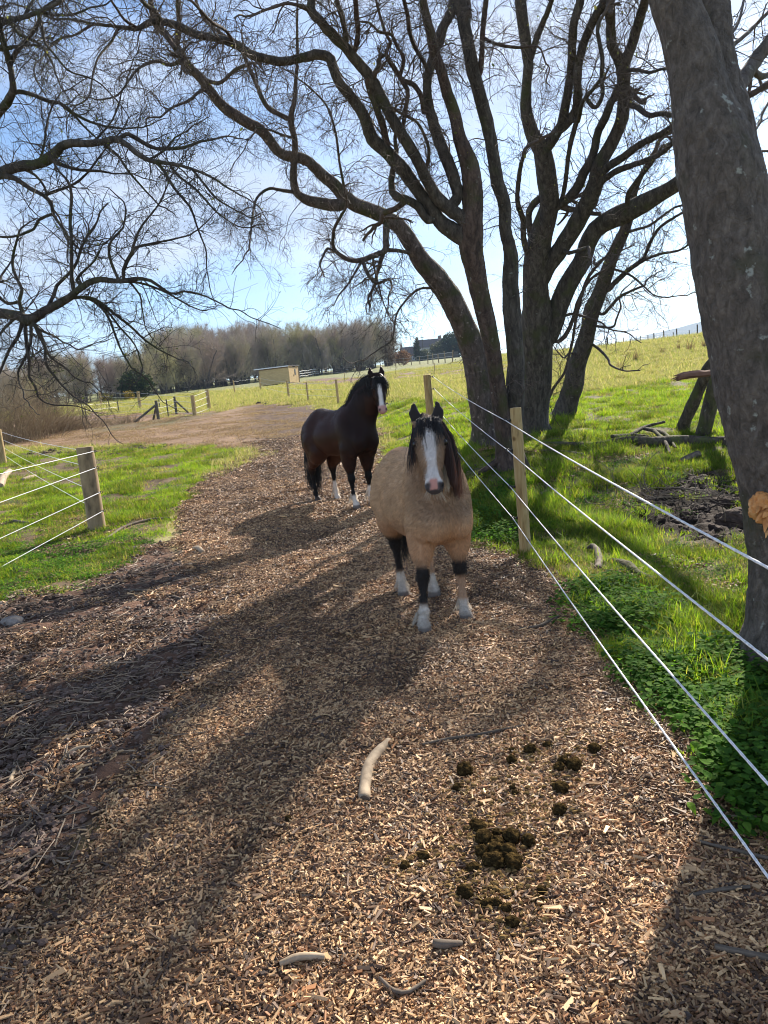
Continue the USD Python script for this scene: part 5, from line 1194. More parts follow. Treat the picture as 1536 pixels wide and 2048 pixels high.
pole = thing('utility_pole', 'tall thin utility pole with a crossbar standing in front of the far house', 'pole', g)
obj('mast', tube([[0, 0, -0.5], [0, 0, 9.6]], [0.17, 0.13], 8), M_POST_DARK, pole)
obj('crossbar', box(1.6, 0.12, 0.14, (0, -0.16, 9.1)), M_POST_DARK, pole)
rope('cable', [(0, 0, 9.2), (30, 2, 9.0), (70, 6, 9.0)], 0.02, pole, M_BLACK, 0.004, False)
# hoarding of blue fence left of the hedge
q = at_depth(874, 722, 300); g = A([q[0], 300.0, surface(q[0], 300).item()])
bl = thing('garden_fence', 'low bluish grey boarded garden fence right of the utility pole', 'fence', g)
for k in range(8):
    obj('panel', box(1.9, 0.06, 2.4, (k * 1.95 - 6, 0, 1.15)), M_POST_DARK, bl)

# distant hills beyond the crest
hx = np.linspace(-2600, 2600, 260); n1 = meshkit.fbm(np.stack([hx * 0.002, 0 * hx, 0 * hx], -1), 4, 3); n2 = meshkit.fbm(np.stack([hx * 0.02, 0 * hx, 0 * hx], -1), 3, 5)
def hill_h(x):
    return 120 + 95 * sstep(x, 700, 1500) + 26 * (n1 - 0.5) + 7 * (n2 - 0.5)
prof = [(-500, -0.8), (-180, 0.35), (0, 1.0), (350, 0.9), (900, 0.2)]
V = np.vstack([np.stack([hx, 3000 + dy + 0 * hx, hill_h(hx) * s_ if s_ > 0 else 0 * hx - 120], -1) for dy, s_ in prof]); n_ = len(hx)
i, j = np.meshgrid(np.arange(len(prof) - 1), np.arange(n_ - 1), indexing='ij')
q = np.stack([i * n_ + j, i * n_ + j + 1, (i + 1) * n_ + j + 1, (i + 1) * n_ + j], -1).reshape(-1, 4)
tag(obj('hills', (V, q), M_HILL, None, True), kind='structure')
# ------------------------------------------------------------------ horses: one continuous skin each, from blended muscles
class Field:
    """A distance field on a grid; pieces are blended in and the skin is taken where it is zero."""
    def __init__(self, lo, hi, h):
        self.lo, self.h = A(lo, float), h
        self.n = np.ceil((A(hi) - self.lo) / h).astype(int) + 1
        self.F = np.full(self.n, 1.0, np.float32)

    def _block(self, lo, hi, pad):
        a = np.clip(((A(lo) - pad - self.lo) / self.h).astype(int), 0, self.n - 1)
        b = np.clip(((A(hi) + pad - self.lo) / self.h).astype(int) + 2, 1, self.n)
        ax = [self.lo[i] + self.h * np.arange(a[i], b[i]) for i in range(3)]
        return tuple(slice(a[i], b[i]) for i in range(3)), np.stack(np.meshgrid(*ax, indexing='ij'), -1)

    def blend(self, sl, d, k, cut=False):
        f = self.F[sl]
        if cut:
            e = np.maximum(k - np.abs(f + d), 0) / k
            self.F[sl] = np.maximum(f, -d) + e * e * k * 0.25
        else:
            e = np.maximum(k - np.abs(f - d), 0) / k
            self.F[sl] = np.minimum(f, d) - e * e * k * 0.25

    def bone(self, pts, k=0.05, side=None, sc=1.0, cut=False):
        """A chain of (x, y, z, r); side, sc: squeezed to sc times its width along side."""
        for a, b in zip(pts[:-1], pts[1:]):
            a, b = A(a, float), A(b, float)
            r = max(a[3], b[3]) * max(1, sc)
            sl, p = self._block(np.minimum(a, b)[:3] - r, np.maximum(a, b)[:3] + r, k + 0.04)
            ba = b[:3] - a[:3]
            t = np.clip(((p - a[:3]) @ ba) / (ba @ ba + 1e-12), 0, 1)
            w = p - a[:3] - t[..., None] * ba
            if side is not None:
                s = A(side, float); s /= np.linalg.norm(s)
                w = w + ((1 / sc - 1) * (w @ s))[..., None] * s
            self.blend(sl, (np.linalg.norm(w, axis=-1) - (a[3] + (b[3] - a[3]) * t)) * min(1, sc), k, cut)

    def egg(self, c, r, R=np.eye(3), k=0.05, cut=False):
        """An ellipsoid of radii r along the rows of R."""
        c, r = A(c, float), A(r, float)
        m = r.max()
        sl, p = self._block(c - m, c + m, k + 0.04)
        q = (p - c) @ np.asarray(R).T
        k0 = np.linalg.norm(q / r, axis=-1); k1 = np.linalg.norm(q / r ** 2, axis=-1)
        self.blend(sl, k0 * (k0 - 1) / (k1 + 1e-9), k, cut)

    def skin(self):
        F, n = self.F, self.n
        s = F < 0
        c = [s[i:n[0] - 1 + i, j:n[1] - 1 + j, k:n[2] - 1 + k] for i in (0, 1) for j in (0, 1) for k in (0, 1)]
        cnt = sum(x.astype(np.int8) for x in c)
        act = (cnt > 0) & (cnt < 8)
        ijk = np.argwhere(act)
        idx = np.full(act.shape, -1, np.int64); idx[act] = np.arange(len(ijk))
        pos, w = np.zeros((len(ijk), 3)), np.zeros(len(ijk))
        for axis in range(3):
            o = [x for x in range(3) if x != axis]
            for u in (0, 1):
                for v in (0, 1):
                    d0 = np.zeros(3, int); d0[o[0]], d0[o[1]] = u, v
                    d1 = d0.copy(); d1[axis] = 1
                    f0, f1 = F[tuple((ijk + d0).T)], F[tuple((ijk + d1).T)]
                    x = (f0 < 0) != (f1 < 0)
                    t = np.where(x, f0 / np.where(x, f0 - f1, 1), 0)
                    q = ijk + d0; q = q.astype(float); q[:, axis] += t
                    pos += np.where(x[:, None], q, 0); w += x
        v = self.lo + self.h * pos / w[:, None]
        faces = []
        for axis in range(3):
            o1, o2 = (axis + 1) % 3, (axis + 2) % 3
            m = np.zeros_like(s); sl0, sl1 = [slice(1, -1)] * 3, [slice(1, -1)] * 3
            sl0[axis], sl1[axis] = slice(0, -1), slice(1, None)
            a, b = s[tuple(sl0)], s[tuple(sl1)]
            e = np.argwhere(a != b)
            flip = a[tuple(e.T)]
            base = e.copy(); base[:, o1] += 1; base[:, o2] += 1
            def at(d1, d2):
                q = base.copy(); q[:, o1] += d1; q[:, o2] += d2
                return idx[tuple(q.T)]
            q = np.stack([at(-1, -1), at(0, -1), at(0, 0), at(-1, 0)], 1)
            q[~flip] = q[~flip][:, ::-1]
            faces.append(q)
        q = np.vstack(faces); q = q[(q >= 0).all(1)]
        f = np.vstack([q[:, [0, 1, 2]], q[:, [0, 2, 3]]])
        m = trimesh.Trimesh(v, f, process=False)
        big = max(m.split(only_watertight=False), key=lambda x: len(x.faces)) if False else m
        trimesh.smoothing.filter_taubin(big, iterations=6)
        return A(big.vertices), A(big.faces)

def unit(v):
    v = A(v, float)
    return v / np.linalg.norm(v)

def horse_skin(H, feet, poll, muzzle, face, cell, girth=1.0, leg=1.0, neck_top=1.0, ear_out=0.15, deep=1.0):
    """H: height at the withers. feet: ground points (x, y) of fore left, fore right, hind left, hind right in the horse's frame (x forward,
    y to its left). poll, muzzle: points of the head; face: where the forehead faces. Lengths in metres."""
    F = Field([-0.85 * H, -0.48 * H, -0.03], [1.05 * H, 0.48 * H, 1.55 * H], cell)
    g, Y = girth, [0, 1, 0]
    E = lambda c, r, R=np.eye(3), k=0.06, cut=False: F.egg(A(c) * H, A(r) * H, R, k * H, cut)
    B = lambda pts, k=0.05, side=None, sc=1.0: F.bone([A(p) * H for p in pts], k * H, side, sc)
    pitch = lambda a: A([[math.cos(a), 0, math.sin(a)], [0, 1, 0], [-math.sin(a), 0, math.cos(a)]])
    D = lambda z: 0.94 - (0.94 - z) * deep                    # how far the trunk hangs below the back
    # trunk: barrel, chest, croup, withers, loin
    E((-0.04, 0, D(0.690)), (0.42, 0.225 * g, 0.248 * deep)); E((-0.14, 0, D(0.655)), (0.30, 0.215 * g, 0.215 * deep))
    E((0.25, 0, D(0.70)), (0.25, 0.175 * g, 0.26 * deep)); E((-0.38, 0, 0.765), (0.235, 0.205 * g, 0.20))
    B([(0.34, 0, 0.90, 0.085), (0.18, 0, 0.925, 0.06), (-0.02, 0, 0.885, 0.055), (-0.2, 0, 0.88, 0.075), (-0.36, 0, 0.885, 0.09), (-0.5, 0, 0.84, 0.08)], 0.10)
    E((0.42, 0, D(0.655)), (0.125, 0.150 * g, 0.145 * deep), k=0.06)
    for s in (-1, 1):
        E((0.33, s * 0.126 * g, 0.715), (0.110, 0.070, 0.23), pitch(0.38), 0.035)
        E((0.465, s * 0.080 * g, D(0.60)), (0.078, 0.072, 0.10), k=0.022)
        E((-0.385, s * 0.126 * g, 0.70), (0.195, 0.096, 0.205), k=0.035)
        E((-0.50, s * 0.085, 0.72), (0.085, 0.085, 0.14), k=0.06)
    L = leg
    out = {}
    for name, (fx, fy) in feet.items():
        fx, fy = fx / H, fy / H
        s = 1 if fy > 0 else -1
        if name.startswith('fore'):
            ex, ey = 0.295, s * 0.118 * g
            t = lambda z: (0.53 - z) / 0.53
            px = lambda z: ex + (fx - ex) * t(z); py = lambda z: ey + (fy - ey) * t(z)
            B([(ex + 0.01, ey, 0.58, 0.090 * L), (px(0.50), py(0.50), 0.50, 0.068 * L), (px(0.43), py(0.43), 0.43, 0.052 * L), (px(0.335), py(0.335), 0.335, 0.033 * L)], 0.05)
            E((px(0.30) + 0.006, py(0.30), 0.30), (0.035 * L, 0.036 * L, 0.047), k=0.025)
            B([(px(0.28), py(0.28), 0.28, 0.031 * L), (px(0.235), py(0.235), 0.235, 0.0170 * L), (px(0.16), py(0.16), 0.16, 0.0160 * L), (px(0.12), py(0.12), 0.118, 0.021 * L)], 0.02, [1, 0, 0], 1.15)
            E((px(0.115) - 0.004, py(0.115), 0.11), (0.030 * L, 0.026 * L, 0.030), k=0.015)
            cx, cy = px(0.1), py(0.1)
        else:
            hx, hy = -0.36, s * 0.115 * g
            kx, ky = fx - 0.055, hy + (fy - hy) * 0.65          # the hock stands behind the foot
            B([(-0.36, hy, 0.66, 0.135), (-0.275, s * 0.135 * g, 0.565, 0.085), (-0.33, s * 0.13 * g, 0.515, 0.076 * L), ((kx - 0.33) / 2 - 0.01, (ky + s * 0.125 * g) / 2, 0.455, 0.054 * L), (kx, ky, 0.385, 0.037 * L)], 0.05)
            B([(-0.47, hy * 0.9, 0.62, 0.095), (-0.455, hy, 0.54, 0.06), (kx - 0.035, ky, 0.43, 0.022 * L), (kx - 0.028, ky, 0.395, 0.026 * L)], 0.045)
            E((kx + 0.004, ky, 0.365), (0.042 * L, 0.033 * L, 0.05), k=0.025)
            c = lambda z: (kx + 0.004 + (fx - 0.035 - kx) * (0.36 - z) / 0.25, ky + (fy - ky) * (0.36 - z) / 0.25, z)
            B([(*c(0.35), 0.031 * L), (*c(0.28), 0.0195 * L), (*c(0.17), 0.0185 * L), (*c(0.12), 0.023 * L)], 0.02, [1, 0, 0], 1.2)
            E((c(0.11)[0] - 0.004, c(0.11)[1], 0.108), (0.032 * L, 0.027 * L, 0.030), k=0.015)
            cx, cy = c(0.1)[:2]
        # pastern, coronet, hoof
        B([(cx, cy, 0.105, 0.022 * L), (cx + 0.020, fy, 0.070, 0.0215 * L), (cx + 0.030, fy, 0.045, 0.031 * L)], 0.014)
        B([(cx + 0.034, fy, 0.042, 0.034 * L), (cx + 0.044, fy, 0.006, 0.047 * L)], 0.008)
        sl, p = F._block(A([cx - 0.15, fy - 0.15, -0.1]) * H, A([cx + 0.2, fy + 0.15, 0.02]) * H, 0.0)
        F.F[sl] = np.maximum(F.F[sl], -p[..., 2])               # flat sole
        out[name] = A([cx, fy]) * H
    # neck
    poll, muzzle = A(poll, float), A(muzzle, float)
    h = unit(muzzle - poll); f = A(face, float); f = unit(f - h * (f @ h)); sd = np.cross(f, h); sd = sd * (1 if sd[1] > 0 else -1)
    Lh = np.linalg.norm(muzzle - poll)
    nb, p_ = A([0.30, 0, 0.80]) * H, poll + h * 0.10 * Lh - f * 0.10 * Lh
    mid = nb + (p_ - nb) * 0.52 + A([0.0, 0, 0.035]) * H
    ns = unit(np.cross(p_ - nb, [0, 0, 1.0])); ns = ns * (1 if ns[1] > 0 else -1)
    F.bone([(*nb, 0.215 * H * neck_top), (*mid, 0.145 * H * neck_top), (*p_, 0.092 * H)], 0.09 * H, ns, 0.62)
    F.bone([(*(A([0.40, 0, D(0.66)]) * H), 0.12 * H * neck_top), (*(mid - A([0, 0, 0.06]) * H + f * 0.02 * H), 0.085 * H * neck_top), (*(poll + h * 0.28 * Lh - f * 0.2 * Lh), 0.06 * H)], 0.07 * H, ns, 0.75)
    # head
    R = A([h, sd, f])
    P = lambda t, s, q: poll + (h * t + sd * s + f * q) * Lh
    eg = lambda t, s, q, r, k=0.06, cut=False: F.egg(P(t, s, q), A(r) * Lh, R, k * Lh, cut)
    bn = lambda pts, k=0.06, side=None, sc=1.0: F.bone([(*P(*p[:3]), p[3] * Lh) for p in pts], k * Lh, side, sc)
    eg(0.13, 0, -0.06, (0.19, 0.165, 0.17)); eg(0.33, 0, -0.06, (0.22, 0.18, 0.165))
    bn([(0.28, 0, 0.0, 0.155), (0.55, 0, -0.015, 0.125), (0.82, 0, -0.03, 0.098), (0.90, 0, -0.045, 0.095)], 0.08)
    for s in (-1, 1):
        eg(0.36, s * 0.085, -0.22, (0.20, 0.062, 0.17), 0.07)
        bn([(0.40, s * 0.06, -0.25, 0.07), (0.70, s * 0.04, -0.19, 0.055), (0.88, 0, -0.155, 0.055)], 0.06)
        eg(0.325, s * 0.162, 0.018, (0.085, 0.048, 0.062), 0.04)
        bn([(0.42, s * 0.14, -0.05, 0.045), (0.62, s * 0.10, -0.075, 0.03)], 0.06)
        eg(0.915, s * 0.078, -0.005, (0.062, 0.048, 0.055), 0.04)
        eg(0.935, s * 0.088, 0.038, (0.034, 0.020, 0.034), 0.02, True)
        eg(0.325, s * 0.200, 0.035, (0.034, 0.03, 0.026), 0.015, True)
    eg(0.93, 0, -0.055, (0.10, 0.112, 0.095), 0.05); eg(0.95, 0, -0.135, (0.06, 0.07, 0.05), 0.04)
    F.bone([(*P(0.985, 0.085, -0.10), 0.006 * Lh), (*P(1.02, 0, -0.095), 0.008 * Lh), (*P(0.985, -0.085, -0.10), 0.006 * Lh)], 0.012 * Lh, cut=True)
    for s in (-1, 1):
        o = ear_out
        bn([(0.05, s * 0.105, -0.04, 0.055), (-0.06, s * (0.120 + 0.10 * o), -0.035, 0.078), (-0.16, s * (0.130 + 0.25 * o), -0.03, 0.070), (-0.27, s * (0.128 + 0.25 * o), -0.025, 0.035), (-0.345, s * (0.112 + 0.2 * o), -0.02, 0.006)], 0.02, f, 0.55)
        F.bone([(*P(-0.05, s * (0.130 + 0.1 * o), 0.032), 0.030 * Lh), (*P(-0.15, s * (0.137 + 0.25 * o), 0.035), 0.046 * Lh), (*P(-0.27, s * (0.130 + 0.25 * o), 0.022), 0.016 * Lh)], 0.012 * Lh, f, 0.6, cut=True)
    v, fc = F.skin()
    head = dict(P=P, h=h, s=sd, f=f, L=Lh, poll=poll)
    t_ = (v - poll) @ h / Lh; s_ = (v - poll) @ sd / Lh; q_ = (v - poll) @ f / Lh
    return v, fc, head, (t_, s_, q_), out

def strands(rng, roots, paths, spread, n, k=9, short=0.72):
    """n hairs: each starts near a point of roots (m, 3) and follows the matching row of paths (m, j, 3), spread out towards the tip."""
    m = len(roots); u = rng.uniform(0, m - 1.001, n); i = u.astype(int); fr = (u - i)[:, None, None]
    full = np.concatenate([roots[:, None], paths], 1)
    c = full[i] * (1 - fr) + full[i + 1] * fr
    j = c.shape[1]
    t = np.linspace(0, 1, k); a = np.minimum((t * (j - 1)).astype(int), j - 2); w = (t * (j - 1) - a)
    p = c[:, a] * (1 - w)[None, :, None] + c[:, a + 1] * w[None, :, None]
    off = rng.standard_normal((n, 1, 3)) * spread
    wave = rng.standard_normal((n, 1, 3)) * spread * 0.35 * np.sin(t * rng.uniform(3, 8, (n, 1)) + rng.uniform(0, 6, (n, 1)))[..., None]
    p = p + off * (0.12 + 0.88 * t[None, :, None]) + wave * t[None, :, None]
    ln = rng.uniform(short, 1.03, n)
    return p[:, :1] + (p - p[:, :1]) * ln[:, None, None]

def hair(name, pts, w, m, parent, label=None):
    k = pts.shape[1]
    return tag(curves(name, pts, np.repeat((w * np.linspace(1, 0.35, k))[None], len(pts), 0), m, parent), label)

def ramp_mix(c, m, col):
    return c * (1 - m[:, None]) + m[:, None] * A(col)

# ---- the dun pony
H = 1.225
base = A([0.297, 5.66]); yaw = math.atan2(-0.97, 0.235)
cy, sy = math.cos(yaw), math.sin(yaw)
def to_local(p, base, yaw):
    d = A(p)[:2] - base
    return A([d[0] * math.cos(yaw) + d[1] * math.sin(yaw), -d[0] * math.sin(yaw) + d[1] * math.cos(yaw)])
PF = {'fore_r': (850, 1268), 'fore_l': (930, 1240), 'hind_r': (808, 1193), 'hind_l': (868, 1193)}
feet = {k: to_local(ground_at(*p), base, yaw) for k, p in PF.items()}
print('pony feet', {k: v.round(3).tolist() for k, v in feet.items()})
pz = surface(base[0], base[1]).item() + 0.012
v, fc, hd, (t_, s_, q_), hoof = horse_skin(H, feet, poll=(0.62 * H, -0.112 * H, 1.19 * H), muzzle=(0.79 * H, -0.158 * H, 0.840 * H), face=(0.92, -0.20, 0.45), cell=0.0105, girth=0.94, leg=1.0, deep=0.98)
x, y, z = v.T / H
nz = meshkit.fbm(v * 9, 3, 2); nf = meshkit.fbm(v * [14, 14, 40], 2, 5)
c = np.repeat(A([[0.52, 0.345, 0.205]]), len(v), 0)
c = ramp_mix(c, sstep(z, 0.66, 0.48), (0.50, 0.295, 0.165))
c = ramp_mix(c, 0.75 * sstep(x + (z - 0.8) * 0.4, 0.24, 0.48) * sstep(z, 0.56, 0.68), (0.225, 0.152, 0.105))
c = ramp_mix(c, 0.35 * sstep(z, 0.84, 0.95) * (x < 0.2), (0.50, 0.345, 0.22))
c = c * (0.62 + 0.38 * nz + 0.38 * nf)[:, None]
hm = (t_ > -0.5) & (q_ > -0.42) & (x > 0.5) & (np.abs(s_) < 0.4) & (z > 0.72)
ear = hm & (t_ < -0.035) & (np.abs(s_) > 0.06)
foot = lambda n, r=0.10: (np.hypot(v[:, 0] - feet[n][0], v[:, 1] - feet[n][1]) < (r + 0.10 * z) * H) & (z < 0.50)
jag = 0.02 * (nz - 0.5)
BLK = (0.022, 0.018, 0.016); WHT = (0.60, 0.53, 0.45); CRM = (0.42, 0.27, 0.17)
def band(c, m, lo, hi, col, soft=0.012):
    return ramp_mix(c, m * sstep(z + jag, lo - soft, lo + soft) * sstep(-(z + jag), -hi - soft, -hi + soft), col)
m = foot('fore_r') & (x > 0.05)
c = ramp_mix(c, m * 0.55 * sstep(z, 0.43, 0.35), (0.16, 0.10, 0.065)); c = band(c, m, 0.155, 0.355, BLK, 0.018); c = band(c, m, -1, 0.155, WHT)
m = foot('fore_l') & (x > 0.05)
c = ramp_mix(c, m * 0.5 * sstep(z, 0.43, 0.36), (0.16, 0.10, 0.065)); c = band(c, m, 0.255, 0.355, BLK, 0.018); c = band(c, m, -1, 0.255, CRM); c = band(c, m, -1, 0.125, WHT)
m = foot('hind_r', 0.16) & (x < 0.0)
c = band(c, m, 0.17, 0.43, BLK, 0.03); c = band(c, m, -1, 0.17, WHT)
m = foot('hind_l', 0.16) & (x < 0.0)
c = band(c, m, 0.30, 0.43, (0.12, 0.08, 0.06), 0.05); c = band(c, m, -1, 0.30, CRM, 0.05); c = band(c, m, -1, 0.16, WHT)
c = ramp_mix(c, (z < 0.5) * sstep(z + 0.6 * jag, 0.045, 0.032), (0.20, 0.165, 0.14))
c = c * (1 - 0.35 * (z < 0.16) * sstep(z, 0.12, 0.03))[:, None] * (1 + (z < 0.3) * 0.5 * (meshkit.fbm(v * [40, 40, 14], 2, 9) - 0.5))[:, None]
# face
c = ramp_mix(c, hm * 0.4 * sstep(t_, 0.45, 0.2), (0.22, 0.15, 0.10))
bw = np.interp(t_, [0.05, 0.2, 0.33, 0.5, 0.66, 0.8, 0.88, 1.0], [0.03, 0.07, 0.085, 0.068, 0.060, 0.080, 0.12, 0.13]) + 0.02 * (nz - 0.5)
blaze = hm * sstep(q_, -0.02, 0.02) * sstep(bw - np.abs(s_ + 0.012), -0.012, 0.012) * sstep(t_, 0.06, 0.14)
c = ramp_mix(c, blaze, (0.60, 0.565, 0.55))
c = ramp_mix(c, hm * 0.8 * sstep(t_, 0.80, 0.86) * sstep(np.abs(s_), 0.10, 0.13), (0.55, 0.48, 0.42))
c = ramp_mix(c, hm * sstep(t_, 0.835, 0.87) * sstep(0.055 - np.abs(s_ + 0.015), -0.012, 0.012) * sstep(q_, -0.06, -0.02), (0.46, 0.235, 0.20))
dark = np.maximum(np.exp(-(((t_ - 0.935) / 0.055) ** 2 + ((np.abs(s_) - 0.088) / 0.040) ** 2) ** 2), sstep(t_ + 0.35 * np.maximum(-q_, 0) - 0.5 * np.maximum(np.abs(s_ + 0.01) - 0.0, 0) * 0, 0.975, 1.0) * (q_ < 0.03))
dark = np.maximum(dark, sstep(np.abs(s_ + 0.015), 0.045, 0.065) * sstep(t_, 0.875, 0.91) * (q_ > -0.12))
c = ramp_mix(c, hm * np.clip(dark, 0, 1) * sstep(t_, 0.84, 0.88), (0.05, 0.042, 0.042))
c = ramp_mix(c, hm * sstep(t_, 0.985, 1.0) * sstep(q_, -0.06, -0.12), (0.20, 0.15, 0.13))
c = ramp_mix(c, hm * np.exp(-(((t_ - 0.325) / 0.075) ** 2 + ((q_ - 0.03) / 0.06) ** 2)) * sstep(np.abs(s_), 0.13, 0.17), (0.035, 0.026, 0.022))
c = ramp_mix(c, 1.0 * ear, (0.02, 0.016, 0.014))
def fur(v, f, tint, n, length, width, parent, rng, material, skip=None):
    """A short coat: hairs lying back along the body, coloured like the skin they grow from."""
    tri = v[f]; ar = np.linalg.norm(np.cross(tri[:, 1] - tri[:, 0], tri[:, 2] - tri[:, 0]), axis=1)
    if skip is not None:
        ar = ar * ~skip[f].any(1)
    i = rng.choice(len(f), n, p=ar / ar.sum()); b = rng.dirichlet([1, 1, 1], n)
    P = (tri[i] * b[..., None]).sum(1); C = (tint[f[i]] * b[..., None]).sum(1)
    N = np.cross(tri[i, 1] - tri[i, 0], tri[i, 2] - tri[i, 0]); N /= np.linalg.norm(N, axis=1, keepdims=True) + 1e-12
    flow = A([-0.75, 0, -0.65]) + rng.normal(0, 0.22, (n, 3)) + 0.5 * (np.stack([meshkit.fbm(P * 5, 2, s_) for s_ in (1, 2, 3)], -1) - 0.5)
    D = flow - N * (flow * N).sum(1, keepdims=True); D /= np.linalg.norm(D, axis=1, keepdims=True) + 1e-9
    L_ = length * rng.uniform(0.6, 1.4, (n, 1))
    pts = np.stack([P - 0.001 * N, P + D * L_ * 0.5 + N * L_ * 0.22, P + D * L_ + N * L_ * 0.30], 1)
    cp = tag(curves('fur', pts, np.repeat(width * A([[1, 0.8, 0.25]]), n, 0), material, parent), kind='stuff')
    cc = np.repeat(C * rng.uniform(0.75, 1.3, (n, 1)), 3, 0)
    UsdGeom.PrimvarsAPI(cp).CreatePrimvar('tint', Sdf.ValueTypeNames.Color3fArray, 'vertex').Set(Vt.Vec3fArray.FromNumpy(cc.astype(np.float32)))
pony = thing('pony', 'dun pony with white blaze and dark mane facing the camera', 'pony', (base[0], base[1], pz), yaw)
obj('body', (v, fc), M_COAT, pony, True, c)
fur(v, fc, c, 70000, 0.020, 0.0022, pony, np.random.default_rng(50), M_COAT, (z < 0.04) | (hm & (t_ > 0.84)) | ear)
for s in (-1, 1):
    e_ = trimesh.creation.icosphere(3, 0.047 * hd['L'])
    obj('eye', (A(e_.vertices) + hd['P'](0.325, s * 0.188, 0.028), A(e_.faces)), M_EYE, pony, True)
rng = np.random.default_rng(51)
P, hh, ss, ff, LL = hd['P'], hd['h'], hd['s'], hd['f'], hd['L']
# mane: from the crest, most of it falling to the pony's left
nbk = A([0.24, 0, 1.0]) * H
u = np.linspace(0, 1, 12)[:, None]
crest_ = nbk + (P(-0.02, 0, -0.10) - nbk) * u + A([0, 0, 0.055 * H]) * np.sin(np.pi * u)
def fall(side, lng, out=0.13):
    o = A([0.02, side * 1.0, 0.0])
    return np.stack([crest_ + o * 0.075 * H + A([0, 0, 0.012]), crest_ + o * out * H + A([0.02 * H, 0, -0.10 * H]), crest_ + o * (out + 0.015) * H + A([0.03 * H, 0, -lng * 0.55]), crest_ + o * (out + 0.005) * H + A([0.05 * H, 0, -lng])], 1)
hair('mane', strands(rng, crest_, fall(1, 0.50, 0.125), 0.018, 1500), 0.0036, M_HAIR_BROWN, pony)
hair('mane', strands(rng, crest_, fall(1, 0.36, 0.125), 0.016, 700), 0.0036, M_HAIR, pony)
hair('mane', strands(rng, crest_[6:], fall(-1, 0.22, 0.095)[6:], 0.012, 260), 0.0034, M_HAIR_BROWN, pony)
# forelock: over the forehead, longest at the sides
sr = np.linspace(-0.13, 0.13, 9)
fr_root = A([P(-0.07 + 0.9 * a * a, a, -0.01) for a in sr])
fr_path = A([[P(0.0, a * 1.1, 0.125), P(0.10, a * 1.15, 0.165), P(0.20, a * 1.2, 0.150), P(0.25 + 0.5 * abs(a), a * 1.3, 0.150)] for a in sr])
hair('forelock', strands(rng, fr_root, fr_path, 0.014, 520, short=0.35), 0.0034, M_HAIR, pony)
fr_path = A([[P(0.06, a * 1.1, 0.13), P(0.18, a * 1.1 + 0.01, 0.150), P(0.30, a * 1.1 + 0.02, 0.150), P(0.44, a * 1.15 + 0.03, 0.145)] for a in sr])
hair('forelock', strands(rng, fr_root, fr_path, 0.012, 150, short=0.35), 0.0028, M_HAIR, pony)
for sgn, mt, n, ln in ((1, M_HAIR_BROWN, 480, 0.85), (1, M_HAIR, 160, 0.5), (-1, M_HAIR, 55, 0.60), (-1, M_HAIR_BROWN, 50, 0.66)):
    rr = A([P(-0.01 + 0.02 * k, sgn * (0.05 + 0.014 * k), 0.0) for k in range(6)])
    pp = A([[P(0.10, sgn * (0.165 + 0.01 * k), 0.08 - 0.02 * k), P(0.28, sgn * (0.225 + 0.008 * k), 0.02 - 0.02 * k), P(0.28 + (ln - 0.28) * 0.5, sgn * (0.245 + 0.012 * k), -0.03 - 0.02 * k), P(ln, sgn * (0.235 + 0.016 * k), -0.06 - 0.03 * k)] for k in range(6)])
    hair('forelock', strands(rng, rr, pp, 0.012, n), 0.0034, mt, pony)
# pale beard of hairs along the jaw, whiskers on the chin
rr = A([P(0.45 + 0.05 * k, 0.135 - 0.006 * k, -0.20) for k in range(6)])
pp = A([[P(0.56 + 0.05 * k, 0.185, -0.22), P(0.66 + 0.05 * k, 0.20, -0.25), P(0.72 + 0.05 * k, 0.20, -0.28)] for k in range(6)])
hair('beard', strands(rng, rr, pp, 0.012, 160), 0.0028, M_HAIR_PALE, pony)
rr = A([P(0.93 + 0.012 * k, -0.10 + 0.04 * k, -0.08 - 0.02 * (k in (2, 3))) for k in range(6)])
pp = A([[P(1.0 + 0.01 * k, -0.15 + 0.06 * k, -0.10), P(1.06 + 0.012 * k, -0.18 + 0.075 * k, -0.12)] for k in range(6)])
hair('whiskers', strands(rng, rr, pp, 0.012, 46, 5), 0.0016, M_HAIR_PALE, pony)
def tail(H, n, mat_, parent, rng, length=0.74, dock=(-0.575, 0, 0.86), sway=0.0, w=0.005, thick=0.035):
    d = A(dock) * H
    rr = A([d + A([0, a * 0.02 * H, -abs(a) * 0.01]) for a in np.linspace(-1, 1, 6)])
    pp = A([[d + A([-0.055, a * 0.03 + sway * 0.2, -0.05]) * H, d + A([-0.085, a * 0.05 + sway * 0.5, -0.22]) * H, d + A([-0.075, a * 0.06 + sway * 0.8, -0.45]) * H, d + A([-0.06, a * 0.055 + sway, -length]) * H] for a in np.linspace(-1, 1, 6)])
    hair('tail', strands(rng, rr, pp, thick, n), w, mat_, parent)
tail(H, 700, M_HAIR, pony, rng, 0.66, sway=0.05)
def feathers(feet, H, which, parent, rng, n=140, top=0.15, col=M_HAIR_PALE, fall_=0.095):
    for k in which:
        c0 = A([*hoof[k], 0.0])
        ang = np.linspace(1.2, 5.08, 9)
        rr = A([c0 + A([math.cos(a_) * 0.030, math.sin(a_) * 0.030, top]) * H for a_ in ang])
        pp = A([[c0 + A([math.cos(a_) * 0.042 - 0.004, math.sin(a_) * 0.040, top - fall_ * 0.5]) * H, c0 + A([math.cos(a_) * 0.058 - 0.004, math.sin(a_) * 0.054, top - fall_]) * H] for a_ in ang])
        hair('feathers', strands(rng, rr, pp, 0.007, n, 5), 0.0032, col, parent)
feathers(feet, H, ('fore_r', 'fore_l', 'hind_l', 'hind_r'), pony, rng, 70, 0.11, M_HAIR_PALE, 0.07)

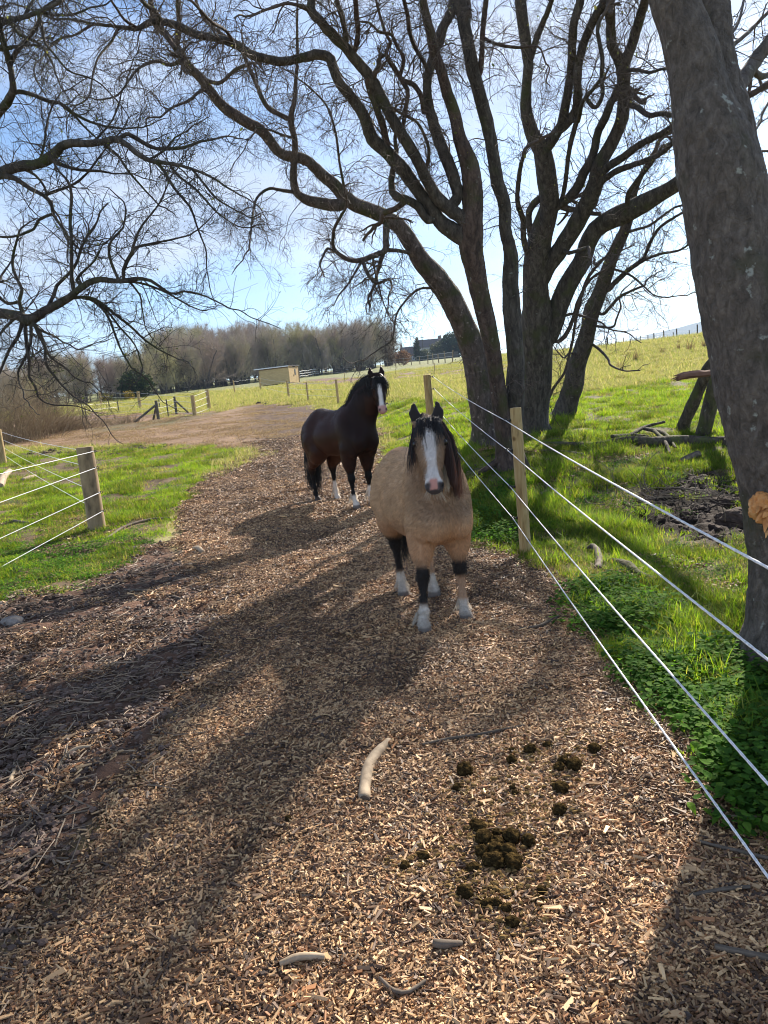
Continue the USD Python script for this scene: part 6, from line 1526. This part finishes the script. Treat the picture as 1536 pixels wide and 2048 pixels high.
# ---- the dark bay horse behind it
H = 1.49
HF = {'fore_r': (711, 1019), 'fore_l': (741, 1010), 'hind_l': (655, 999), 'hind_r': (631, 997)}
wf = {k: ground_at(*p)[:2] for k, p in HF.items()}
fm, hm_ = (wf['fore_r'] + wf['fore_l']) / 2, (wf['hind_l'] + wf['hind_r']) / 2
d_ = unit(np.append(fm - hm_, 0))[:2]
yaw = math.atan2(d_[1], d_[0])
base = fm - d_ * 0.30 * H
feet = {k: to_local(p, base, yaw) for k, p in wf.items()}
print('horse yaw', math.degrees(yaw), 'base', base, 'feet', {k: v_.round(3).tolist() for k, v_ in feet.items()}, 'wheelbase', np.linalg.norm(fm - hm_))
feet['hind_l'][0] = max(feet['hind_l'][0], -0.36 * H); feet['hind_r'][0] = max(feet['hind_r'][0], -0.50 * H)
for k in feet:
    sg = 1 if k.endswith('l') else -1
    feet[k][1] = sg * min(max(sg * feet[k][1], 0.085 * H), 0.17 * H)
hz = min(surface(*p).item() for p in wf.values()) + 0.02
to_cam = A([math.cos(-yaw) * (EYE - np.append(base, 0))[0] - math.sin(-yaw) * (EYE - np.append(base, 0))[1], math.sin(-yaw) * (EYE - np.append(base, 0))[0] + math.cos(-yaw) * (EYE - np.append(base, 0))[1], 0]); to_cam = unit(to_cam)
poll = A([0.63, 0.105, 1.250]) * H
fdir = unit(to_cam + 0.16 * A([-to_cam[1], to_cam[0], 0]))
muz = poll + unit(0.36 * fdir + A([0, 0, -1.0])) * 0.352 * H
v, fc, hd, (t_, s_, q_), hoof = horse_skin(H, feet, poll=poll, muzzle=muz, face=0.9 * fdir + A([0, 0, 0.4]), cell=0.0155, girth=0.90, leg=0.97, neck_top=0.88, ear_out=0.12, deep=0.84)
x, y, z = v.T / H
nz = meshkit.fbm(v * 8, 3, 7)
c = np.repeat(A([[0.030, 0.0115, 0.0075]]), len(v), 0)
c = ramp_mix(c, 0.8 * sstep(z, 0.62, 0.5) * (z > 0.3), (0.045, 0.018, 0.011))
c = ramp_mix(c, 0.7 * sstep(x, 0.15, 0.45), (0.010, 0.006, 0.0055))
c = ramp_mix(c, sstep(z, 0.40, 0.33), (0.006, 0.005, 0.005))
c = c * (0.8 + 0.4 * nz)[:, None]
jag = 0.02 * (nz - 0.5)
foot = lambda n, r=0.09: (np.hypot(v[:, 0] - feet[n][0], v[:, 1] - feet[n][1]) < (r + 0.10 * z) * H) & (z < 0.42)
c = band(c, foot('fore_r') & (x > 0.05), -1, 0.135, WHT); c = band(c, foot('fore_l') & (x > 0.05), -1, 0.20, WHT); c = band(c, foot('hind_l') & (x < 0.0), -1, 0.225, WHT); c = band(c, foot('hind_r') & (x < 0.0), 0.02, 0.07, (0.05, 0.04, 0.035))
c = ramp_mix(c, (z < 0.5) * sstep(z + 0.6 * jag, 0.045, 0.032), (0.13, 0.105, 0.09))
hm = (t_ > -0.5) & (q_ > -0.42) & (np.abs(s_) < 0.4) & (z > 0.80) & (x > 0.4)
c = ramp_mix(c, hm * 0.7 * sstep(np.abs(s_), 0.10, 0.16) * sstep(t_, 0.3, 0.5), (0.035, 0.015, 0.009))
bw = np.interp(t_, [0.2, 0.27, 0.4, 0.6, 0.8, 0.9, 1.0], [0.03, 0.05, 0.055, 0.05, 0.06, 0.085, 0.10])
c = ramp_mix(c, hm * sstep(q_, -0.03, 0.02) * sstep(bw - np.abs(s_ + 0.02), -0.015, 0.015) * sstep(t_, 0.21, 0.25), (0.68, 0.64, 0.62))
c = ramp_mix(c, hm * sstep(t_, 0.80, 0.86) * sstep(0.12 - np.abs(s_), -0.02, 0.02) * (q_ > -0.15), (0.48, 0.28, 0.25))
c = ramp_mix(c, hm * np.exp(-(((t_ - 0.935) / 0.04) ** 2 + ((np.abs(s_) - 0.09) / 0.03) ** 2) ** 2), (0.04, 0.03, 0.03))
horse = thing('horse', 'dark bay horse with white blaze and white socks standing behind the dun pony', 'horse', (base[0], base[1], hz), yaw)
obj('body', (v, fc), M_DARKCOAT, horse, True, c)
fur(v, fc, c, 30000, 0.014, 0.0022, horse, np.random.default_rng(54), M_DARKCOAT, (z < 0.04) | (hm & (t_ > 0.80)))
P = hd['P']
for s in (-1, 1):
    e_ = trimesh.creation.icosphere(2, 0.040 * hd['L'])
    obj('eye', (A(e_.vertices) + P(0.325, s * 0.188, 0.028), A(e_.faces)), M_EYE, horse, True)
nbk = A([0.26, 0, 0.99]) * H
crest_ = nbk + (P(-0.02, 0, -0.10) - nbk) * u + A([0, 0, 0.075 * H]) * np.sin(np.pi * u)
hair('mane', strands(rng, crest_, fall(1, 0.26, 0.085), 0.015, 500), 0.006, M_HAIR, horse)
hair('mane', strands(rng, crest_, fall(-1, 0.24, 0.080), 0.014, 800), 0.006, M_HAIR, horse)
hair('mane', strands(rng, crest_, np.stack([crest_ + A([0, -0.02, 0.03]) * H, crest_ + A([-0.02, -0.06, 0.03]) * H, crest_ + A([-0.03, -0.09, -0.03]) * H], 1), 0.02, 300), 0.006, M_HAIR, horse)
fr_root = A([P(-0.02 + 0.4 * a * a, a, 0.02) for a in sr])
fr_path = A([[P(0.05, a * 1.15, 0.135), P(0.16, a * 1.3 + 0.03, 0.165), P(0.24, a * 1.45 + 0.05, 0.165), P(0.30 + 0.9 * abs(a), a * 1.65 + 0.07, 0.15 - 0.6 * max(abs(a) - 0.08, 0))] for a in sr])
hair('forelock', strands(rng, fr_root, fr_path, 0.02, 260), 0.006, M_HAIR, horse)
tail(H, 900, M_HAIR, horse, rng, 0.72, sway=-0.03, w=0.008, thick=0.045)
feathers(feet, H, ('fore_r', 'fore_l', 'hind_l'), horse, rng, 90, 0.15, M_HAIR_PALE, 0.10)
# ------------------------------------------------------------------ sticks, droppings, logs, stones, tufts
def lying(name, label, cat, px, rpx, mat_, group=None, lift=0.6, rough=0.12, sides=9, heights=None, parent=None, seed=0, ends=None, up_=0.0):
    """A branch on the ground through picture points; rpx its radius in picture pixels."""
    g = [ground_at(*q) for q in px]
    r = np.interp(np.arange(len(px)), np.linspace(0, len(px) - 1, len(np.atleast_1d(rpx))), np.atleast_1d(rpx))
    P = A([[q[0], q[1], surface(q[0], q[1]).item() + up_ + rr * q[1] / F_PX * lift + (0 if heights is None else heights[k])] for k, (q, rr) in enumerate(zip(g, r))])
    R = r * P[:, 1] / F_PX
    q = smooth_path(np.column_stack([P, R]), step=max(0.02, 0.6 * R.max()))
    if parent is None:
        base = q[0, :3].copy()
        t = thing(name, label, cat, base, 0, group)
        q[:, :3] -= base
        obj('wood', tube(q[:, :3], q[:, 3], sides, rough, seed), mat_, t, True)
        if ends is not None:
            for e_, nx in ((0, 1), (-1, -2)):
                ax = q[e_, :3] - q[nx, :3]; ax /= np.linalg.norm(ax)
                obj('cut_end', tube([q[e_, :3] - ax * 0.004, q[e_, :3] + ax * 0.004], q[e_, 3] * 0.88, 10), ends, t, False)
        return t, P
    obj(name, tube(q[:, :3] - A(parent[1]), q[:, 3], sides, rough, seed), mat_, parent[0], True)

lying('fallen_branch', 'thick pale curved piece of branch lying on the wood chips in front of the pony', 'branch', [(729, 1602), (730, 1575), (735, 1545), (744, 1520), (760, 1500), (778, 1482)], [13, 13, 12.5, 12, 11, 8], M_STICK, ends=M_STICK_DARK, rough=0.10, sides=14)
STK = [([(845, 1488), (900, 1478), (960, 1472), (1050, 1462)], [3, 4, 3], M_STICK_DARK, 'long thin brown stick on the chips left of the nettles'),
       ([(1040, 1268), (1075, 1262), (1100, 1250), (1118, 1240)], [3, 4, 2.5], M_STICK_DARK, 'forked dark twig on the chips right of the pony front hooves'),
       ([(760, 1960), (790, 1988), (820, 1990), (852, 1968)], [4, 5, 4], M_STICK_DARK, 'bent grey twig at the bottom of the picture below the droppings'),
       ([(868, 1895), (890, 1898), (925, 1890)], [9, 11, 5], M_STICK_DARK, 'curled dark piece of bark below the droppings'),
       ([(560, 1932), (600, 1920), (650, 1918)], [7, 9, 6], M_STICK, 'splintered flat pale stick near the bottom edge'),
       ([(1400, 1690), (1440, 1700), (1536, 1722)], [3.5, 4, 4], M_STICK_DARK, 'dark stick on the chips at the right edge under the lowest rope'),
       ([(1430, 1908), (1480, 1918), (1540, 1930)], [7, 8, 8], M_STICK_DARK, 'thick dark stick at the bottom right edge'),
       ([(1380, 1800), (1450, 1790), (1500, 1785)], [4, 5, 4], M_STICK_DARK, 'brown stick between the two sticks at the right edge'),
       ([(250, 1185), (300, 1190), (360, 1200), (365, 1205)], [2.5, 3.5, 2.5], M_STICK_DARK, 'long thin dark stick across the bare soil below the left post'),
       ([(100, 1560), (118, 1545), (122, 1530), (150, 1515), (185, 1505)], [6, 6, 5, 3], M_STICK, 'crooked pale root lying on the bare soil at the left'),
       ([(20, 1560), (26, 1540), (30, 1520)], [5, 5, 4], M_STICK, 'short pale stick at the left edge of the bare soil'),
       ([(405, 1110), (398, 1104), (388, 1102)], [5, 6, 4], M_STICK, 'small pale knuckle of wood by the grass edge on the left'),
       ([(170, 1090), (210, 1082), (250, 1060), (300, 1045), (340, 1040)], [2, 3, 2.5], M_STICK_DARK, 'thin dark twig in the grass right of the knotty corner post'),
       ([(0, 975), (8, 960), (20, 945)], [7, 8, 5], M_STICK, 'bleached stump of branch in the grass at the left edge'),
       ([(45, 962), (60, 958), (72, 952)], [4, 5, 3], M_STICK, 'short bleached stick in the grass left of the knotty corner post'),
       ([(20, 1040), (60, 1050), (95, 1055)], [2.5, 3, 2.5], M_STICK_DARK, 'dark twig in the grass below the left ropes'),
       ([(1080, 905), (1130, 905), (1170, 912)], [3, 3.5, 3], M_STICK_DARK, 'twig lying in the grass just below the long mossy log'),
       ([(1078, 988), (1100, 982), (1140, 977)], [3.5, 4, 3], M_STICK, 'pale broken stick in the grass right of the bare fence post')]
for k, (px, r, m_, lb) in enumerate(STK):
    lying('stick', lb, 'stick', px, r, m_, seed=k, rough=0.2, sides=7, up_=0.018 if k < 8 else 0.008)
rng = np.random.default_rng(71)
# droppings: crumbling balls, dark inside with straw coloured crust
def dung_ball(r, seed):
    m = trimesh.creation.icosphere(3, 1.0); v = A(m.vertices)
    d = 0.62 + 0.75 * meshkit.fbm(v * 2.4 + seed * 7.1, 4, seed)
    v = v * d[:, None] * A([1.0, 0.85, 0.72]) * r
    v += 0.10 * r * (meshkit.fbm(v / r * 9, 2, seed + 3) - 0.5)[:, None] * A(m.vertices)
    return v, A(m.faces)
DUNG = [((1010, 1690), 30, 17, 'largest heap of dark horse droppings, in the middle of the scatter on the chips'), ((950, 1660), 17, 3, 'droppings just left above the largest heap'), ((1085, 1500), 14, 2, 'droppings nearest the nettles at the top of the scatter'), ((930, 1545), 17, 1, 'single dark dropping at the upper left of the scatter'),
        ((1130, 1535), 17, 3, 'broken droppings at the upper right of the scatter'), ((1190, 1508), 12, 1, 'small dropping right of all the others'), ((1122, 1582), 15, 1, 'round dropping below the broken ones on the right'), ((1120, 1630), 14, 1, 'dropping right of the largest heap'), ((1020, 1580), 10, 2, 'crumbs of droppings in the centre of the scatter'),
        ((935, 1745), 15, 2, 'droppings at the lower left of the largest heap'), ((930, 1790), 15, 1, 'dropping under the lower left pair'), ((990, 1800), 15, 3, 'droppings at the lower end of the scatter'), ((1025, 1840), 13, 1, 'lowest dropping of the scatter'), ((848, 1715), 11, 1, 'leftmost dropping beside pale chips'), ((810, 1735), 10, 1, 'flattened dropping left of the scatter'), ((1060, 1785), 14, 2, 'crumbled droppings right of the lower end'), ((1020, 1515), 12, 2, 'tawny crumbled droppings at the top centre of the scatter'), ((915, 1580), 9, 1, 'little dropping under the single dark one'), ((577, 1640), 7, 1, 'lone small dark clod left of the scatter'), ((930, 1205), 8, 1, 'dark clod between the pony front hooves')]
for k, (p, r, n, lb) in enumerate(DUNG):
    g = ground_at(*p); R = 1.25 * r * g[1] / F_PX
    t = thing('dropping' if n < 3 else 'dropping_heap', lb, 'droppings', (g[0], g[1], surface(g[0], g[1]).item()), rng.uniform(0, 6), 'horse droppings scattered on the chips')
    for i in range(n):
        rr = R * (1.0 if n == 1 else rng.uniform(0.6, 0.85) if n < 9 else rng.uniform(0.28, 0.62))
        a_ = rng.uniform(0, 6.28); o = 0 if n == 1 else R * rng.uniform(0.4, 1.9)
        obj('ball', put(dung_ball(rr, k * 11 + i), (o * math.cos(a_), o * math.sin(a_), rr * 0.42 + 0.012)), M_DUNG, t, True)
cr = []
for p, r, n, lb in DUNG[:18]:
    for _ in range(16 * n + 16):
        g = ground_at(p[0] + rng.normal(0, r * 2.0), p[1] + rng.normal(0, r * 1.5)); R = rng.uniform(0.004, 0.011)
        mm = trimesh.creation.icosphere(0, 1.0)
        cr.append((A(mm.vertices) * rng.uniform(0.5, 1.3, (12, 1)) * R * A([1.3, 1, 0.7]) + A([g[0], g[1], surface(g[0], g[1]).item() + rng.uniform(0.012, 0.024)]), A(mm.faces)))
M_CRUMB = rough_mat('dung_crumb', (0.05, 0.034, 0.016), (0.15, 0.098, 0.042), 40, 1.0, 0.6, 0.006, spec=0.0, c3=(0.24, 0.165, 0.075))
fb = []
for p, r, n, lb in DUNG[:18]:
    for _ in range(12 * n + 20):
        g = ground_at(p[0] + rng.normal(0, r * 2.6), p[1] + rng.normal(0, r * 1.9)); a_ = rng.uniform(0, 6.28); l = rng.uniform(0.008, 0.03)
        c_ = A([g[0], g[1], surface(g[0], g[1]).item() + rng.uniform(0.012, 0.026)])
        fb.append(tube([c_, c_ + A([math.cos(a_) * l, math.sin(a_) * l, rng.normal(0, 0.004)])], [0.0014, 0.0009], 3, cap=False))
tag(obj('dropping_fibres', join(fb), rough_mat('dung_fibre', (0.16, 0.105, 0.04), (0.38, 0.27, 0.11), 30, 1.0, 0.0, spec=0.0)), 'short tawny straw fibres strewn round the horse droppings', 'droppings', None, 'stuff')
tag(obj('dropping_crumbs', join(cr), M_CRUMB), 'tawny crumbs trodden out of the horse droppings', 'droppings', None, 'stuff')
def stone(px, rpx, label, squash=0.6, mat_=None):
    g = ground_at(*px); R = rpx * g[1] / F_PX
    m = trimesh.creation.icosphere(2, 1.0); v = A(m.vertices); sd = int(px[0])
    v = v * (0.72 + 0.5 * meshkit.fbm(v * 1.3 + sd, 3, sd))[:, None] * A([1, 0.8, squash]) * R
    t = thing('stone', label, 'stone', (g[0], g[1], surface(g[0], g[1]).item()))
    obj('rock', put((v, A(m.faces)), (0, 0, R * squash * 0.35)), mat_ or M_STONE, t, 40)
stone((25, 1250), 24, 'angular grey stone in the bare soil at the left edge', 0.5)
stone((2, 1212), 13, 'brownish stone at the grass edge left of the angular grey one', 0.7)
stone((1338, 1237), 11, 'smooth pale stone in the dark soil patch under the third rope', 0.8)
stone((1230, 1612), 14, 'whitish bleached stone on the chips right of the droppings', 0.5, M_STICK)
stone((340, 1182), 5, 'small white pebble at the chip edge below the left post')
stone((270, 1100), 7, 'small buff stone in the grass by the foot of the left post')
stone((595, 1605), 10, 'flat pale chunk on the chips left of the curved branch', 0.4, M_STICK)

# fallen mossy log with its brushwood
lg, P = lying('fallen_log', 'long mossy fallen log lying in the grass between the cluster and the near trunk', 'log', [(1085, 890), (1130, 897), (1190, 897), (1260, 892), (1300, 893), (1370, 887), (1430, 888), (1470, 886)], [5, 7, 8, 10, 12, 13, 10, 9], M_LOG, lift=0.5, rough=0.2, sides=12)
b0 = lg.GetAttribute('xformOp:translate').Get()
for k, w in enumerate(([(1215, 890), (1260, 880), (1290, 868), (1330, 862)], [(1290, 870), (1330, 880), (1352, 898)], [(1225, 893), (1250, 882), (1270, 878), (1300, 876)], [(1310, 880), (1330, 892), (1340, 910)])):
    lying('branch', None, None, w, [4, 4, 2.5], M_LOG, heights=np.linspace(0.02, 0.16, len(w)) if k == 0 else np.linspace(0.12, 0.03, len(w)), parent=(lg, b0), seed=80 + k, sides=7)
lying('mossy_log', 'short mossy log half sunk in the grass below the third rope', 'log', [(1215, 1125), (1250, 1140), (1280, 1155), (1322, 1166)], [8, 12, 11, 8], M_LOG, lift=0.3, rough=0.3, sides=12)
lying('mossy_log', 'knobbly mossy stump end against the near trunk beside the long log', 'log', [(1455, 895), (1475, 885), (1490, 872)], [12, 16, 13], M_LOG, lift=0.4, rough=0.3, sides=12)
lying('curved_root', 'grey hooked root end standing out of the grass between the ropes', 'root', [(1196, 1150), (1199, 1134), (1194, 1118), (1184, 1110), (1176, 1112)], [8, 8, 7, 5, 3], M_STICK_DARK, heights=[0, 0.03, 0.07, 0.08, 0.06], rough=0.2)
lying('curved_root', 'brown sawn branch end lying in the grass above the dark soil hollow', 'branch', [(1360, 930), (1380, 925), (1398, 922)], [6, 8, 9], M_STICK_DARK, ends=M_FRESH, rough=0.1)

# two leaning dead stems and the broken rail wedged in them
ls = thing('dead_stump', 'pair of leaning mossy dead stems left of the near trunk', 'stump', ground_at(1375, 840))
b1 = ls.GetAttribute('xformOp:translate').Get()
def stem(px, r, y0, y1, nm, mat_=M_LOG):
    P = A([at_depth(a, b, y) for (a, b), y in zip(px, np.linspace(y0, y1, len(px)))]); R = A(r) * np.linspace(y0, y1, len(px)) / F_PX
    q = smooth_path(np.column_stack([P, R]), step=0.07)
    return q
q = stem([(1366, 858), (1372, 838), (1386, 808), (1402, 770), (1418, 738), (1436, 712)], [13, 12, 12, 11, 13, 10], 13.4, 12.6, 'stem'); obj('stem', tube(q[:, :3] - A(b1), q[:, 3], 14, 0.16, 5), M_LOG, ls, True)
q = stem([(1402, 885), (1406, 865), (1418, 820), (1428, 780), (1440, 745), (1456, 700), (1475, 640)], [18, 15, 14, 14, 14, 13, 10], 12.6, 11.8, 'stem'); obj('stem', tube(q[:, :3] - A(b1), q[:, 3], 14, 0.16, 6), M_LOG, ls, True)
rl = thing('broken_rail', 'broken reddish split rail wedged across the pair of leaning dead stems', 'rail', at_depth(1355, 752, 12.1))
b2 = rl.GetAttribute('xformOp:translate').Get()
q = stem([(1353, 757), (1362, 753), (1375, 750), (1400, 748), (1430, 745), (1462, 742)], [4, 7, 8, 8, 8.5, 9], 12.2, 11.9, 'rail')
M_RAIL = rough_mat('split_rail', (0.10, 0.05, 0.035), (0.26, 0.14, 0.10), 12, 0.85, 0.6, 0.008, stretch=(0.3, 1, 1))
obj('wood', tube(q[:, :3] - A(b2), q[:, 3] * 0.92, 6, 0.45, 7), M_RAIL, rl, 30)
for k in range(5):
    obj('splinter', tube([q[2, :3] - A(b2) + [0, 0, 0.02 * (k - 2)], q[0, :3] - A(b2) + [-0.03 - 0.03 * (k % 3), 0, 0.022 * (k - 2)]], [0.022, 0.004], 5), M_RAIL, rl, 30)

# torn orange wood where a branch broke off the near trunk: a stub of ragged slivers
P0 = at_depth(1527, 1018, 3.80)
m = trimesh.creation.icosphere(4, 1.0); v = A(m.vertices)
w = v * (0.6 + 0.8 * meshkit.fbm(v * 2.0, 4, 3))[:, None] * A([0.085, 0.07, 0.085]); w += 0.02 * (meshkit.fbm(v * A([9, 9, 2.5]), 3, 8) - 0.5)[:, None] * v
obj('torn_wood', (w + P0 + A([0.03, 0.03, 0]), A(m.faces)), M_FRESH, e.t, 40)
rt = np.random.default_rng(99)
for k in range(16):
    a_ = rt.uniform(1.7, 5.0); l = rt.uniform(0.05, 0.14); d_ = unit_([math.cos(a_), -0.55 + rt.normal(0, 0.25), math.sin(a_) * 0.9])
    t_ = np.linspace(0, 1, 5); c_ = P0 + A([0.03, 0.0, 0]) + A([rt.normal(0, 0.03), 0, rt.normal(0, 0.035)])
    p_ = c_ + d_ * (t_[:, None] * l) + A([rt.normal(0, 0.02), 0, rt.normal(-0.02, 0.015)]) * (t_ ** 2)[:, None]
    obj('torn_wood', tube(p_, rt.uniform(0.012, 0.026) * A([1, 1.05, 0.9, 0.6, 0.12]), 6, 0.4, 90 + k), M_FRESH if k % 4 else M_STICK_DARK, e.t, 30)

# soil mound with cut brushwood under the near trunk
bp = thing('brush_pile', 'heap of dark soil and broken brushwood beside the foot of the near trunk', 'brush pile', ground_at(1390, 1010))
b3 = A(bp.GetAttribute('xformOp:translate').Get())
m = trimesh.creation.icosphere(5, 1.0); v = A(m.vertices)
for kk, (o, sz, sd) in enumerate((((0.75, -0.62, -0.02), (0.26, 0.20, 0.17), 2), ((0.05, -0.95, -0.03), (0.24, 0.18, 0.12), 3), ((1.05, -0.35, -0.02), (0.20, 0.2, 0.22), 5), ((0.35, 0.05, -0.02), (0.16, 0.14, 0.09), 6))):
    w = v * (0.75 + 0.5 * meshkit.fbm(v * 2.5 + sd * 9, 4, sd))[:, None] * A(sz) + 0.12 * (meshkit.fbm(v * 5, 4, sd + 5) - 0.5)[:, None] * v * sz[0]
    obj('soil', put((w, A(m.faces)), A(o)), M_SOIL, bp, True)
n = 150
P = np.stack([rng.normal(0.0, 0.62, n), rng.normal(0.15, 0.55, n), rng.uniform(0.03, 0.16, n)], -1); a_ = rng.uniform(0, 6.283, n)
d = np.stack([np.cos(a_), np.sin(a_), rng.normal(0.15, 0.3, n)], -1)
V = np.zeros((n, 6, 3)); V[:, 0] = P; L_ = rng.uniform(0.2, 0.7, n)
for k in range(1, 6):
    d = d + rng.normal(0, 0.24, (n, 3)); d /= np.linalg.norm(d, axis=1, keepdims=True); V[:, k] = V[:, k - 1] + d * (L_ / 5)[:, None]
V[..., 2] = np.maximum(V[..., 2], 0.02)
curves('twigs', V, 2 * (rng.uniform(0.002, 0.007, (n, 1)) * np.linspace(1, 0.5, 6)[None]), M_STICK_DARK, bp)

# rushes and tussocks on the slope
def tuft(name, label, cat, px, hpx, n, cols, spread=0.5, group=None, h0=1.0):
    g = ground_at(*px); h = hpx * g[1] / F_PX
    v, f, t = blades(rng, n, h * spread, h * h0, max(0.006, 1.1 * g[1] / F_PX * 0.5), 0.55, A(cols), 3)
    t_ = thing(name, label, cat, (g[0], g[1], surface(g[0], g[1]).item() - 0.03), 0, group)
    tag(obj('blades', (v, f), M_RUSH, t_, False, t), kind='stuff')
RU = [(0.20, 0.13, 0.08), (0.28, 0.19, 0.11), (0.13, 0.09, 0.06), (0.24, 0.20, 0.10)]
for p, h, lb in (((1238, 740), 24, 'brown rush tuft lowest on the slope right of the slim leaning tree'), ((1272, 722), 24, 'tall rush tuft in the middle of the slope'), ((1258, 714), 14, 'small rush tuft just left of the tall middle one'), ((1380, 703), 28, 'largest reddish rush tuft on the slope near the trunk'), ((1357, 700), 13, 'short rush tuft left of the largest one'), ((1412, 682), 12, 'rush tuft near the crest close to the trunk'), ((1325, 708), 16, 'pale rush tuft half way up the slope'), ((1358, 687), 9, 'small dark rush tuft near the crest'), ((1408, 694), 14, 'green brown rush clump right of the largest tuft')):
    tuft('rush_tuft', lb, 'rushes', p, h, 90, RU, 0.45, 'rush tufts on the slope', 0.8)
TU = [(0.10, 0.085, 0.04), (0.14, 0.11, 0.05), (0.07, 0.075, 0.025)]
for p, h, lb in (((1197, 822), 22, 'round brown tussock in the bright grass right of the slim leaning tree'), ((1268, 822), 12, 'low brown tussock right of the round one'), ((1290, 840), 26, 'dark green tall tussock behind the long log'), ((1395, 795), 22, 'grey green tussock behind the broken rail'), ((1345, 790), 14, 'small dark tussock left of the broken rail'), ((1340, 880), 26, 'coarse grass clump growing through the brushwood of the long log'), ((1190, 860), 12, 'earthy tussock left of the dark green one')):
    tuft('tussock', lb, 'grass tussock', p, h, 160, TU + [(0.10, 0.15, 0.025)], 0.9, 'tussocks in the grass behind the log', 0.6)
# churned dark clods along the edges of the bare ground
n = 0
def clod_line(name, label, px, count, r0):
    g0 = [ground_at(*q) for q in px]; parts_ = []
    for k in range(count):
        u = rng.uniform(0, len(g0) - 1.001); i = int(u); q = g0[i] + (g0[i + 1] - g0[i]) * (u - i) + A([rng.normal(0, 0.1), rng.normal(0, 0.25), 0]) * (g0[i][1] / 12)
        mm = trimesh.creation.icosphere(1, 1.0); vv = A(mm.vertices); R = r0 * rng.uniform(0.5, 1.4) * g0[i][1] / F_PX
        vv = vv * rng.uniform(0.7, 1.2, (len(vv), 1)) * A([R, R, 0.6 * R])
        parts_.append((vv + A([q[0], q[1], surface(q[0], q[1]).item()]), A(mm.faces)))
    tag(obj(name, join(parts_), M_SOIL, None, False), label, 'soil', None, 'stuff')
clod_line('soil_clods', 'dark churned soil clods along the near edge of the tan straw', [(70, 905), (180, 900), (250, 902), (330, 893)], 110, 5)
clod_line('soil_clods', 'ridge of dark red soil at the far end of the track', [(440, 812), (480, 806), (520, 803), (556, 804)], 90, 4)
clod_line('soil_clods', 'lumps of dark earth at the edge of the grass on the left below the corner post', [(10, 1225), (120, 1200), (220, 1170), (330, 1130)], 120, 8)
clod_line('soil_clods', 'dark damp earth clods in the hollow beside the foot of the near trunk', [(1255, 1025), (1330, 985), (1400, 960), (1480, 960), (1500, 1040), (1440, 1085), (1340, 1050), (1420, 1020)], 420, 7)
clod_line('soil_clods', 'dark earth clods in the grass right of the dark horse', [(770, 808), (850, 796), (900, 800)], 50, 4)

# the air
hz_v = trimesh.creation.box([9000, 9000, 330]); hz_v.apply_translation([0, 3800, 330 / 2 - 131])
M_HAZE = mat('haze', {'v': ('principled_volume', {'color': (0.5, 0.7, 1.0), 'density': 0.0001, 'anisotropy': 0.3})}, [], surface=None, volume='v.volume')
tag(obj('haze', (A(hz_v.vertices), A(hz_v.faces)), M_HAZE), kind='stuff')
